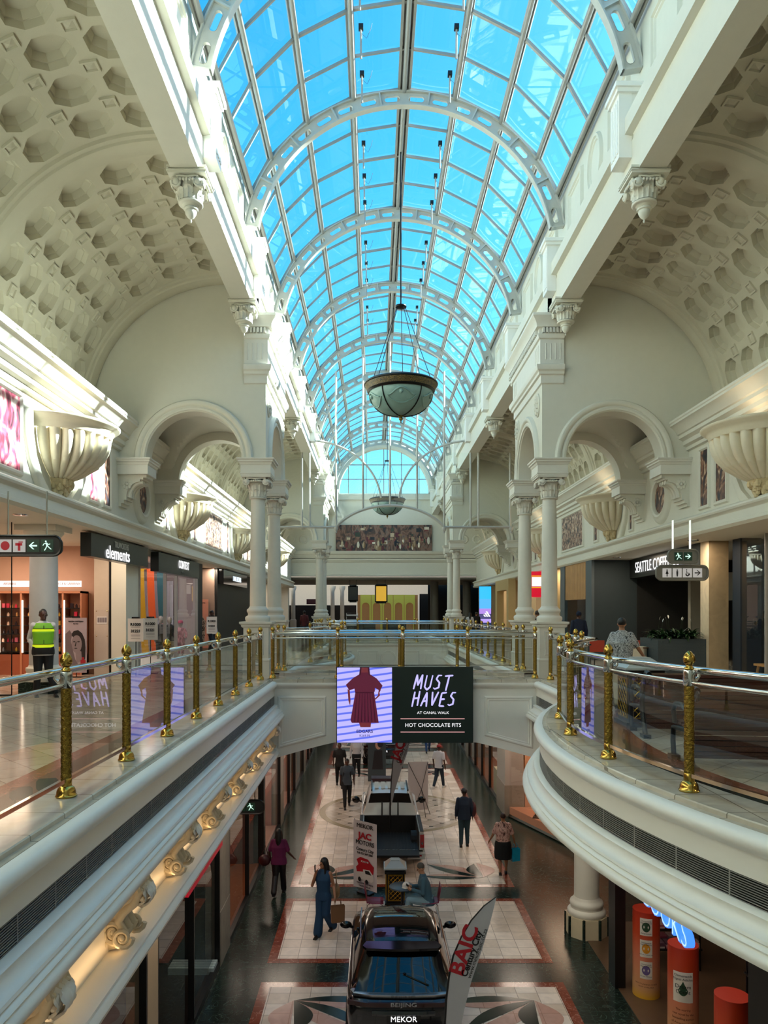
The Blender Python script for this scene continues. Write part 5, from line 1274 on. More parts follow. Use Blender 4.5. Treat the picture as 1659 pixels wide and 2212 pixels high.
m = MB(); m.flat([(-.22, .4), (.2, .4), (.26, 1.3), (.12, 1.5), (-.12, 1.5), (-.28, 1.2)], P, .001); m.build('printed_figure', paintmat('print_pattern', ['#1A1414', '#2A2020', '#C8B8A8', '#3A2A28'], 18, 7), t, smooth=0)
m = MB(); m.flat(el(0, 1.66, .10, .14), P, .002); m.build('printed_face', mat('print_face', '#5A3026', .5), t, smooth=0); text('print', 'DANIEL HECHTER', .06, TX, t, (0, -.018, 2.05))
def promo(lab, loc, w=.40):
    t = board('price_board', lab, 'notice board', loc, w, .60, .92, PAPER)
    text('print', 'R1000', .105, TX, t, (0, -.018, 1.36), off=.003); text('print', '31221', .10, TX, t, (0, -.018, 1.19), off=.003)
    m = MB()
    for z in (1.29, 1.09, 1.06, 1.0): m.box(-.12, .12, -.016, -.0125, z, z + .008)
    m.build('printed_lines', MD, t, smooth=0)
promo('white R1000 31221 board on a stand, leftmost of the two before the CONTEXT window', (-6.19, 19.6, 0)); promo('white R1000 31221 board on a stand, second from the white pillar', (-6.15, 20.75, 0))
promo('white R1000 31221 board in front of the salmon fashion poster', (-5.72, 26.6, 0), .36)
# far left shops
for i, (y0, y1, c) in enumerate(((39.6, 40.2, CREAMW), (43.5, 44.1, CREAMW), (47.5, 48.1, CREAMW), (52, 52.6, CREAMW), (56.6, 57.4, CREAMW))):
    wallbox('trim_shop_pier_%d' % (i + 1), -7.0, -6.45, y0, y1, 0, 3.5, c); wallbox('trim_shop_pier_%d' % (i + 11), 7.95, 8.5, y0, y1, 0, 3.5, mat('sandstone_pier', '#C2AE88', .6))
def glow(name, c, s): return mat(name, c, .8, emit=c, estr=s)  # emission in the wall colour stands in for light falling on it
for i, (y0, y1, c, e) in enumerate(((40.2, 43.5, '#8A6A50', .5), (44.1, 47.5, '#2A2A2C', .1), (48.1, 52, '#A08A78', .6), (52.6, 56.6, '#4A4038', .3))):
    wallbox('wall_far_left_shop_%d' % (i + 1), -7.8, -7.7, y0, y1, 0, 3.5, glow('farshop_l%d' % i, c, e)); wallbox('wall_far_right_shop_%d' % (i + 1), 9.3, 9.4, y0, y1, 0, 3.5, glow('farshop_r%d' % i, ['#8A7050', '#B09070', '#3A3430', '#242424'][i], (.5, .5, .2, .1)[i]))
# mannequins in the window
def mannequin(lab, loc, h, top, bot, hat=None, rz=0):
    t = thing('mannequin', lab, 'mannequin', loc, rz); s = h
    body = mat('mannequin_grey', '#9A9088', .4)
    m = MB(); m.ball((0, 0, .92 * s), .075 * s, 12, 9, sc=(.85, .95, 1.25)); m.tube([(0, 0, .86 * s), (0, 0, .80 * s)], .03 * s, 8)
    for q in (-1, 1): m.tube([(q * .06 * s, 0, .45 * s), (q * .065 * s, .01, .25 * s), (q * .06 * s, 0, .03 * s)], .03 * s, 8, rr=[.05 * s, .038 * s, .025 * s]); m.ball((q * .06 * s, -.03 * s, .015 * s), .03 * s, 8, 5, sc=(.8, 1.8, .6)); m.tube([(q * .13 * s, 0, .76 * s), (q * .17 * s, 0, .60 * s), (q * .16 * s, -.05 * s, .46 * s)], .025 * s, 8)
    m.build('body', body, t, smooth=60)
    m = MB(); m.lathe([(.05 * s, .82 * s), (.12 * s, .78 * s), (.125 * s, .68 * s), (.10 * s, .58 * s), (.125 * s, .46 * s), (.13 * s, .40 * s)], 16)
    for q in (-1, 1): m.tube([(q * .11 * s, 0, .78 * s), (q * .17 * s, 0, .62 * s), (q * .165 * s, -.04 * s, .50 * s)], .04 * s, 8)
    m.build('top_garment', top, t, smooth=60)
    m = MB()
    for q in (-1, 1): m.tube([(q * .055 * s, 0, .46 * s), (q * .065 * s, .01, .25 * s), (q * .06 * s, 0, .06 * s)], .05 * s, 8, rr=[.07 * s, .055 * s, .045 * s])
    m.build('trousers', bot, t, smooth=60)
    if hat: m = MB(); m.ball((0, 0, .965 * s), .08 * s, 12, 8, sc=(1, 1, .8)); m.tube([(0, -.02, .955 * s), (0, -.12 * s, .95 * s)], .05 * s, 8, flat=.2); m.build('cap', hat, t, smooth=60)
    return t
DK = mat('mannequin_black_cloth', '#14161A', .7); KH = mat('khaki_cloth', '#A89A80', .8); PK = paintmat('pink_rose_print', ['#D88A98', '#E8A8B0', '#C05A70', '#5A2A30', '#E8A0A8'], 9, 8)
mannequin('mannequin in black tracksuit in the CONTEXT window', (-7.15, 25.3, .12), 1.42, DK, DK); mannequin('mannequin in black jacket and pale trousers in the CONTEXT window', (-7.15, 26.4, .12), 1.38, DK, KH)
mannequin('child mannequin with magenta cap and pink rose-print dress in the CONTEXT window', (-6.95, 27.1, .12), 1.24, PK, PK, mat('magenta_cap', '#B81858', .6)); mannequin('small child mannequin with brown outfit beside the steel mullion', (-7.3, 25.9, .12), 1.15, mat('brown_cloth', '#5A4434', .8), KH, mat('pink_cap', '#D86080', .6))
# --- right side: coffee shop front
wallbox('trim_tiled_pillar', 8.52, 9.02, 19.2, 19.7, 0, 3.5, tiles('beige_tile_pillar', '#D6C4A6', '#CDB999', '#A28C6C', .4, .4))
m = MB(); m.prism([(8.94, 26.4), (8.5, 19.7), (9.0, 19.7), (9.4, 26.4)], 2.85, 3.5, XY); struct(m, 'wall_coffee_lintel', SIGNB, smooth=0)
wallbox('wall_coffee_side', 7.64, 9.2, 26.4, 26.6, 0, 3.5, SLATE); wallbox('wall_coffee_edge', 7.60, 7.70, 26.38, 27.1, 0, 3.5, mat('slate_edge', '#4A5356', .6)); wallbox('wall_coffee_edge_2', 7.60, 7.72, 30.1, 30.8, 0, 3.5, MATS['slate_edge'])
wallbox('wall_coffee_back', 12.5, 12.6, 18.9, 31, 0, 3.5, DARK); wallbox('wall_coffee_end', 9.2, 12.5, 26.4, 26.6, 0, 3.5, DARK); wallbox('wall_coffee_inner', 9.9, 10.7, 23.6, 23.8, 0, 3.5, mat('taupe_inner', '#8A8072', .7)); wallbox('wall_grey_panel', 8.8, 12, 20.2, 20.3, 2.0, 2.75, mat('pale_grey_fascia', '#8E9694', .6))
t = thing('shop_sign', 'white illuminated lettering SEATTLE COFFEE CO on the dark lintel', 'shop sign', (8.69, 23.3, 3.16)); text('lettering', 'SEATTLE COFFEE CO', .50, SWHITE, t, (0, 0, 0), (R(90), 0, R(-93.8)), .004, sx=.92, space=1.05)
m = MB(); m.box(7.66, 7.9, 27.1, 30.1, 2.15, 3.5)
for i in range(20): m.box(7.63, 7.66, 27.12 + i * .15, 27.23 + i * .15, 2.15, 3.5)
struct(m, 'trim_oak_panel', OAK, smooth=0); wallbox('wall_navy_back', 8.3, 8.4, 26.6, 30.8, 0, 2.3, mat('navy_niche', '#0E1C2A', .6)); wallbox('wall_gold_pier', 7.5, 8.0, 31.4, 32.1, 0, 3.5, mat('gold_stone', '#B79C6A', .6))
wallbox('wall_navy_post', 8.98, 9.5, 18.5, 18.9, 0, 3.5, NAVY); wallbox('wall_navy_post_2', 9.6, 9.7, 18.3, 18.9, 0, 3.5, mat('grey_post', '#5A5F62', .5))
m = MB(); m.quad((9.0, 8, 0), (9.0, 18.5, 0), (9.0, 18.5, 3.5), (9.0, 8, 3.5)); struct(m, 'window_7', SHOPGLASS, smooth=0)
m = MB()
for y in (17.3, 14.2, 11): m.box(8.97, 9.03, y, y + .04, 0, 3.5)
struct(m, 'window_8', STEELGREY, smooth=0)
wallbox('wall_furniture_shop', 12.4, 12.5, 6, 18.5, 0, 3.5, mat('furniture_shop_wall', '#3A2E26', .7)); area('shop_light', (10.4, 15, 3.4), .6, 30, (1, .8, .6))
t = thing('wooden_stool', 'small light wooden stool table at the right edge beside the navy frame', 'stool', (9.3, 17.6, 0)); m = MB(); m.box(-.3, .3, -.3, .3, .42, .47); m.build('seat', OAK, t)
for sx in (-1, 1):
    for sy in (-1, 1): m = MB(); m.tube([(sx * .22, sy * .22, .43), (sx * .27, sy * .27, 0)], .03, 6); m.build('leg', OAK, t)
# planter with peace lilies
t = thing('brick_planter', 'long slate grey painted brick planter box beside the tiled pillar', 'planter', (7.9, 19.75, 0))
m = MB(); m.box(-.62, .62, -.4, .9, 0, .99); br = bpy.data.materials.new('slate_painted_brick'); br.use_nodes = True; nt = br.node_tree; b = nt.nodes['Principled BSDF']; b.inputs['Base Color'].default_value = srgb('#323C40') + (1,); b.inputs['Roughness'].default_value = .6
tc = nt.nodes.new('ShaderNodeTexCoord'); bk = nt.nodes.new('ShaderNodeTexBrick'); mp = nt.nodes.new('ShaderNodeMapping'); mp.inputs['Rotation'].default_value = (R(90), 0, 0); nt.links.new(tc.outputs['Object'], mp.inputs[0]); nt.links.new(mp.outputs[0], bk.inputs['Vector'])
bk.inputs['Scale'].default_value = 1; bk.inputs['Brick Width'].default_value = .23; bk.inputs['Row Height'].default_value = .08; bk.inputs['Mortar Size'].default_value = .008; bp_ = nt.nodes.new('ShaderNodeBump'); bp_.inputs['Strength'].default_value = 1; bp_.inputs['Distance'].default_value = .01; bp_.invert = True
nt.links.new(bk.outputs['Fac'], bp_.inputs['Height']); nt.links.new(bp_.outputs[0], b.inputs['Normal']); m.build('box', br, t)
m = MB(); m.box(-.56, .56, -.34, .84, .97, 1.0); m.build('soil', mat('dark_soil', '#1A140E', .9), t)
LEAFM = mat('glossy_dark_leaf', '#1F3A1C', .3, var=.4, nscale=12); SPATHE = mat('white_spathe', '#E8E8DC', .5)
rnd = random.Random(9)
def leafblade(mb, p, az, el_, L, w, bend=.6):
    d = Vector((math.cos(az), math.sin(az), 0)); sd_ = Vector((-math.sin(az), math.cos(az), 0)); pts = []
    def fn(u, v):
        a = el_ - bend * 1.8 * v * v; q = L * v; x = (u - .5) * 2 * w * math.sin(PI * min(1, .04 + v * .96)) ** .8
        return tuple(Vector(p) + d * (q * math.cos(lerp(el_, a, .6))) + Vector((0, 0, q * math.sin(lerp(el_, a, .6)))) + sd_ * x + Vector((0, 0, abs(x) * .3)))
    mb.grid(3, 7, fn)
for i in range(13):
    x, y = 7.42 + (i % 7) * .135 + rnd.uniform(-.03, .03), 19.55 + (i // 7) * .45 + rnd.uniform(-.08, .08)
    tp = thing('peace_lily', 'peace lily in the slate brick planter, %s from its left end, %s row' % (['first', 'second', 'third', 'fourth', 'fifth', 'sixth', 'seventh'][i % 7], 'front' if i < 7 else 'back'), 'plant', (x, y, 1.0), 0, 'peace lilies in the planter'); m = MB()
    for k in range(22): leafblade(m, (rnd.uniform(-.03, .03), rnd.uniform(-.03, .03), 0), rnd.uniform(0, 2 * PI), rnd.uniform(.5, 1.4), rnd.uniform(.22, .37), rnd.uniform(.03, .045), rnd.uniform(.3, .9))
    m.build('leaves', LEAFM, tp, smooth=60)
    if i % 2 == 0:
        a = rnd.uniform(0, 6); m = MB(); h = rnd.uniform(.4, .55); leafblade(m, (.05 * math.cos(a), .05 * math.sin(a), h), a, 1.4, .10, .022, .2); m.build('white_flower', SPATHE, tp, smooth=60); m = MB(); m.tube([(0, 0, 0), (.05 * math.cos(a), .05 * math.sin(a), h)], .003, 5); m.build('flower_stem', LEAFM, tp)
# table with cloth inside, chairs
t = thing('cafe_table', 'cafe table under a beige hanging cloth beside the brick planter', 'table', (7.0, 20.3, 0)); m = MB(); m.box(-.3, .3, -.3, .3, .72, .75); m.build('table_top', WOODF, t)
m = MB(); m.tube([(0, 0, 0), (0, 0, .72)], .03, 8); m.box(-.2, .2, -.2, .2, 0, .03); m.build('pedestal', BLACKM, t)
m = MB(); m.grid(24, 6, lambda u, v: (.02 + .32 * math.cos(2 * PI * u) * (1 + .05 * v * math.sin(u * 50)), .32 * math.sin(2 * PI * u) * (1 + .05 * v * math.sin(u * 50)), .765 - v * .5), cu=True); m.flat(arc(.02, 0, .32, 0, 2 * PI * 23 / 24, 23), XY, .765); o = m.build('tablecloth', mat('beige_cloth', '#C9BFA8', .8), smooth=60); o.location = (7.0, 20.3, 0); tag(o, 'beige cloth draped over the cafe table beside the planter', 'tablecloth')
for i, x in enumerate((6.35, 7.55)):
    t = thing('cafe_chair', 'red-backed cafe chair %s the beige-clothed table' % ('left of', 'right of')[i], 'chair', (x, 21.3, 0)); RC = mat('red_orange_chair', '#A83A24', .5)
    m = MB(); m.box(-.21, .21, -.2, .2, .42, .46); m.build('seat', RC, t); m = MB(); m.box(-.21, .21, .18, .22, .55, .88); m.build('backrest', RC, t)
    for sx in (-1, 1):
        for sy in (-1, 1): m = MB(); m.tube([(sx * .18, sy * .18, .43), (sx * .2, sy * .2, 0)], .014, 6); m.build('leg', BLACKM, t)
# bin with pyramid lid
BLKPAINT = mat('black_bin_paint', '#0C0D0E', .3); LID = mat('pale_metal_lid', '#B9BCB8', .3, .2); LATT = mat('brass_lattice', '#B08A2C', .3, .9, var=.2)
def litter_bin(lab, loc, rz=0, h=.98, w=.30):
    t = thing('litter_bin', lab, 'bin', loc, rz); m = MB(); m.box(-w * .82, w * .82, -w * .82, w * .82, .06, h * .78); m.box(-w, w, -w, w, 0, .07); m.box(-w, w, -w, w, h * .74, h * .80); m.box(-w * .9, w * .9, -w * .9, w * .9, h * .80, h * .84); m.build('body', BLKPAINT, t)
    m = MB(); m.box(-w - .02, w + .02, -w - .02, w + .02, h * .84, h * .87); m.add([(-w, -w, h * .87), (w, -w, h * .87), (w, w, h * .87), (-w, w, h * .87), (-w * .45, -w * .45, h), (w * .45, -w * .45, h), (w * .45, w * .45, h), (-w * .45, w * .45, h)], [(0, 1, 5, 4), (1, 2, 6, 5), (2, 3, 7, 6), (3, 0, 4, 7), (4, 5, 6, 7)]); m.box(-w * .4, w * .4, -w * .4, w * .4, h, h + .015); m.build('pyramid_lid', LID, t, smooth=0)
    m = MB(); q = w * .62; st = .11
    for k in range(4):
        rot = Matrix.Rotation(k * PI / 2, 3, 'Z'); P = lambda u, v, ww: tuple(rot @ Vector((u, -w * .83 - ww, v)))
        z0, z1 = .14, h * .70
        c_ = -3.0
        while c_ < 3:
            for sg in (-1, 1):
                pts = [(u, c_ + sg * u) for u in (-q, q)]
                if sg < 0: pts = [(u, c_ - u) for u in (-q, q)]
                (u0, v0), (u1, v1) = pts
                # clip to z0..z1
                def cl(u0, v0, u1, v1):
                    dv = v1 - v0; ta, tb = 0, 1
                    t0, t1 = (z0 - v0) / dv, (z1 - v0) / dv
                    if t0 > t1: t0, t1 = t1, t0
                    ta, tb = max(ta, t0), min(tb, t1)
                    return None if ta >= tb else (u0 + (u1 - u0) * ta, v0 + dv * ta, u0 + (u1 - u0) * tb, v0 + dv * tb)
                r_ = cl(u0, v0, u1, v1)
                if r_: m.tube([P(r_[0], r_[1], .008), P(r_[2], r_[3], .008)], .007, 4)
            c_ += st
        m.sweep([(-q, z0), (q, z0), (q, z1), (-q, z1)], [(0, 0), (0, .02), (-.02, .02), (-.02, 0)], P, closed=True)
    m.build('lattice_panels', LATT, t, smooth=30)
    return t
litter_bin('black litter bin with pale pyramid lid on the right balcony behind the glass balustrade', (4.0, 11.35, 0), 0, 1.0)
# heavy wooden benches with iron scroll ends
WOODR = mat('red_brown_bench_wood', '#4A2114', .3, var=.3, nscale=4, coat=.3); IRON = mat('black_cast_iron', '#101214', .35, .3, var=.1)
def bench(lab, loc, rz, w=1.9):
    t = thing('slatted_bench', lab, 'bench', loc, rz, 'dark wooden benches on the right balcony')
    prof = [(.0, .42), (-.02, .5), (-.05, .6), (-.11, .72), (-.20, .82), (-.28, .86), (-.34, .84)]
    seat = [(0, .42), (.12, .40), (.3, .42), (.45, .44), (.52, .42), (.55, .36)]
    m = MB()
    low = [(-.04, .40), (-.06, .3), (-.04, .18), (0, .1)]
    for a, b in list(zip(prof[:-1], prof[1:])) + list(zip(low[:-1], low[1:])):
        n_ = 2
        for i in range(n_):
            p0 = (lerp(a[0], b[0], i / n_), lerp(a[1], b[1], i / n_)); p1 = (lerp(a[0], b[0], (i + .86) / n_), lerp(a[1], b[1], (i + .86) / n_)); dx, dz = p1[0] - p0[0], p1[1] - p0[1]; l = math.hypot(dx, dz); nx, nz = -dz / l * .02, dx / l * .02
            vs = [(x, y, z) for x in (-w / 2, w / 2) for y, z in ((p0[0] - nx, p0[1] - nz), (p1[0] - nx, p1[1] - nz), (p1[0] + nx, p1[1] + nz), (p0[0] + nx, p0[1] + nz))]
            m.add(vs, [(0, 1, 2, 3), (7, 6, 5, 4), (0, 4, 5, 1), (1, 5, 6, 2), (2, 6, 7, 3), (3, 7, 4, 0)])
    m.build('slatted_back', WOODR, t, smooth=0)
    m = MB()
    for a, b in zip(seat[:-1], seat[1:]): m.box(-w / 2, w / 2, a[0] + .01, b[0] - .01 if b[0] - a[0] > .04 else b[0], (a[1] + b[1]) / 2 - .015, (a[1] + b[1]) / 2 + .015)
    m.build('seat', WOODR, t, smooth=0)
    for sx in (-1, 1):
        m = MB(); x = sx * (w / 2 + .03)
        m.tube([(x, -.36, .86), (x, -.25, .88), (x, -.12, .76), (x, -.05, .6), (x, -.02, .42), (x, -.08, .25), (x, -.16, .1), (x, -.2, .02)], .035, 8, flat=1.3)
        m.tube([(x, 0, .40), (x, .3, .38), (x, .5, .36), (x, .52, .2), (x, .48, .02)], .03, 8); m.tube([(x, -.03, .62), (x, .2, .66), (x, .42, .64), (x, .5, .56), (x, .45, .42)], .028, 8)
        spiral(m, (x, -.33, .80), (0, 1, 0), (0, 0, 1), .07, 1.6, .024); m.box(x - .05, x + .05, -.28, -.10, 0, .05); m.box(x - .05, x + .05, .40, .56, 0, .05); m.build('iron_end', IRON, t, smooth=50)
    return t
bench('dark red-brown slatted bench, the nearer one at the right edge of the frame', (4.55, 8.15, 0), R(-6), 2.2); bench('dark red-brown slatted bench, the farther one beside the litter bin', (4.55, 10.3, 0), R(-4), 1.7)
# right far shops
t = thing('toy_shop_sign', 'bright red box sign between the right-hand columns', 'shop sign', (7.35, 34.2, 2.95)); m = MB(); m.box(-.35, .35, -.3, .3, -.6, .55); m.build('sign_box', emis('red_sign_glow', '#C4102C', .7), t, smooth=0)
m = MB(); m.box(-.26, .26, -.31, -.3, -.12, .30); m.build('white_emblem', emis('white_patch', '#F4F0EA', .8), t, smooth=0); m = MB(); m.box(-.3, .3, -.312, -.31, .33, .36); m.box(-.3, .3, -.312, -.31, -.19, -.16); m.build('yellow_line', emis('yellow_line', '#E8B020', .8), t, smooth=0)
t = thing('led_advert', 'tall LED advert with blue sky, purple dunes and three slanted stripes at the far right', 'screen', (7.45, 50.6, 0)); m = MB(); m.box(-.42, .42, 0, .1, .2, 3.4); m.build('screen_housing', BLACKM, t)
for i, (z0, z1, c) in enumerate(((2.55, 3.38, '#28A8F0'), (1.9, 2.55, '#4AA0F0'), (1.55, 1.9, '#9A7AC8'), (1.2, 1.55, '#40406A'), (.95, 1.2, '#A08AD0'), (.25, .95, '#1A2C50'))):
    m = MB(); m.quad((-.40, -.005, z0), (.40, -.005, z0), (.40, -.005, z1), (-.40, -.005, z1)); m.build('picture_band', emis('ledband%d' % i, c, .9), t, smooth=0)
for i in range(3): m = MB(); x = -.05 + i * .15; h = .14 + i * .11; m.flat([(x, 1.35), (x + .11, 1.35), (x + .11 - h * .6, 1.35 + h), (x - h * .6, 1.35 + h)], lambda u, v, w: (u, -.012, v)); m.build('stripe_mark', SWHITE, t, smooth=0)
text('caption', 'SUPERSTAR', .11, SWHITE, t, (0, -.012, .7))
wallbox('trim_gold_front_1', 7.3, 7.7, 41.0, 41.6, 0, 3.5, MATS['gold_stone']); wallbox('trim_gold_front_2', 7.3, 7.7, 44.8, 45.4, 0, 3.5, MATS['gold_stone']); wallbox('trim_gold_front_3', 7.3, 7.7, 41.6, 44.8, 2.9, 3.5, MATS['gold_stone'])
# ---------------- beyond the end wall: a darker concourse
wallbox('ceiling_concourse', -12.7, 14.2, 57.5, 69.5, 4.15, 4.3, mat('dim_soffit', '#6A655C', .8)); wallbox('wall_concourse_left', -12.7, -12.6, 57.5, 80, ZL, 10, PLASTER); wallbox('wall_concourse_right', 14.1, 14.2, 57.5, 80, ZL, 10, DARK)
wallbox('ceiling_sky_blocker', -12.7, 14.2, 69.5, 76.3, 6.4, 6.5, mat('dim_soffit', '#6A655C', .8)); wallbox('floor_concourse', -12.7, 14.2, 57.4, 78, -1.7, .0, UPFLOOR)  # the far ceiling piece is added to keep sky light off the concourse
wallbox('wall_concourse_back', -12.7, 14.2, 76, 76.2, 0, 10, glow('far_white_wall', '#C8C4BA', .28)); wallbox('wall_concourse_dark', 5.0, 14.1, 70, 70.2, 0, 4.2, DARK)  # brightness of the lit back wall is put in as emission
area('concourse_light', (0, 66, 4.1), 6, 60, (1, .85, .7), size_y=4)
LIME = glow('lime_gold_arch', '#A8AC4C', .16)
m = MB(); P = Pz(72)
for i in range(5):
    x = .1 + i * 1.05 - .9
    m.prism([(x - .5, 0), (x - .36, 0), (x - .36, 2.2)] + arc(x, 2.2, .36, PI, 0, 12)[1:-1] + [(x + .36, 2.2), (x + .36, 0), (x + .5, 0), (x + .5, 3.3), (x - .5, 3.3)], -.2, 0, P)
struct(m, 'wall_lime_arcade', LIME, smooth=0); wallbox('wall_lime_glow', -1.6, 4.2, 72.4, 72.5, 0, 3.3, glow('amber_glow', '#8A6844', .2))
for i, x in enumerate((-11.5, -8.5, -7.6, -3.9, -3.0)):
    m = MB(); m.lathe([(.3, 0), (.3, .9), (.2, 1), (.18, 3.6), (.3, 3.9), (.3, 4.1)], 14); o = m.build('round_column', WARMWALL); o.location = (x, 71.0, 0); tag(o, 'small white column in the far concourse, %s from the left' % ['first', 'second', 'third', 'fourth', 'fifth'][i], 'column')
for i, x in enumerate((5.2, 8.0)):
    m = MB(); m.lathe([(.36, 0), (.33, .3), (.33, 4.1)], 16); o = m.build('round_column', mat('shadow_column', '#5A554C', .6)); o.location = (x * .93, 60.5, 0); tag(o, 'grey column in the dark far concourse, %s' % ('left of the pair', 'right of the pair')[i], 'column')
for i, (x0, x1, z0, z1, c) in enumerate(((-11.9, -8.9, 0, 2.6, '#2A2018'), (-8.2, -1.7, 0, 2.3, '#241A14'), (-6.5, -4.6, 2.4, 2.9, '#4A1A20'), (4.4, 6.0, 0, 3.4, '#101012'))): wallbox('wall_far_shop_%d' % (i + 1), x0, x1, 72 + i * .3, 72.2 + i * .3, z0, z1, mat('farshopmat%d' % i, c, .6))
for i, (x, y, w, h, c, lab) in enumerate(((.55, 58.2, .98, 1.35, '#B8902C', 'yellow hanging sign board in a black frame below the far end wall'), (-1.62, 58.2, .76, 1.2, '#1A1814', 'dark hanging sign board left of the yellow one'), (9.3, 58.2, .3, 1.1, '#C8C4BC', 'narrow hanging sign near the far right columns'))):
    t = thing('hanging_sign', lab, 'sign', (x, y, 3.08)); m = MB(); m.box(-w / 2, w / 2, -.05, .05, -h / 2, h / 2); m.box(-w / 2 + .1, w / 2 - .1, -.05, .05, -h / 2 - .08, h / 2 + .08); m.build('frame', BLACKM, t); m = MB(); m.box(-w / 2 + .1, w / 2 - .1, -.06, -.05, -h / 2 + .1, h / 2 - .1); m.build('sign_face', emis('face%d' % i, c, .8 if i != 1 else .1), t, smooth=0)
    m = MB(); m.tube([(-w / 3, 0, h / 2), (-w / 3, 0, 1.08)], .02, 5); m.tube([(w / 3, 0, h / 2), (w / 3, 0, 1.08)], .02, 5); m.build('hangers', BLACKM, t)
for i, (x, y, w, h, c, lab) in enumerate(((-3.3, 49, 1.9, 1.05, '#3A332E', 'grey kiosk counter at the far left of the concourse'), (-1.0, 50, 2.2, .95, '#1A1816', 'dark kiosk counter in the middle of the far concourse'), (1.4, 52, 1.6, 1.1, '#14120F', 'black kiosk counter under the yellow sign'))):
    t = thing('kiosk_counter', lab, 'counter', (x, y, 0)); m = MB(); m.box(-w / 2, w / 2, -.4, .4, 0, h - .06); m.build('body', mat('kiosk%d' % i, c, .5), t, smooth=0); m = MB(); m.box(-w / 2 - .05, w / 2 + .05, -.45, .45, h - .06, h); m.build('counter_top', mat('kiosktop', '#4A4642', .3), t, smooth=0)
t = thing('brochure_rack', 'white wire brochure rack beside the far left kiosk', 'rack', (-1.35, 46.5, 0)); m = MB()
for z in (.5, .8, 1.1, 1.4): m.box(-.35, .35, -.1, .1, z, z + .03); m.box(-.35, .35, -.1, -.08, z, z + .12)
m.build('trays', PAPER, t, smooth=0); m = MB(); m.tube([(-.35, 0, 0), (-.35, 0, 1.6), (.35, 0, 1.6), (.35, 0, 0)], .02, 6); m.build('frame', STEEL, t)

for s in (-1, 1):
    for y in (15.0, 24.5, 34.3, 46.5): area('bowl_vault_fill', (H(6.55, s), y, 5.35), .7, 5, (1, .80, .55), (R(180), R(-s * 25), 0))  # fill light added in the bowls to warm the vaults
    for i, y in enumerate((4, 9, 14, 19, 25, 31, 38, 46, 54)):
        area('soffit_lamp', (H(7.3, s), y, 3.47), .16, 22, (1, .82, .62), (0, 0, 0))
        t = thing('downlight', 'small recessed downlight in the %s soffit, %s from the camera' % (('left', 'right')[s > 0], seq(i)), 'downlight', (H(7.3, s), y, 3.5), 0, 'soffit downlights')
        m = MB(); m.lathe([(.10, -.025), (.13, -.02), (.14, 0), (.10, 0)], 20); m.build('trim_ring', CHROME, t); m = MB(); m.lathe([(0, -.01), (.10, -.01)], 20); m.build('lens', emis('downlight_lens', '#FFE8C8', 3.0), t, smooth=0)
# ================================================================ LOWER LEVEL
STONE = tiles('stone_clad_pillar', '#8F8A80', '#9A958A', '#5e5a52', .55, .45)
GREYP = mat('grey_painted_pier', '#A5A09C', .5, var=.03); DADO = mat('stone_dado', '#8C847A', .45, var=.1)
def side_lower(s, X, segs):
    """segs: (y0, y1, kind, colour, glow)"""
    L = ('left', 'right')[s > 0]
    for i, (y0, y1, kind, c, e) in enumerate(segs):
        if kind == 'pier':
            m = MB(); x0, x1 = sorted((X, X + s * .55)); m.k = 0; m.box(x0, x1, y0, y1, ZL + 1.1, -1.77); m.k = 1; m.box(x0 - .01, x1 + .01, y0 - .01, y1 + .01, ZL, ZL + 1.1); struct(m, 'trim_%s_pier_%d' % (L, i + 1), [GREYP if c is None else c, DADO if c is None else c], smooth=0)
        else:
            x0, x1 = sorted((X + s * 2.6, X + s * 2.7)); wallbox('wall_lower_%s_shop_%d' % (L, i + 1), x0, x1, y0, y1, ZL, -1.77, mat('lower_shop_%s%d' % (L, i), c, .7, var=.15, nscale=2))
            x0, x1 = sorted((X + s * .05, X + s * 2.65)); wallbox('floor_lower_%s_shop_%d' % (L, i + 1), x0, x1, y0, y1, ZL + .005, ZL + .06, mat('shop_floor_%s' % kind, {'wood': '#8A4E2C', 'pink': '#C8A094', 'dark': '#2A1C14'}[kind], .35, var=.2, nscale=3))
            wallbox('wall_lower_%s_end_%d' % (L, i + 1), min(X + s * .3, X + s * 2.65), max(X + s * .3, X + s * 2.65), y1 - .05, y1, ZL, -1.77, mat('lower_shop_end_%s%d' % (L, i), c, .7, var=.1))
            m = MB(); m.quad((X + s * .08, y0, ZL), (X + s * .08, y1, ZL), (X + s * .08, y1, -1.77), (X + s * .08, y0, -1.77)); struct(m, 'window_lower_%s_%d' % (L, i + 1), SHOPGLASS, smooth=0)
            m = MB(); q = sorted((X, X + s * .1)); m.box(q[0], q[1], y0, y1, ZL, ZL + .12); n = max(1, int((y1 - y0) / 1.8))
            for k in range(n + 1): yy = lerp(y0, y1 - .06, k / n); m.box(q[0], q[1], yy, yy + .05, ZL, -1.77)
            struct(m, 'trim_%s_shop_frame_%d' % (L, i + 1), BLACKM, smooth=0)
            if e: area('shop_light', (X + s * 1.4, (y0 + y1) / 2, -1.85), 1.2, e * (y1 - y0), (1, .70, .50), size_y=max(1, (y1 - y0) * .7))
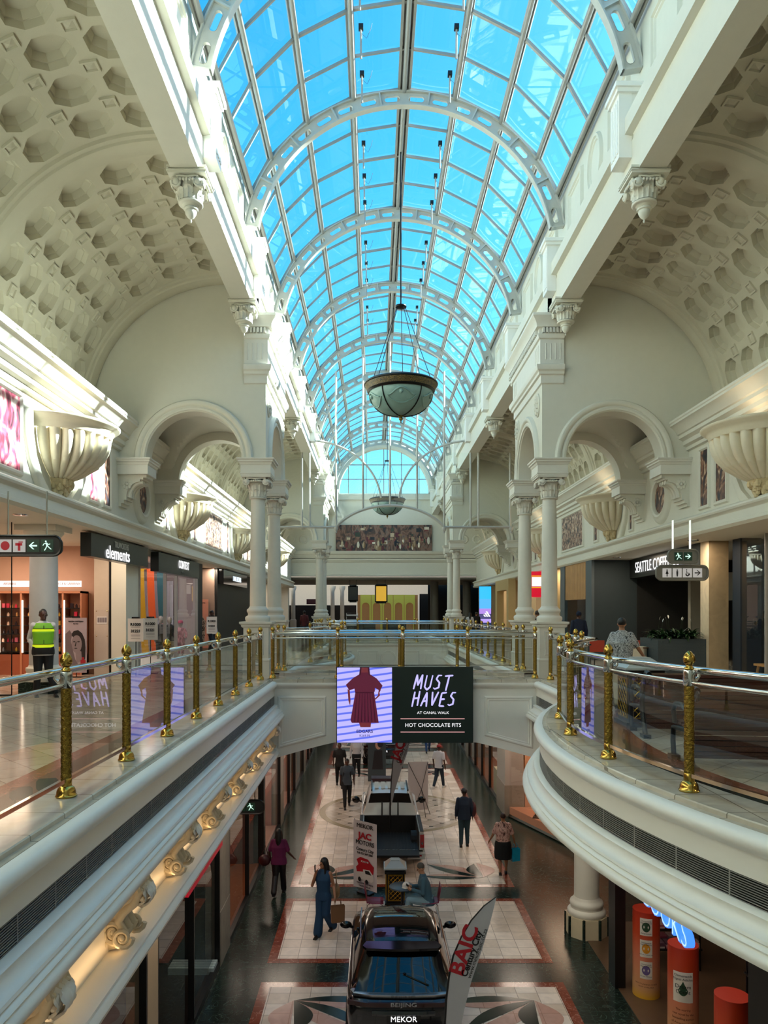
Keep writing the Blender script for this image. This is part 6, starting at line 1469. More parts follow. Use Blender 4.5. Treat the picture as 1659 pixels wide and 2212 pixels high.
side_lower(-1, -3.12, [(2, 10.4, 'dark', '#1A1614', 0), (10.4, 10.9, 'pier', mat('beige_door_post', '#A89880', .5), 0), (10.9, 15.3, 'dark', '#14100E', .4), (15.3, 16.3, 'pier', STONE, 0), (16.3, 21.4, 'wood', '#5A3A34', 9), (21.4, 21.6, 'pier', BLACKM, 0), (21.6, 25.2, 'pink', '#B88A84', 12),
    (25.2, 26.0, 'pier', None, 0), (26.0, 30, 'pink', '#B08A7C', 12), (30, 33.5, 'wood', '#8A6A50', 9), (33.5, 34.3, 'pier', None, 0), (34.3, 40, 'pink', '#8A6458', 8), (40, 41, 'pier', None, 0), (41, 50, 'dark', '#4A3A30', 5), (50, 51, 'pier', None, 0), (51, 60, 'wood', '#6A4A3A', 5)])
side_lower(1, 4.62, [(28.2, 37, 'wood', '#7A5A3C', 9), (37, 38, 'pier', None, 0), (38, 46, 'dark', '#3A2C24', 5), (46, 47, 'pier', None, 0), (47, 60, 'dark', '#4A382C', 4)])
m = MB(); m.k = 0; m.box(4.60, 5.25, 26.5, 28.2, ZL + 1.1, -1.77); m.k = 1; m.box(4.58, 5.27, 26.48, 28.22, ZL, ZL + 1.1); struct(m, 'trim_right_grey_pier', [GREYP, DADO], smooth=0)
# angled boutique window behind the right-hand column
P0, P1 = (4.75, 26.45), (5.9, 23.3); P2 = (7.6, 18.6)
m = MB(); m.add([(P0[0], P0[1], ZL), (P1[0], P1[1], ZL), (P2[0], P2[1], ZL), (P2[0] + 2, P2[1], ZL), (P0[0] + 2, P0[1], ZL)] + [(P0[0], P0[1], ZL + .35), (P1[0], P1[1], ZL + .35), (P2[0], P2[1], ZL + .35), (P2[0] + 2, P2[1], ZL + .35), (P0[0] + 2, P0[1], ZL + .35)], [(0, 1, 6, 5), (1, 2, 7, 6), (5, 6, 7, 8, 9)]); struct(m, 'floor_boutique_plinth', mat('salmon_plinth', '#C28A70', .3, var=.05), smooth=0)
m = MB(); m.tube([(P0[0], P0[1], ZL + .04), (P1[0], P1[1], ZL + .04), (P2[0], P2[1], ZL + .04)], .06, 4); struct(m, 'trim_boutique_base', mat('dark_wood_base', '#2A1A10', .3))
m = MB(); m.sweep([P0, P1, P2], [(0, ZL + .35), (0, -1.77)], XY); struct(m, 'window_boutique', SHOPGLASS, smooth=0)
wallbox('wall_boutique', 7.2, 7.3, 18.6, 28, ZL, -1.77, mat('boutique_peach', '#C89878', .6)); wallbox('wall_boutique_end', 5.3, 7.3, 26.5, 26.6, ZL, -1.77, MATS['boutique_peach'])
area('shop_light', (6.3, 24.6, -1.85), 1.2, 45, (1, .68, .45), size_y=3)
for i, (x, y, h) in enumerate(((5.55, 25.1, 1.3), (5.95, 24.1, 1.25))):
    t = thing('display_mirror', 'black framed display panel on a stand in the peach boutique window, %s one' % ('farther', 'nearer')[i], 'display', (x, y, ZL + .35), R(-20))
    m = MB(); m.tube([(-.18, 0, 0), (-.18, 0, h - .4)], .015, 5); m.tube([(.18, 0, 0), (.18, 0, h - .4)], .015, 5); m.box(-.25, .25, -.2, .2, 0, .02); m.build('stand', BLACKM, t); m = MB()
    o_ = [(-.34 + .0, .0)]; rr_ = [( .30 * (1 if a in (0, 3) else 1)) for a in range(4)]
    m.prism([(sx * .34 - sx * .08 * (1 - math.cos(q)), 0) for sx, q in ()] or [(.34, -.12), (.34, .12), (.26, .2), (-.26, .2), (-.34, .12), (-.34, -.12), (-.26, -.2), (.26, -.2)], -.03, .03, lambda u, v, w: (u, -w, h - .2 + v)); m.build('panel', BLACKG, t)
for i in range(4):
    x, y = 6.0 + i * .12 + .2, 23.6 - i * .33; t = thing('shoe', 'high-heeled shoe on the boutique plinth, %s from the window corner' % ['first', 'second', 'third', 'fourth'][i], 'shoe', (x, y, ZL + .35), R(30), 'shoes in the boutique window'); m = MB(); m.tube([(0, .1, .1), (0, 0, .06), (0, -.1, .025), (0, -.15, .02)], .03, 8, rr=[.032, .03, .034, .02]); m.tube([(0, .11, .09), (0, .115, .0)], .008, 5); m.build('upper', mat('bronze_shoe', '#5A3A24', .3), t)
t = thing('display_plinth', 'cream display block with sandals in the farther right-hand shop window', 'display block', (5.1, 29.6, ZL + .06)); m = MB(); m.box(-.35, .35, -.35, .35, 0, 1.0); m.build('block', mat('cream_block', '#D8CCA8', .5), t)
# free-standing column at the lower right
t = thing('round_column', 'round cream column on an octagonal striped marble base below the right balcony', 'column', (4.76, 16.9, ZL))
oc = lambda r: [(r * math.cos(R(22.5 + 45 * i)), r * math.sin(R(22.5 + 45 * i))) for i in range(8)]
m = MB(); m.prism(oc(.46), 0, .44, XY); m.build('octagonal_base', mat('cream_marble_base', '#D4C4A6', .55, var=.1), t, smooth=0)
m = MB()
for x, y in oc(.462): m.lathe([(.035, .0), (.035, .442)], 6, c=(x * .985, y * .985, 0))
m.build('dark_stripes', GREENM, t, smooth=0)
m = MB(); m.lathe([(.40, .44), (.42, .47), (.42, .53), (.39, .57), (.35, .59), (.345, .62), (.36, .65), (.37, .69), (.355, .74), (.31, .76), (.295, .80), (.275, .84)], 36); m.build('column_base', WARMWALL, t, smooth=50)
m = MB(); m.lathe([(.275, .84), (.27, 2), (.26, 4.67)], 36); m.build('shaft', WARMWALL, t, smooth=50)
# bookshop
wallbox('trim_bookshop_post', 4.60, 4.80, 14.4, 14.8, ZL, -.83, BLACKM); wallbox('wall_bookshop_back', 8.6, 8.7, 6, 19, ZL, -.83, DARK); wallbox('floor_bookshop', 4.66, 8.6, 4, 17.5, ZL + .004, ZL + .012, mat('herringbone_wood', '#5C4634', .3, var=.3, nscale=3)); wallbox('wall_bookshop_end', 6.2, 8.6, 17.4, 17.5, ZL, -.83, DARK)
m = MB(); m.quad((4.8, 14.8, ZL), (6.3, 17.4, ZL), (6.3, 17.4, -.83), (4.8, 14.8, -.83)); struct(m, 'window_bookshop', SHOPGLASS, smooth=0)
wallbox('wall_lower_right_near', 4.66, 4.76, -4, 9.4, ZL, -1.77, DARK)
area('shop_light', (5.6, 13.5, -1.85), 1.0, 9, (1, .8, .62), size_y=4)
def totem_mat():
    m = bpy.data.materials.new('orange_totem_print'); m.use_nodes = True; nt = m.node_tree; b = nt.nodes['Principled BSDF']; b.inputs['Roughness'].default_value = .4
    tc = nt.nodes.new('ShaderNodeTexCoord'); sp = nt.nodes.new('ShaderNodeSeparateXYZ'); nt.links.new(tc.outputs['Object'], sp.inputs[0]); mr = nt.nodes.new('ShaderNodeMapRange'); mr.inputs['From Max'].default_value = 1.6; nt.links.new(sp.outputs['Z'], mr.inputs['Value'])
    r = nt.nodes.new('ShaderNodeValToRGB'); e = r.color_ramp.elements; e[0].position = 0; e[0].color = srgb('#E0A828') + (1,); e[1].position = 1; e[1].color = srgb('#B83018') + (1,)
    for p_, c in ((.12, '#D8A070'), (.45, '#D88060'), (.75, '#C84420')): x = e.new(p_); x.color = srgb(c) + (1,)
    nt.links.new(mr.outputs[0], r.inputs[0]); nt.links.new(r.outputs[0], b.inputs['Base Color']); return m
TOT = totem_mat(); COVERS = [mat('cover_cream', '#E4DCCC', .5), mat('cover_amber', '#D89020', .5, var=.3), mat('cover_violet', '#6A5A8A', .5, var=.4)]
for i, (x, y) in enumerate(((5.12, 14.2), (5.2, 12.7), (5.22, 11.0))):
    t = thing('display_totem', 'orange cylindrical book advertising totem at the bookshop, %s from the camera' % ('farthest', 'middle one', 'nearest')[i], 'display totem', (x, y, ZL + .012), 0, 'orange totems at the bookshop'); m = MB(); m.lathe([(.245, 0), (.245, 1.6), (0, 1.6)], 36); m.build('cylinder', TOT, t, smooth=40)
    az = math.atan2(-y, -x)
    def cyl(u, z, d=.002): a = az + u / .245; return ((.245 + d) * math.cos(a), (.245 + d) * math.sin(a), z)
    cov = [(1.18, 1.5, 0), (.78, 1.10, 1), (.38, .70, 2)] if i == 0 else [(.72, 1.22, 0)]
    w = .11 if i == 0 else .16
    for z0, z1, c in cov:
        m = MB(); m.grid(7, 2, lambda u, v: cyl((u - .5) * 2 * w, lerp(z0, z1, v))); m.build('book_cover', COVERS[0], t, smooth=40)
        m = MB(); cz = lerp(z0, z1, .4 if i else .5); m.flat([cyl(.07 * math.cos(a) * (1 if i == 0 else .8), cz + .09 * math.sin(a) * (1 + (.5 if math.sin(a) > 0 and i else 0)), .004) for a in [2 * PI * k / 16 for k in range(16)]], lambda u, v, w_=0: (0, 0, 0)) if False else None
        m.add([cyl(.075 * math.cos(a) * (1 if i == 0 or math.sin(a) < 0 else 1 - math.sin(a) * .9), cz + .09 * math.sin(a) * (1 if i == 0 or math.sin(a) < 0 else 1.7), .004) for a in [2 * PI * k / 16 for k in range(16)]] + [cyl(0, cz, .004)], [(k, (k + 1) % 16, 16) for k in range(16)]); m.build('cover_art', COVERS[c] if i == 0 and c else mat('cover_flame', '#B02418' if i else '#2A4A30', .5, var=.5, nscale=20), t, smooth=40)
    def ctext(s_, z, sz, mm):
        o = text('print', s_, sz, mm, t, (0, 0, 0), ext=0)
        for v in o.data.vertices: p = cyl(v.co.x, z + v.co.y, .005); v.co = p
        o.rotation_euler = (0, 0, 0)
    BRT = mat('brown_print', '#5A2410', .5)
    if i == 0:
        for z0, z1, c in cov: ctext('Chimamanda', z1 - .05, .035, TX); ctext('Ngozi Adichie', z1 - .085, .035, TX)
        ctext('Americanah', 1.22, .04, TX); ctext('Purple Hibiscus', .43, .032, TX); ctext('Half of a Yellow Sun', .83, .03, TX); ctext('NEW STUNNING COVERS', .28, .036, BRT); ctext('NOW AVAILABLE', .23, .036, BRT)
    else:
        ctext('Chimamanda', 1.16, .055, TX); ctext('Ngozi Adichie', 1.10, .055, TX); ctext('Dream', .98, .09, TX); ctext('Count', .89, .09, TX)
        for k, s_ in enumerate(('The searing', 'new novel by the', 'bestselling author', 'of Americanah and', 'Half of a Yellow Sun')): ctext(s_, .60 - k * .075, .05, BRT)
t = thing('shop_sign', 'glowing blue three-dimensional letters BOOKS hanging under the right balcony edge', 'shop sign', (4.72, 12.15, -3.17)); text('letters', 'BOOKS', .56, emis('sign_blue_side', '#3A78F0', 1.1), t, (0, 0, 0), (R(90), 0, R(-90)), .06, sx=1.0, off=.006); text('letter_faces', 'BOOKS', .56, emis('sign_blue_face', '#A8CCFF', .9), t, (-.064, 0, 0), (R(90), 0, R(-90)), .001, off=-.012)
m = MB(); m.tube([(0, -1.0, .2), (0, -1.0, 2.3)], .012, 5); m.tube([(0, 1.0, .2), (0, 1.0, 2.3)], .012, 5); m.tube([(0.02, -1.1, .2), (.02, 1.1, .2)], .012, 5); m.build('hangers', BLACKM, t)
# book tables
rnd = random.Random(3); bookm = [mat('book_%d' % i, c, .5) for i, c in enumerate(('#B0566A', '#D8D0C4', '#3A3040', '#C87A8A', '#6A4A58', '#E0B8B4'))]
bnames = ['rose', 'cream', 'dark', 'pink', 'plum', 'salmon']
for ti_, (x, y, lab) in enumerate(((6.1, 15.4, 'black book stand behind the farthest orange totem'), (6.6, 12.2, 'black book table at the right edge of the bookshop'))):
    t = thing('book_stand', lab, 'book stand', (x, y, ZL + .012)); m = MB()
    for z in (.45, .85, 1.2): m.box(-.45, .45, -.35, .35, z - .03, z)
    m.build('shelves', BLACKM, t); m = MB()
    for sx in (-.42, .42): m.tube([(sx, .3, 0), (sx, .3, 1.5)], .02, 5); m.tube([(sx, -.3, 0), (sx, -.3, 1.2)], .02, 5)
    m.build('uprights', BLACKM, t)
    pr_ = {}
    for z in (.45, .85, 1.2):
        for k in range(5):
            for d in range(2):
                for st in range(3):
                    c = rnd.randrange(6); h = .035
                    if c not in pr_: o = MB().box(-.075, .075, -.11, .11, 0, h).build('book', bookm[c], smooth=0); pr_[c] = o
                    else: o = pr_[c].copy(); SC.collection.objects.link(o)
                    o.location = (x - .36 + k * .18, y - .2 + d * .32, ZL + .012 + z + st * h); o.rotation_euler = (0, 0, 0)
                    tag(o, '%s paperback lying on the %s' % (bnames[c], lab), 'book', '%s books on the %s' % (bnames[c], lab))
# left lower details
t = thing('shop_sign', 'red hanging shop sign Step Ahead under the left balcony edge', 'shop sign', (-3.0, 13.3, -2.35)); m = MB(); m.box(-.06, .06, -1.35, 1.35, -.48, .42); m.build('sign_box', mat('crimson_sign', '#8A0E20', .4, emit='#8A0E20', estr=.35), t, smooth=0); text('lettering', 'Step Ahead', .46, SWHITE, t, (.066, 0, -.12), (R(90), 0, R(90)), .003, shear=.3)
m = MB(); m.tube([(0, -1, .4), (0, -1, .58)], .015, 5); m.tube([(0, 1, .4), (0, 1, .58)], .015, 5); m.build('hangers', BLACKM, t)
t = thing('folded_display_panels', 'stack of pale turquoise display panels on the dark shop floor at lower left', 'panels', (-3.6, 15.0, ZL + .06)); m = MB()
for i in range(4): m.box(-.45, .45, -.18 + i * .1, -.10 + i * .1, 0, .13)
m.build('panels', mat('turquoise_white', '#B8CCCC', .3), t)
signbox('exit_sign', 'black hanging exit sign with arrow and running man under the left balcony', (-2.97, 16.9, -2.66), .98, .27, (-.3, .3), [(SIGNW, 'hose'), (GREENS, 'left'), (GREENS, 'run')], top=-1.77)
t = thing('clothes_rail', 'wall clothes rail with pale blue shirts in the pink lower shop', 'clothes rail', (-3.75, 22.6, ZL)); m = MB(); m.tube([(-.45, 0, 1.9), (.35, 0, 1.9)], .02, 6); m.tube([(-.45, 0, 1.0), (.35, 0, 1.0)], .02, 6); m.tube([(-.45, 0, 0), (-.45, 0, 1.95)], .02, 6); m.build('rail', BLACKM, t)
for r_, z in enumerate((1.88, .98)):
    for k in range(6):
        m = MB(); m.box(-.02, .02, -.2, .2, -.72, -.1); m.tube([(0, -.2, -.12), (0, 0, -.03), (0, .2, -.12)], .03, 6); o = m.build('hanging_shirt', mat('pale_blue_shirt_%d' % (k % 3), ('#8FA8C8', '#A8B4CC', '#7A94B8')[k % 3], .8), smooth=0); o.location = (-4.1 + k * .12, 22.6, ZL + z); tag(o, 'pale blue shirt on the %s clothes rail in the pink shop, %s from the left' % (('upper', 'lower')[r_], ['first', 'second', 'third', 'fourth', 'fifth', 'sixth'][k]), 'shirt', 'shirts on the rail')
# ================================================================ VEHICLES
PAINTD = mat('dark_grey_metallic_paint', '#1E2124', .25, .5, var=.05, coat=.8); CARGLASS = mat('black_car_glass', '#040506', .03, 0, var=0, spec=.7); SILV = mat('silver_trim', '#A8ACB0', .22, .9); RUB = mat('tyre_rubber', '#0C0C0D', .7); TAILR = mat('tail_lamp_red', '#2A0609', .15); GBLACK = mat('gloss_black_plastic', '#060607', .1)
def gridbody(mb, st, sec):
    """st: stations; sec(station) -> list of (x,z) half-section from centre-bottom to centre-top"""
    S = []
    for s_ in st:
        h = sec(s_); full = [(x, z) for x, z in h] + [(-x, z) for x, z in h[::-1][1:-1]] if h[0][0] == 0 and h[-1][0] == 0 else h
        S.append([(x, s_[0], z) for x, z in full])
    n = len(S[0]); vs = [p for r_ in S for p in r_]
    fs = [(i * n + j, i * n + (j + 1) % n, (i + 1) * n + (j + 1) % n, (i + 1) * n + j) for i in range(len(S) - 1) for j in range(n)]
    fs += [tuple(range(n)), tuple((len(S) - 1) * n + j for j in range(n))[::-1]]
    mb.add(vs, fs)
def wheel(parent, x, y, r=.34, w=.22):
    ax = Matrix.Rotation(PI / 2, 3, 'Y'); m = MB(); m.lathe([(r * .62, -w / 2), (r * .92, -w / 2), (r, -w * .35), (r, w * .35), (r * .92, w / 2), (r * .62, w / 2)], 28, c=(x, y, r), ax=ax); o = m.build('wheel', RUB, parent, smooth=40)
    m = MB(); m.lathe([(0, -w * .3), (r * .62, -w * .4), (r * .64, -w * .5), (r * .64, w * .5), (r * .62, w * .4), (0, w * .3)], 20, c=(x, y, r), ax=ax); m.build('rim', SILV, o, smooth=30)
def suv(lab, loc, full=True):
    t = thing('car', lab, 'car', loc)
    m = MB()
    st = [(0.0, .74, .50, .86), (.05, .84, .40, .93), (.14, .90, .33, 1.0), (.45, .93, .28, 1.04), (1.0, .945, .24, 1.02), (1.8, .935, .24, .99), (2.6, .935, .24, .98), (3.2, .94, .24, 1.0), (3.6, .93, .26, 1.02), (4.0, .90, .28, .97), (4.3, .82, .34, .88), (4.42, .68, .42, .72)]
    def sec(s_):
        y, w, b, tp = s_; return [(0, b), (w * .88, b), (w * .97, b + .10), (w, lerp(b, tp, .45)), (w * .99, lerp(b, tp, .75)), (w * .95, tp - .03), (w * .86, tp), (0, tp + .02)]
    gridbody(m, st, sec); o = m.build('body_shell', PAINTD, t, smooth=40); sb = o.modifiers.new('round', 'SUBSURF'); sb.levels = 1; sb.render_levels = 2
    # greenhouse: black glass with painted pillars
    gs = [(.16, 1.02, .80, .80), (.30, 1.16, .83, .72), (.50, 1.34, .85, .66), (.66, 1.48, .86, .63), (.78, 1.55, .86, .61), (1.1, 1.60, .86, .62), (1.8, 1.63, .86, .63), (2.4, 1.60, .86, .62), (2.65, 1.54, .86, .61), (3.0, 1.35, .86, .66), (3.35, 1.16, .86, .74), (3.62, 1.02, .84, .80)]
    m = MB(); S = []
    for y, z, wb, wr in gs:
        base = .98; h = [(wb, base), (lerp(wb, wr, .55), lerp(base, z, .6)), (wr + .02, z - .06 * (z - base) / .6), (wr - .06, z - .012), (wr - .16, z), (wr * .45, z + .012)]
        full = h + [(0, z + .016)] + [(-x, zz) for x, zz in h[::-1]]; S.append([(x, y, zz) for x, zz in full])
    n = len(S[0])
    for i in range(len(S) - 1):
        for j in range(n - 1):
            yy = gs[i][0]; edge = j in (2, 3, n - 4, n - 5) ; m.k = 1 if (edge or i == 4 or (j in (0, 1, n - 2, n - 3) and i in (2, 3))) else 0
            m.add([S[i][j], S[i + 1][j], S[i + 1][j + 1], S[i][j + 1]], [(0, 1, 2, 3)])
    o = m.build('greenhouse', [CARGLASS, GBLACK], t, smooth=30, weld=True)
    m = MB(); m.prism([(-.60, .86), (-.66, .70), (-.60, .60), (-.15, .56), (.15, .56), (.60, .60), (.66, .70), (.60, .86)], 1.545, 1.585, lambda u, v, w: (u, v, w + (v - .6) * .05)); m.build('roof_spoiler', GBLACK, t, smooth=30)
    m = MB(); m.sweep([(-.86, .30), (-.80, .16), (-.5, .09), (0, .07), (.5, .09), (.80, .16), (.86, .30)], [(0, 1.0), (.0, 1.045), (.05, 1.055), (.09, 1.05)], XY); m.build('rear_chrome_ledge', SILV, t, smooth=60)
    m = MB(); m.sweep([(-.83, .34), (-.88, .10), (-.6, .0), (0, -.02), (.6, .0), (.88, .10), (.93, .34)], [(.015, .90), (-.015, .90), (-.015, .97), (.015, .975)], XY, pclosed=True); m.build('tail_light_bar', TAILR, t, smooth=60)
    text('badge', 'BEIJING', .085, SILV, t, (0, -.045, .95), sx=1.5, off=.001)
    m = MB(); m.box(-.27, .27, -.04, .02, .64, .79); m.build('number_plate', GBLACK, t, smooth=0); text('plate_text', 'MEKOR', .12, SWHITE, t, (0, -.046, .72), sx=1.05)
    m = MB(); m.sweep([(-.5, -.0), (-.3, -.02), (.3, -.02), (.5, -.0)], [(.02, .76), (-.01, .76), (-.03, .80), (-.01, .84), (.02, .84)], XY, pclosed=True); m.build('tailgate_crease', PAINTD, t, smooth=50)
    m = MB(); m.box(-.75, .75, .0, .12, .36, .50); m.build('bumper_insert', GBLACK, t)
    m = MB(); m.tube([(0.05, .36, 1.24), (.42, .24, 1.13)], .014, 6); m.ball((.03, .38, 1.25), .03, 8, 6); m.build('rear_wiper', GBLACK, t)
    for s_ in (-1, 1):
        m = MB(); m.ball((s_ * 1.02, 2.98, 1.06), .12, 12, 8, sc=(1, .6, .6)); m.tube([(s_ * .88, 3.0, 1.0), (s_ * .98, 3.0, 1.04)], .03, 6); m.build('side_mirror', GBLACK, t, smooth=60)
        m = MB(); m.tube([(s_ * .70, 1.0, 1.60), (s_ * .71, 1.8, 1.625), (s_ * .70, 2.4, 1.60)], .015, 6); m.build('roof_rail', SILV, t)
        m = MB(); m.tube([(s_ * .90, .5, 1.03), (s_ * .895, 1.4, 1.02), (s_ * .89, 2.8, 1.0)], .010, 5); m.build('window_trim', SILV, t)
    for x in (-.83, .83):
        for y in (.85, 3.55): wheel(t, x, y)
    return t
suv('dark grey SUV seen from behind and above at the bottom of the picture', (.47, 12.0, ZL + .012)).scale = (1, .93, 1)
t = suv('dark vehicle mostly hidden behind the JAC feather flag and the bridge', (.42, 34.9, ZL + .012))
# white pickup with the tailgate lowered
PW = mat('white_car_paint', '#C9CBC8', .2, 0, var=.02, coat=.7); LINER = mat('black_bed_liner', '#0B0C0D', .6, var=.2)
t = thing('pickup_truck', 'white double-cab pickup with its tailgate down and black load bed', 'pickup truck', (.48, 21.0, ZL + .012))
m = MB(); 
def sec2(s_):
    y, w, b, tp = s_; return [(0, b), (w * .9, b), (w, b + .12), (w, tp - .12), (w * .96, tp - .02), (w * .9, tp), (0, tp + .01)]
gridbody(m, [(1.72, .90, .42, 1.06), (2.6, .91, .40, 1.04), (3.7, .91, .40, 1.05), (4.0, .91, .42, 1.10), (4.7, .89, .45, 1.05), (5.05, .82, .50, .95), (5.15, .7, .55, .8)], sec2); m.build('cab_body', PW, t, smooth=40)
m = MB()
for s_ in (-1, 1):
    x0, x1 = sorted((s_ * .90, s_ * .78)); m.box(x0, x1, .0, 1.72, .55, 1.06); q = sorted((s_ * .92, s_ * .88)); m.box(q[0], q[1], .0, 1.72, .45, .60)
m.build('bed_sides', PW, t, smooth=0)
m = MB(); m.box(-.78, .78, .0, 1.70, .52, .56); m.box(-.78, .78, 1.66, 1.71, .56, 1.06)
for s_ in (-1, 1): q = sorted((s_ * .78, s_ * .76)); m.box(q[0], q[1], .0, 1.7, .56, 1.07); q = sorted((s_ * .80, s_ * .90)); m.box(q[0], q[1], .0, 1.7, 1.06, 1.075); m.lathe([(.30, -.09), (.30, .09)], 16, c=(s_ * .68, .95, .52), ax=Matrix.Rotation(PI / 2, 3, 'Y'))
for i in range(15): x = -.66 + i * .094; m.box(x, x + .045, .02, 1.64, .56, .575)
m.build('bed_liner', LINER, t, smooth=0)
m = MB(); m.box(-.76, .76, -.50, -.02, .50, .56); o = m.build('tailgate', LINER, t, smooth=0); m = MB(); m.box(-.76, .76, -.03, .0, .555, .57); m.build('hinge_strip', SILV, o, smooth=0)
gs = [(1.74, 1.04, .80, .80), (1.86, 1.40, .82, .70), (1.98, 1.66, .84, .63), (2.2, 1.73, .84, .62), (3.0, 1.75, .84, .62), (3.35, 1.70, .84, .62), (3.75, 1.40, .84, .70), (4.1, 1.08, .84, .80)]
m = MB(); S = []
for y, z, wb, wr in gs:
    base = 1.0; h = [(wb, base), (lerp(wb, wr, .6), lerp(base, z, .62)), (wr + .01, z - .07 * (z - base) / .7), (wr - .05, z - .01), (wr * .5, z)]; full = h + [(0, z + .004)] + [(-x, zz) for x, zz in h[::-1]]; S.append([(x, y, zz) for x, zz in full])
n = len(S[0])
for i in range(len(S) - 1):
    for j in range(n - 1):
        m.k = 1 if (i in (1,) and 3 <= j <= n - 5) or (i in (5, 6) and 2 < j < n - 4) or (j in (0, n - 2) and 1 < i < 5) else 0
        m.add([S[i][j], S[i + 1][j], S[i + 1][j + 1], S[i][j + 1]], [(0, 1, 2, 3)])
m.build('cab', [PW, CARGLASS], t, smooth=30, weld=True)
m = MB()
for i in range(5): x = -.4 + i * .2; m.box(x - .06, x + .06, 2.2, 3.1, 1.742, 1.756)
m.build('roof_ribs', PW, t, smooth=0)
for s_ in (-1, 1):
    m = MB(); m.box(min(s_ * .53, s_ * .57), max(s_ * .53, s_ * .57), 2.0, 3.3, 1.72, 1.765); m.build('roof_strip', BLACKM, t, smooth=0)
    m = MB(); q = sorted((s_ * .915, s_ * .80)); m.box(q[0], q[1], -.02, .06, .62, .98); o = m.build('tail_lamp', mat('tail_lamp_bright', '#A8141C', .15, coat=.5), t); m = MB(); m.ball((s_ * .86, -.03, .74), .035, 8, 6); m.build('reversing_lamp', SILV, o)
    m = MB(); m.ball((s_ * 1.06, 3.35, 1.12), .13, 12, 8, sc=(1, .5, .85)); m.tube([(s_ * .88, 3.38, 1.05), (s_ * 1.0, 3.36, 1.1)], .03, 6); m.build('side_mirror', GBLACK, t, smooth=60)
    m = MB(); m.box(*sorted((s_ * .45, s_ * .93)), -.12, .04, .36, .52) if False else m.box(min(s_ * .45, s_ * .93), max(s_ * .45, s_ * .93), -.14, .05, .34, .50); m.build('bumper_corner', PW, t); m = MB(); m.box(min(s_ * .62, s_ * .84), max(s_ * .62, s_ * .84), -.145, -.14, .42, .46); m.build('reflector', mat('tail_lamp_bright', '#A8141C'), t, smooth=0)
m = MB(); m.box(-.46, .46, -.10, .05, .36, .48); m.build('step_bumper', BLACKM, t)
for x in (-.24, 0, .24): m = MB(); m.tube([(x, 1.70, 1.06), (x, 1.73, 1.45)], .022, 6); m.build('window_guard_bar', BLACKM, t)
for x in (-.80, .80):
    for y in (.95, 4.15): wheel(t, x, y, .37, .24)
# flags and banners
FLAGW = mat('white_flag_cloth', '#B8B8BC', .6, var=.05, nscale=3, bump=.4, bscale=6)
REDT = mat('logo_red', '#B01424', .5)
def feather(lab, y, outl, polepts, loc0, name='feather_flag'):
    t = thing(name, lab, 'flag', loc0); m = MB(); m.flat([(a - loc0[0], b - loc0[2]) for a, b in outl], lambda u, v, w: (u, w, v), 0); o = m.build('flag_cloth', FLAGW, t, smooth=0); so_ = o.modifiers.new('thick', 'SOLIDIFY'); so_.thickness = .006
    m = MB(); m.tube([(a - loc0[0], .0, b - loc0[2]) for a, b in polepts], .016, 8, rr=[lerp(.02, .009, i / (len(polepts) - 1)) for i in range(len(polepts))]); m.build('pole', BLACKM, t, smooth=60); return t
k_ = 1630 / 11.0
px = lambda x, y: ((x - 808) / k_, 1.7 - (y - 1321) / k_)
pole = [px(958, 2365), px(960, 2300), px(961, 2212), px(964, 2160), px(970, 2110), px(979, 2065), px(996, 2025), px(1018, 1988), px(1045, 1957), px(1072, 1937)]
right = [px(1072, 1940), px(1058, 1995), px(1040, 2055), px(1018, 2120), px(1003, 2180), px(994, 2225), px(984, 2260), px(972, 2275), px(962, 2270)]
bx_, bz_ = px(958, 2366)
t = feather('tall white BAIC feather flag leaning right of the dark SUV', 11.0, pole[2:] + right, pole, (bx_, 11.0, ZL + .012))
def flagtext(t, s_, sz, x, y, ang_, mm, off=0, sx=1, yy=11.0, kk=None, loc0=None):
    kk = kk or k_; X, Z = (x - 808) / kk, 1.7 - (y - 1321) / kk; l0 = loc0 or (bx_, 11.0, ZL + .012)
    return text('print', s_, sz, mm, t, (X - l0[0], -.012, Z - l0[2]), (R(90), R(-ang_), 0), .001, sx=sx, off=off)
flagtext(t, 'BAIC', .30, 1003, 2052, 71, REDT, .009, 1.15); flagtext(t, 'Century City', .13, 1019, 2060, 71, TX, .004, 1.0); flagtext(t, 'www.mekorbaic.co.za', .085, 1031, 2059, 71, TX, .0, 1.0)
m = MB(); m.box(-.28, .28, -.28, .28, 0, .02); o = m.build('flag_base', BLACKM, t, smooth=0)
k2 = 1630 / 22.1; p2 = lambda x, y: ((x - 808) / k2, 1.7 - (y - 1321) / k2)
pole2 = [p2(843, 1789), p2(843, 1740), p2(845, 1690), p2(849, 1640), p2(856, 1600), p2(868, 1575), p2(885, 1560)]
t = feather('white JAC feather flag standing in the bed of the pickup truck', 22.1, pole2[1:] + [p2(889, 1562), p2(889, 1590), p2(880, 1625), p2(866, 1665), p2(852, 1710), p2(846, 1740)], pole2, (pole2[0][0], 22.1, ZL + .60))
for s_, sz, x, y, mm, off in (('JAC', .36, 861, 1621, REDT, .014), ('Century City', .14, 869, 1622, TX, .002), ('www.mekorjac.co.za', .085, 874, 1628, TX, 0)): flagtext(t, s_, sz, x, y, 70, mm, off, 1, 22.1, k2, (pole2[0][0], 22.1, ZL + .60))
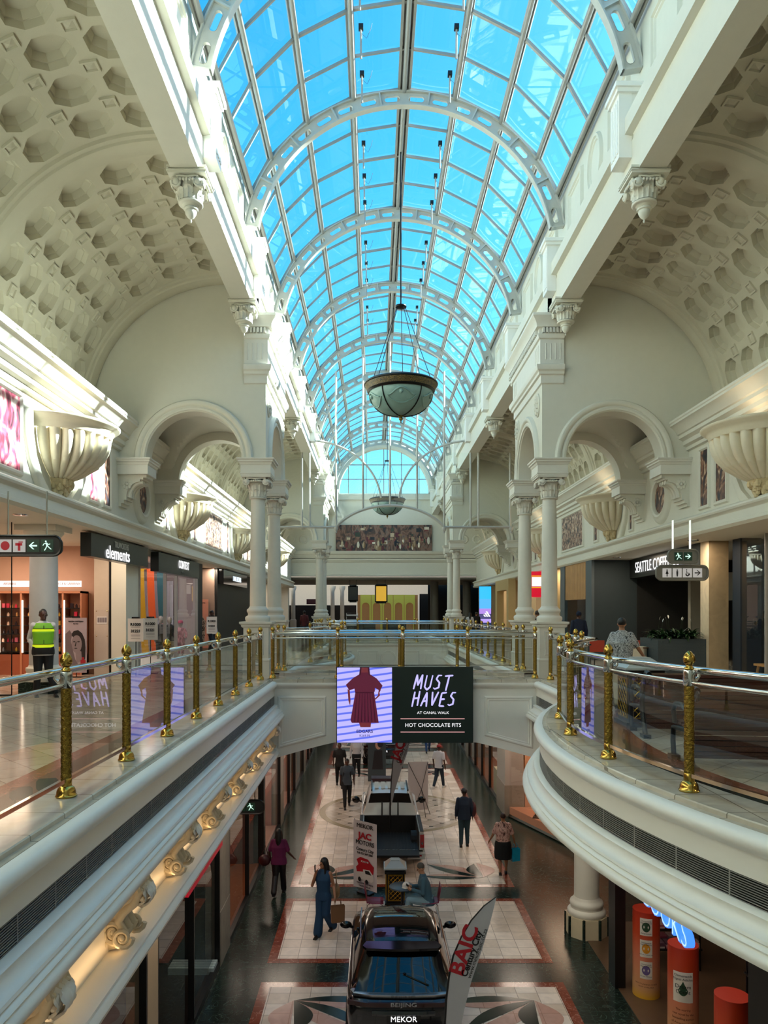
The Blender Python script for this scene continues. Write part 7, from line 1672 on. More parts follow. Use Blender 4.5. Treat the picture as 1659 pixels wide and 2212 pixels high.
# roll-up banner MEKOR JAC MOTORS
t = thing('pull_up_banner', 'white MEKOR JAC MOTORS pull-up banner with a red truck picture', 'banner', (-.23, 19.25, ZL + .012), math.atan2(-.5, .6)); P = lambda u, v, w: (u, -w, v)
m = MB(); m.grid(5, 9, lambda u, v: ((u - .5) * .78, .02 * math.sin(u * PI), .10 + v * 1.72)); m.build('banner_sheet', mat('banner_paper', '#D6CFD2', .5, var=.02), t, smooth=60); m = MB(); m.tube([(0, .08, 0), (0, .05, 1.8)], .012, 6); m.tube([(-.38, .02, 1.84), (0, .05, 1.3), (.38, .02, .1)], .008, 5); m.tube([(.38, .02, 1.84), (0, .05, 1.3), (-.38, .02, .1)], .008, 5); m.box(-.2, .2, -.1, .14, 0, .03); m.build('x_stand', BLACKM, t)
for s_, sz, z, mm, off, sx in (('MEKOR', .15, 1.70, TX, .0, 1.1), ('JAC', .22, 1.45, REDT, .006, 1.2), ('MOTORS', .16, 1.27, TX, .0, .95), ('Century City', .115, 1.10, TX, .0, .95), ('Tel: 021 569 2000', .075, 1.0, TX, 0, .95), ('YOUR BUSINESS NEEDS', .055, .24, MD, 0, .95), ('TAKEN CARE OF.', .055, .17, MD, 0, .95)): text('print', s_, sz, mm, t, (0, -.012, z), off=off, sx=sx)
m = MB(); m.flat([(-.27, .50), (-.30, .62), (-.22, .70), (-.28, .82), (-.15, .90), (.1, .88), (.18, .80), (.30, .72), (.28, .55), (.2, .45)], P, .006); m.build('red_splash_print', REDT, t, smooth=0)
text('print', 'SCAN ME', .06, PAPER, t, (0, -.014, .80))
m = MB(); m.flat([(-.3, .36), (-.3, .50), (-.06, .54), (-.06, .60), (.16, .62), (.28, .50), (.30, .36), (.2, .30)], P, .008); m.build('truck_print', PAPER, t, smooth=0)
m = MB(); m.flat([(.02, .50), (.0, .58), (.14, .59), (.22, .50)], P, .010); m.flat(el(-.18, .33, .05, .06), P, .010); m.flat(el(.06, .30, .05, .06), P, .010); m.build('truck_print_dark', TX, t, smooth=0)
t = thing('x_banner', 'back of a plain white x-frame banner right of the pickup', 'banner', (1.56, 26.75, ZL + .012), R(8)); m = MB(); m.grid(4, 6, lambda u, v: ((u - .5) * .72, 0, .16 + v * 1.7)); m.build('banner_sheet', mat('banner_back', '#B8B0AE', .6), t, smooth=60)
for a, b in (((-.36, .0, 1.85), (.1, -.12, .9)), ((.36, .0, 1.85), (.1, -.12, .9)), ((.1, -.12, .9), (-.3, -.2, 0)), ((.1, -.12, .9), (.18, -.45, 0)), ((.1, -.12, .9), (.42, -.1, 0))): m = MB(); m.tube([a, b], .011, 6); m.build('stand_rod', BLACKM, t)
t = board('portrait_banner', 'dark pull-up banner with a woman in profile behind the flag', 'banner', (.12, 31.5, ZL + .012), .75, 1.9, .1, mat('banner_slate', '#3A4448', .5), True); P = lambda u, v, w: (u, -.014 - w, v)
m = MB(); m.flat(el(.06, 1.62, .13, .19), P, .002); m.build('printed_face', mat('print_skin', '#C09078', .5), t, smooth=0); m = MB(); m.flat(el(.14, 1.68, .12, .17), P, .003); m.flat([(-.2, .6), (.25, .6), (.22, 1.4), (-.1, 1.4)], P, .001); m.build('printed_hair', GR, t, smooth=0)
t = thing('laptop_stand', 'small dark promotional stand in front of the parked pickup cab', 'stand', (.35, 28.2, ZL + .012)); m = MB(); m.box(-.45, .45, -.25, .25, .9, 1.0); m.box(-.40, .40, -.2, .2, 0, .9); m.build('counter_body', mat('maroon_counter', '#3A2228', .4), t)
litter_bin('black litter bin with silver pyramid lid and brass lattice behind the grey cafe table', (.52, 18.65, ZL + .012), 0, 1.06, .26)
# cafe table and chairs
TGREY = mat('grey_table_top', '#4A5660', .35)
t = thing('cafe_table', 'small round grey cafe table with a white cap on it', 'table', (.66, 17.75, ZL + .012)); m = MB(); m.lathe([(.29, .70), (.30, .705), (.30, .73), (.29, .735), (0, .735)], 32); m.build('table_top', TGREY, t, smooth=40); m = MB(); m.lathe([(.03, .02), (.03, .70)], 12); m.build('pole', BLACKM, t); m = MB(); m.lathe([(.22, 0), (.22, .015), (.04, .03)], 24); m.build('foot', BLACKM, t)
t = thing('baseball_cap', 'white baseball cap lying on the grey table', 'cap', (.75, 17.68, ZL + .747)); m = MB(); CAPW = mat('white_cap_cotton', '#E8E4DC', .8); m.lathe([(.088, 0), (.09, .04), (.075, .085), (.04, .11), (0, .118)], 20); m.build('crown', CAPW, t, smooth=60); m = MB(); m.grid(9, 5, lambda u, v: ((.085 + .075 * v * (1 - abs(u - .5) * .8)) * math.cos(R(215 + u * 100)), (.085 + .075 * v * (1 - abs(u - .5) * .8)) * math.sin(R(215 + u * 100)), .012 + .004 * math.cos((u - .5) * 3) * v)); o = m.build('peak', CAPW, t, smooth=60); q = o.modifiers.new('t', 'SOLIDIFY'); q.thickness = .004
CHAIRR = mat('crimson_chair_plastic', '#7A1438', .35)
def cafechair(lab, loc, rz):
    t = thing('cafe_chair', lab, 'chair', loc, rz); m = MB()
    m.grid(7, 9, lambda u, v: ((u - .5) * (.42 if v < .5 else .40), (-.2 + .40 * v * 1.8) if v < .5 else (.16 + .03 + .06 * (v - .5) * 2), .45 + .012 * (u - .5) ** 2 * 8 - .01 if v < .5 else .45 + .03 + (v - .5) * .74)); o = m.build('seat_shell', CHAIRR, t, smooth=60); q = o.modifiers.new('t', 'SOLIDIFY'); q.thickness = .012
    for sx in (-1, 1):
        for sy in (-1, 1): m = MB(); m.tube([(sx * .12, sy * .12, .44), (sx * .18, sy * .17, .42), (sx * .20, sy * .22, .0)], .010, 6); m.build('leg', CHROME, t)
    return t
cafechair('empty crimson cafe chair left of the grey table', (.02, 17.55, ZL + .012), R(90)); cafechair('crimson cafe chair under the seated man', (1.30, 17.55, ZL + .012), R(-90))

for y in (3, 7, 11, 15, 22, 26, 30, 35, 40, 46):
    area('lower_floor_fill', (-2.75, y, -1.80), .9, 17, (1, .84, .68)); area('lower_floor_fill', (4.2, y if y > 18 else y, -1.80 if y > 18 else -.96), .9, 17, (1, .84, .68))  # fill lights added under the balconies to brighten the lower floor
# ================================================================ PEOPLE
SKD = mat('dark_brown_skin', '#4A2C20', .5, var=.08); SKM = mat('tan_skin', '#9A6A4C', .5, var=.06); SKL = mat('light_tan_skin', '#B88868', .5, var=.06); HAIRB = mat('black_hair', '#0C0A09', .5, var=.3, nscale=40); HAIRG = mat('grey_hair', '#4A4640', .6, var=.3, nscale=50); SHOEB = mat('black_shoe', '#0D0D0E', .4); SHOEW = mat('white_trainer', '#C8C6C2', .5)
EYEM = mat('eye_dark', '#0A0807', .2)
def rings(mb, rs, n=18, c=(0, 0)):
    """rs: (z, rx, ry, dx, dy)"""
    vs = []
    for z, rx, ry, dx, dy in rs:
        for i in range(n): a = 2 * PI * i / n; vs.append((c[0] + dx + rx * math.copysign(abs(math.cos(a)) ** .85, math.cos(a)), c[1] + dy + ry * math.copysign(abs(math.sin(a)) ** .85, math.sin(a)), z))
    fs = [(j * n + i, j * n + (i + 1) % n, (j + 1) * n + (i + 1) % n, (j + 1) * n + i) for j in range(len(rs) - 1) for i in range(n)] + [tuple(range(n))[::-1], tuple((len(rs) - 1) * n + i for i in range(n))]
    mb.add(vs, fs)
def limb(mb, pts, rr, n=10):
    P = []; RR = []
    for i in range(len(pts) - 1):
        for k in range(3): P.append(tuple(lerp(pts[i][q], pts[i + 1][q], k / 3) for q in range(3))); RR.append(lerp(rr[i], rr[i + 1], k / 3))
    P.append(pts[-1]); RR.append(rr[-1]); mb.tube(P, 0, n, rr=RR)
    for p, r in zip(pts, rr): mb.ball(p, r * 1.0, 10, 7)
def vox(o, size, sm=4):
    r = o.modifiers.new('skin', 'REMESH'); r.mode = 'VOXEL'; r.voxel_size = size; r.use_smooth_shade = True
    s_ = o.modifiers.new('smooth', 'SMOOTH'); s_.iterations = sm; s_.factor = .5
    return o
def hand(mb, w, d, side, grip=False, sc=1.):
    """w wrist, d direction of the hand, side: palm width axis"""
    d = Vector(d).normalized(); w = Vector(w); s_ = Vector(side).normalized(); nrm = d.cross(s_).normalized()
    pc = w + d * .045 * sc; mb.ball(tuple(pc), .04 * sc, 10, 7, sc=(1, 1, 1)) if False else None
    limb(mb, [tuple(w), tuple(w + d * .05 * sc)], [.024 * sc, .027 * sc], 8)
    for k, L in enumerate((.070, .078, .074, .058)):
        o = s_ * ((k - 1.5) * .020 * sc); b = w + d * .045 * sc + o; p1 = w + d * .085 * sc + o; bend = (.75 if grip else .22)
        dd = (d * (1 - bend * .5) + nrm * bend).normalized(); d3 = (d * (1 - bend) + nrm * bend * 1.4).normalized()
        p2 = p1 + dd * L * .5 * sc; p3 = p2 + d3 * L * .45 * sc; limb(mb, [tuple(b), tuple(p1), tuple(p2), tuple(p3)], [.012 * sc, .0095 * sc, .0085 * sc, .007 * sc], 6)
    b = w + d * .02 * sc - s_ * .022 * sc; p1 = b + (d * .6 - s_ * .7).normalized() * .035 * sc; p2 = p1 + (d * .9 + nrm * .4).normalized() * .03 * sc; limb(mb, [tuple(b), tuple(p1), tuple(p2)], [.013 * sc, .010 * sc, .008 * sc], 6)
def person(label, loc, rz, Ht=1.72, skin=SKM, hair=('short', HAIRB), top=None, bottom=None, shoes=SHOEB, legs=None, arms=None, fem=False, sleeve='long', seated=False, headturn=0, headtilt=0, build=1., lean=0, extra=None, vx=.012, skirt=None, flare=0, cat='person', group=None, hat=None, outer=None, trous='trousers', tuck=False):
    t = thing('person', label, cat, loc, rz, group); k = Ht / 1.75
    hz = .50 if seated else .93; hip = hz * k; B = build
    # pelvis origin at (0,0,hip) facing -Y
    def T(x, y, z): return (x * k, y * k - lean * max(0, z - hz) * k, z * k)
    shw = .165 if fem else .185
    zc = hz
    if legs is None: legs = (((-.10, 0, .50), (-.11, .02, .09)), ((.10, 0, .50), (.11, .02, .09)))
    if arms is None: arms = (((-.24, .03, zc + .22), (-.25, -.04, zc - .03)), ((.24, .03, zc + .22), (.25, -.04, zc - .03)))
    LW = [(-.09, 0, zc - .02), (.09, 0, zc - .02)]
    m = MB()
    tor = [(zc - .06, .13 * B, .10 * B, 0, 0), (zc, .165 * B, .115 * B, 0, 0), (zc + .10, (.135 if fem else .15) * B, .10 * B, 0, 0), (zc + .22, .145 * B, .105 * B, 0, -.005), (zc + .36, .165 * B, .115 * B, 0, -.01), (zc + .485, shw, .085, 0, 0), (zc + .545, shw * .72, .065, 0, .01), (zc + .59, .06, .055, 0, .01)]
    tor = [(z * k, rx * k, ry * k, dx * k, dy * k - lean * (z - hz) * k) for z, rx, ry, dx, dy in tor]
    rings(m, tor); hc = T(0, -.01, zc + .715)
    limb(m, [T(0, .01, zc + .56), T(0, 0, zc + .65)], [.058 * k, .052 * k])
    ht = Matrix.Translation(hc) @ Matrix.Rotation(headturn, 4, 'Z') @ Matrix.Rotation(headtilt, 4, 'X')
    i0 = len(m.v); m.ball((0, .012 * k, .015 * k), .088 * k, 18, 13, sc=(.86, 1.0, 1.10)); m.ball((0, -.022 * k, -.055 * k), .062 * k, 14, 10, sc=(.88, .92, 1.0)); limb(m, [(0, -.083 * k, .01 * k), (0, -.102 * k, -.022 * k)], [.009 * k, .014 * k], 8)
    for s_ in (-1, 1): m.ball((s_ * .077 * k, .012 * k, -.008 * k), .024 * k, 8, 6, sc=(.45, .8, 1.2)); m.ball((s_ * .03 * k, -.078 * k, .028 * k), .014 * k, 8, 6, sc=(1.4, .7, .5))
    m.ball((0, -.078 * k, -.055 * k), .018 * k, 8, 6, sc=(1.3, .7, .5)); m.ball((0, -.068 * k, -.092 * k), .022 * k, 8, 6); m.xf(ht, i0)
    for q, ((kn, an), L0) in enumerate(zip(legs, LW)):
        K, A = T(*kn) if not seated else tuple(v * k for v in kn), tuple(v * k for v in an); L0 = tuple(v * k for v in L0)
        K = tuple(v * k for v in kn)
        limb(m, [L0, K, A], [.088 * k * B, .056 * k, .036 * k]); mid = tuple(lerp(K[i], A[i], .3) for i in range(3)); m.ball(mid, .057 * k, 10, 8, sc=(1, 1, 1.5))
        limb(m, [(A[0], A[1] + .02 * k, A[2] - .035 * k), (A[0], A[1] - .14 * k, A[2] - .06 * k)], [.036 * k, .028 * k])
    for q, (el_, wr) in enumerate(arms):
        s_ = (-1, 1)[q]; S0 = T(s_ * (shw - .005), 0, zc + .50); E = T(*el_); Wp = T(*wr); limb(m, [S0, E, Wp], [.050 * k * B ** .5, .038 * k, .026 * k]); dv = Vector(Wp) - Vector(E); dv.normalize(); sd_ = Vector((0, -1, 0)) if abs(dv.z) > .6 else Vector((0, 0, 1)); hand(m, Wp, dv, sd_ - dv * sd_.dot(dv), grip=abs(dv.z) < .6 or (extra or {}).get('grip%d' % q, False), sc=k)
    vox(m.build('body', skin, t, smooth=0), vx, 2)
    m = MB(); i0 = 0
    for s_ in (-1, 1): m.ball((s_ * .031 * k, -.083 * k, .012 * k), .0085 * k, 8, 6)
    m.xf(ht); m.build('eyes', EYEM, t)
    # hair
    if hair:
        kind, hm = hair; m = MB()
        if kind == 'short': m.ball((0, .022 * k, .035 * k), .092 * k, 16, 10, sc=(.90, .98, 1.0))
        elif kind == 'bald': m.ball((0, .02 * k, .03 * k), .0885 * k, 16, 10, sc=(.88, .98, 1.05))
        elif kind == 'bun': m.ball((0, .025 * k, .03 * k), .098 * k, 16, 10, sc=(.92, .98, 1.05)); m.ball((0, .05 * k, .11 * k), .045 * k, 10, 8)
        elif kind == 'long':
            m.ball((0, .025 * k, .035 * k), .100 * k, 16, 12, sc=(.95, .98, 1.05)); limb(m, [(0, .05 * k, 0), (0, .075 * k, -.16 * k), (0, .085 * k, -.34 * k)], [.085 * k, .085 * k, .045 * k])
            for s_ in (-1, 1): limb(m, [(s_ * .07 * k, .01 * k, .03 * k), (s_ * .082 * k, .0, -.12 * k), (s_ * .085 * k, -.02 * k, -.30 * k)], [.03 * k, .03 * k, .018 * k])
        m.xf(ht); o = vox(m.build('hair', hm, t, smooth=0), .010, 2)
        if kind != 'x':
            pass
    if hat:
        m = MB(); m.ball((0, .015 * k, .055 * k), .100 * k, 16, 9, sc=(.92, 1.02, .78)); m.grid(8, 3, lambda u, v: ((.08 + .07 * v) * math.cos(R(215 + u * 110)) * k, (.085 + .075 * v) * math.sin(R(215 + u * 110)) * k, .05 * k)); m.xf(ht); m.build('cap', hat, t, smooth=60)
    # top
    if top:
        m = MB(); e = .016; lo = zc - .10 if not skirt == 'dress' else zc
        tt = [(zc - .10, .185 * B, .135 * B, 0, 0)] + [(zc, .178 * B, .128 * B, 0, 0), (zc + .10, (.152 if fem else .168) * B, .118 * B, 0, 0), (zc + .22, .163 * B, .122 * B, 0, -.005), (zc + .36, .181 * B, .130 * B, 0, -.01), (zc + .485, shw + .014, .099, 0, 0), (zc + .545, shw * .74 + .012, .078, 0, .01), (zc + .595, .068, .063, 0, .01)]
        rings(m, [(z * k, rx * k, ry * k, dx * k, dy * k - lean * (z - hz) * k) for z, rx, ry, dx, dy in tt])
        for q, (el_, wr) in enumerate(arms):
            s_ = (-1, 1)[q]; S0 = T(s_ * (shw - .005), 0, zc + .50); E = T(*el_); Wp = T(*wr)
            if sleeve == 'long': limb(m, [S0, E, tuple(lerp(E[i], Wp[i], .9) for i in range(3))], [.066 * k, .052 * k, .040 * k])
            elif sleeve == 'short': limb(m, [S0, tuple(lerp(S0[i], E[i], .75) for i in range(3))], [.068 * k, .066 * k])
        vox(m.build('shirt', top, t, smooth=0), vx, 3)
    if outer == 'vest':
        m = MB(); tt = [(zc + .04, .176 * B, .134 * B, 0, 0), (zc + .22, .176 * B, .136 * B, 0, -.005), (zc + .36, .190 * B, .142 * B, 0, -.01), (zc + .485, shw + .014, .118, 0, 0), (zc + .55, shw * .74 + .01, .094, 0, .01)]
        rings(m, [(z * k, rx * k, ry * k, dx * k, dy * k) for z, rx, ry, dx, dy in tt]); vox(m.build('hi_vis_vest', mat('hi_vis_green', '#6FB020', .6, emit='#6FB020', estr=.06), t, smooth=0), vx, 2)
        for (z0, z1) in ((zc + .06, zc + .12), (zc + .38, zc + .43)):
            m = MB(); rings(m, [(z0 * k, (.186 if z0 < zc + .2 else .196) * B * k, .146 * B * k, 0, 0), (z1 * k, (.186 if z0 < zc + .2 else .190) * B * k, .144 * B * k, 0, 0)]); m.build('reflective_band', mat('hi_vis_yellow', '#D8F020', .5, emit='#D8F020', estr=.25), t, smooth=40)
            m = MB(); rings(m, [((z1) * k, (.188) * B * k, .147 * B * k, 0, 0), ((z1 + .012) * k, .188 * B * k, .147 * B * k, 0, 0)]); m.build('band_edge', BLACKM, t, smooth=40)
        m = MB(); m.tube([(.0, -.145 * k, (zc + .05) * k), (0.0, -.14 * k, (zc + .50) * k)], .008, 5); m.build('zip', BLACKM, t)
    if bottom:
        m = MB()
        if skirt == 'skirt':
            rings(m, [((zc + .06) * k, .165 * B * k, .12 * B * k, 0, 0), ((zc - .05) * k, .19 * B * k, .145 * B * k, 0, 0), ((zc - .3) * k, .20 * B * k, .16 * B * k, 0, -.01), ((zc - .46) * k, .19 * B * k, .16 * B * k, 0, -.01)][::-1])
        else:
            rings(m, [((zc - .08) * k, (.165 if not tuck else .20) * B * k, (.12 if not tuck else .15) * B * k, 0, 0), ((zc) * k, (.172 if not tuck else .20) * B * k, (.124 if not tuck else .152) * B * k, 0, 0), ((zc + .09) * k, (.155 if not tuck else .185) * B * k, (.112 if not tuck else .140) * B * k, 0, 0)] + ([((zc + .0) * k, .20 * B * k, .152 * B * k, 0, 0)] if False else []))
            for (kn, an), L0 in zip(legs, LW):
                K, A, L0 = tuple(v * k for v in kn), tuple(v * k for v in an), tuple(v * k for v in L0)
                A2 = tuple(lerp(K[i], A[i], .97 if not flare else 1.02) for i in range(3)); limb(m, [L0, K, A2], [.105 * k * B, (.078 + flare * .3) * k, (.058 + flare) * k])
        vox(m.build(trous if not skirt else 'skirt', bottom, t, smooth=0), vx, 3)
    for q, (kn, an) in enumerate(legs):
        A = tuple(v * k for v in an); m = MB(); limb(m, [(A[0], A[1] + .03 * k, A[2] - .045 * k), (A[0], A[1] - .06 * k, A[2] - .05 * k), (A[0], A[1] - .17 * k, A[2] - .058 * k)], [.043 * k, .040 * k, .034 * k]); m.box(A[0] - .042 * k, A[0] + .042 * k, A[1] - .20 * k, A[1] + .07 * k, A[2] - .092 * k, A[2] - .065 * k); vox(m.build('shoe', shoes, t, smooth=0), .008, 2)
    return t
def walk(a=.2, sgn=1):      # legs mid-stride
    return (((-.09, -.10 * sgn, .50), (-.09, -.22 * sgn if sgn > 0 else .24, .09 if sgn > 0 else .13)), ((.09, .02 * sgn, .50), (.09, .26 * sgn if sgn > 0 else -.22, .13 if sgn > 0 else .09)))
WSH = mat('white_shirt_cotton', '#C9C8CC', .8); BLKC = mat('black_cloth', '#0B0C0F', .8); DEN = mat('dark_denim', '#1C2A38', .8); LDEN = mat('light_denim', '#7E9CA8', .8, var=.12, nscale=10)
U = 0.0
L_ = ZL + .012
person('security guard in a white shirt and hi-vis green vest leaning by the grey round column', (-6.62, 15.1, 0), R(28), 1.74, SKD, ('bald', HAIRB), WSH, BLKC, SHOEB, legs=(((-.10, -.03, .50), (-.13, .0, .09)), ((.10, -.05, .50), (.22, -.16, .09))), arms=(((-.25, .12, 1.17), (-.17, .02, .95)), ((.22, .14, 1.16), (.12, .16, .95))), outer='vest', headturn=R(10), build=1.08, vx=.010, tuck=True)
PATW = paintmat('black_white_speckle', ['#101012', '#141416', '#C8C8C8', '#181818', '#D8D8D8', '#101010'], 26, 9)
t = person('person in a black and white speckled blouse walking away on the right balcony', (4.3, 13.1, 0), R(165), 1.58, SKM, ('short', HAIRB), PATW, mat('cream_trousers', '#B8A890', .8), SHOEB, legs=walk(), arms=(((.0 - .30, -.02, 1.18), (-.42, -.12, 1.0)), ((.26, .06, 1.18), (.26, -.04, .95))), fem=True, sleeve='short', build=1.3, vx=.011)
# blue jumpsuit, phone, bags
BLU = mat('deep_teal_blue_cloth', '#123A5A', .75, var=.15)
t = person('woman in a teal-blue jumpsuit on the phone carrying a brown paper bag', (-1.12, 16.75, L_), R(-18), 1.70, SKM, ('long', HAIRB), BLU, BLU, SHOEB, legs=(((-.08, -.04, .50), (-.10, -.10, .09)), ((.09, -.06, .52), (.16, .16, .20))), arms=(((-.24, -.10, 1.15), (-.13, -.14, 1.44)), ((.24, .02, 1.15), (.32, -.12, .98))), fem=True, sleeve=None, flare=.05, headturn=R(-35), vx=.010, trous='jumpsuit_legs')
m = MB(); m.box(-.012, .012, -.04, .04, -.07, .07); o = m.build('mobile_phone', BLACKG, smooth=0); o.location = (-1.30, 16.62, L_ + 1.53); o.rotation_euler = (R(20), 0, 0); tag(o, 'black mobile phone held to the ear of the woman in blue', 'phone')
def carrier(lab, loc, rz, m_, w=.28, h=.34, d=.1, name='carrier_bag'):
    t = thing(name, lab, 'bag', loc, rz); m = MB(); m.add([(-w / 2 * .95, -d / 2, -h), (w / 2 * .95, -d / 2, -h), (w / 2 * .95, d / 2, -h), (-w / 2 * .95, d / 2, -h), (-w / 2, -d / 2, 0), (w / 2, -d / 2, 0), (w / 2, d / 2, 0), (-w / 2, d / 2, 0)], [(0, 3, 2, 1), (0, 1, 5, 4), (1, 2, 6, 5), (2, 3, 7, 6), (3, 0, 4, 7)]); m.build('bag_body', m_, t, smooth=0); m = MB()
    for y in (-d / 2, d / 2): m.tube([(-w * .25, y, 0), (-w * .18, y * .4, .12), (0, 0, .15), (w * .18, y * .4, .12), (w * .25, y, 0)], .006, 5)
    m.build('handles', m_, t); return t
KRAFT = mat('brown_paper', '#7A5638', .8)
carrier('brown paper carrier bag in the hand of the woman in blue', (-.79, 16.45, L_ + .78), R(15), KRAFT, .30, .36)
t = thing('handbag', 'tan shoulder bag hanging behind the woman in blue', 'handbag', (-.84, 16.85, L_ + .95), R(10)); m = MB(); m.ball((0, 0, 0), .16, 14, 9, sc=(.5, .8, 1.1)); m.build('bag_body', mat('tan_leather', '#8A6A48', .5), t); m = MB(); m.tube([(0, -.08, .12), (-.02, -.05, .45), (0, .05, .45), (0, .08, .12)], .010, 5); m.build('strap', mat('tan_leather', '#8A6A48'), t)
MAG = mat('magenta_blouse', '#5E0E44', .8)
person('woman in a magenta blouse with long black hair walking away at lower left', (-2.42, 19.2, L_), R(176), 1.64, SKD, ('long', HAIRB), MAG, paintmat('striped_black', ['#0A0A0C', '#0E0E10', '#1C1C20'], 20, 4), SHOEB, legs=walk(sgn=1), arms=(((-.27, .02, 1.14), (-.36, -.12, .98)), ((.26, .02, 1.14), (.25, -.08, .95))), fem=True, sleeve='short', build=1.22, flare=.02, vx=.011)
t = thing('handbag', 'dark red handbag at the side of the woman in magenta', 'handbag', (-2.78, 19.15, L_ + .88)); m = MB(); m.ball((0, 0, 0), .19, 14, 9, sc=(.8, .5, .8)); m.build('bag_body', mat('maroon_leather', '#3A0E14', .4), t); m = MB(); m.tube([(-.08, 0, .1), (0.02, 0, .38), (.1, 0, .1)], .012, 5); m.build('strap', mat('maroon_leather', '#3A0E14'), t)
person('man in a grey t-shirt with a backpack walking towards the camera', (-.99, 27.7, L_), R(5), 1.77, SKD, ('short', HAIRB), mat('slate_tshirt', '#3C4650', .8), BLKC, SHOEB, legs=walk(), sleeve='short', vx=.014)
t = thing('backpack', 'black backpack on the back of the man in grey', 'backpack', (-.99, 27.86, L_ + 1.2)); m = MB(); m.box(-.14, .14, .0, .14, -.22, .22); m.build('pack', BLKC, t)
for s_ in (-1, 1): m = MB(); m.tube([(s_ * .11, .02, .2), (s_ * .11, -.17, .24), (s_ * .12, -.29, .08), (s_ * .14, -.2, -.12), (s_ * .12, .02, -.16)], .018, 6); m.build('strap', BLKC, t)
person('man in a black t-shirt walking behind the man in grey', (-1.42, 31.0, L_), R(4), 1.78, SKD, ('short', HAIRB), BLKC, BLKC, SHOEB, legs=walk(sgn=-1), sleeve='short', vx=.014)
person('man in a white shirt and black trousers walking under the bridge', (-.76, 32.6, L_), R(-4), 1.80, SKD, ('short', HAIRB), WSH, BLKC, SHOEB, tuck=True, legs=walk(), sleeve='long', vx=.014)
person('man in a white t-shirt, red cap and dark jeans walking on the right', (2.64, 30.7, L_), R(150), 1.76, SKD, ('short', HAIRB), WSH, DEN, SHOEW, legs=(((-.09, -.12, .52), (-.09, -.24, .09)), ((.09, .05, .50), (.09, .30, .14))), sleeve='short', vx=.014, hat=mat('red_cap', '#8A1418', .7))
person('man in a navy jacket and cap with a maroon bag walking away', (2.76, 23.1, L_), R(178), 1.76, SKD, ('short', HAIRB), mat('navy_jacket', '#14263A', .8), mat('teal_jeans', '#1E3A44', .8), SHOEB, legs=(((-.09, -.03, .50), (-.10, -.04, .09)), ((.09, .02, .50), (.10, .06, .09))), hat=mat('black_white_cap', '#2A2A2C', .7, var=.6, nscale=12), build=1.12, vx=.012)
t = thing('shoulder_bag', 'maroon bag on the right shoulder of the man in navy', 'bag', (3.05, 23.15, L_ + 1.12)); m = MB(); m.ball((0, 0, 0), .2, 14, 9, sc=(.45, .7, 1.15)); m.build('bag_body', mat('maroon_bag', '#42101C', .6), t); m = MB(); m.tube([(0, -.08, .15), (-.08, -.03, .38), (0, .08, .15)], .012, 5); m.build('strap', mat('maroon_bag', '#42101C'), t)
FLOR = paintmat('floral_blouse_print', ['#2A1C1C', '#7A4A44', '#B88A80', '#D8B0A4', '#C89A8E', '#3A2420', '#C09488'], 7, 6, 2)
person('woman in a pink floral blouse and black skirt walking away on the right', (3.52, 20.6, L_), R(172), 1.68, SKM, ('short', mat('dark_auburn_hair', '#2A1410', .6)), FLOR, BLKC, SHOEB, legs=(((-.09, -.04, .48), (-.09, -.14, .09)), ((.09, .04, .48), (.08, .16, .14))), arms=(((-.28, .03, 1.14), (-.33, -.05, .90)), ((.28, .03, 1.14), (.38, -.10, .92))), fem=True, sleeve='short', build=1.25, skirt='skirt', vx=.012)
carrier('turquoise plastic bag carried by the woman in the floral blouse', (3.86, 20.62, L_ + .72), R(20), mat('turquoise_plastic', '#1E9AC0', .3, var=.2, nscale=14), .24, .34, .12)
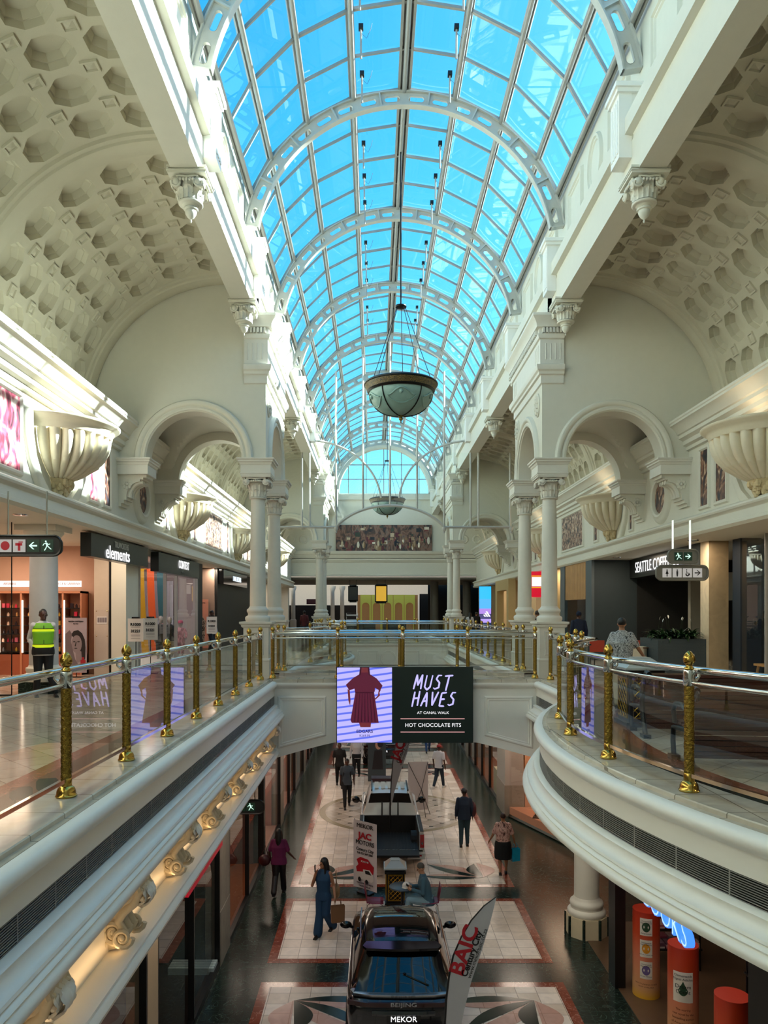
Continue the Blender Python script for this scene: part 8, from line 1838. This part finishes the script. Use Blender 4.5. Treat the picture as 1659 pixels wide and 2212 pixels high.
person('person in a blue dress partly hidden behind the advertising screen', (2.75, 38.6, L_), R(0), 1.65, SKD, ('short', HAIRB), mat('blue_dress_cloth', '#2A4A7A', .8), mat('blue_dress_cloth', '#2A4A7A'), SHOEB, legs=walk(), fem=True, vx=.016)
# seated man
MB_ = mat('blue_grey_sweater', '#3E6070', .8, var=.1)
person('grey-haired man in a blue sweater and light jeans seated at the round table', (1.25, 17.55, L_), R(-90), 1.76, SKL, ('short', HAIRG), MB_, LDEN, SHOEB, seated=True, legs=(((-.12, -.44, .52), (-.12, -.36, .09)), ((.12, -.44, .52), (.12, -.54, .09))), arms=(((-.24, -.08, .72), (-.10, -.32, .76)), ((.24, -.08, .72), (.10, -.32, .76))), headtilt=R(28), lean=.22, build=1.12, vx=.010)
m = MB(); m.box(-.04, .04, -.07, .07, -.004, .004); o = m.build('mobile_phone', BLACKG, smooth=0); o.location = (.78, 17.55, L_ + .82); o.rotation_euler = (0, R(35), 0); tag(o, 'black phone in the hands of the seated man', 'phone')
# upper level, farther people
person('man in a white shirt beside the salmon fashion poster', (-6.3, 29.3, 0), R(60), 1.74, SKD, ('short', HAIRB), WSH, DEN, SHOEB, legs=walk(), vx=.016)
person('person in a maroon top at the far left beyond the second void', (-4.2, 45.5, 0), R(170), 1.74, SKD, ('short', HAIRB), mat('maroon_top', '#4A141C', .8), DEN, SHOEB, vx=.018)
person('person in black beside the maroon-topped one', (-3.6, 46.4, 0), R(175), 1.72, SKD, ('short', HAIRB), BLKC, BLKC, SHOEB, vx=.018)
person('woman in a white top standing at the far right beyond the second void', (5.65, 44.5, 0), R(180), 1.62, SKM, ('long', HAIRB), WSH, DEN, SHOEB, fem=True, vx=.018)
person('person in black next to the woman in the white top', (6.1, 45.0, 0), R(180), 1.66, SKM, ('short', HAIRB), BLKC, BLKC, SHOEB, vx=.018)
person('person with short brown hair standing between the right-hand columns', (5.3, 24.5, 0), R(170), 1.72, SKL, ('short', mat('brown_hair', '#2E1E14', .6)), BLKC, BLKC, SHOEB, vx=.016)
person('person in a navy hooded top right of the right-hand columns', (6.1, 22.5, 0), R(185), 1.70, SKD, ('short', mat('navy_hood', '#101C34', .8)), mat('navy_hood', '#101C34'), BLKC, SHOEB, vx=.016)
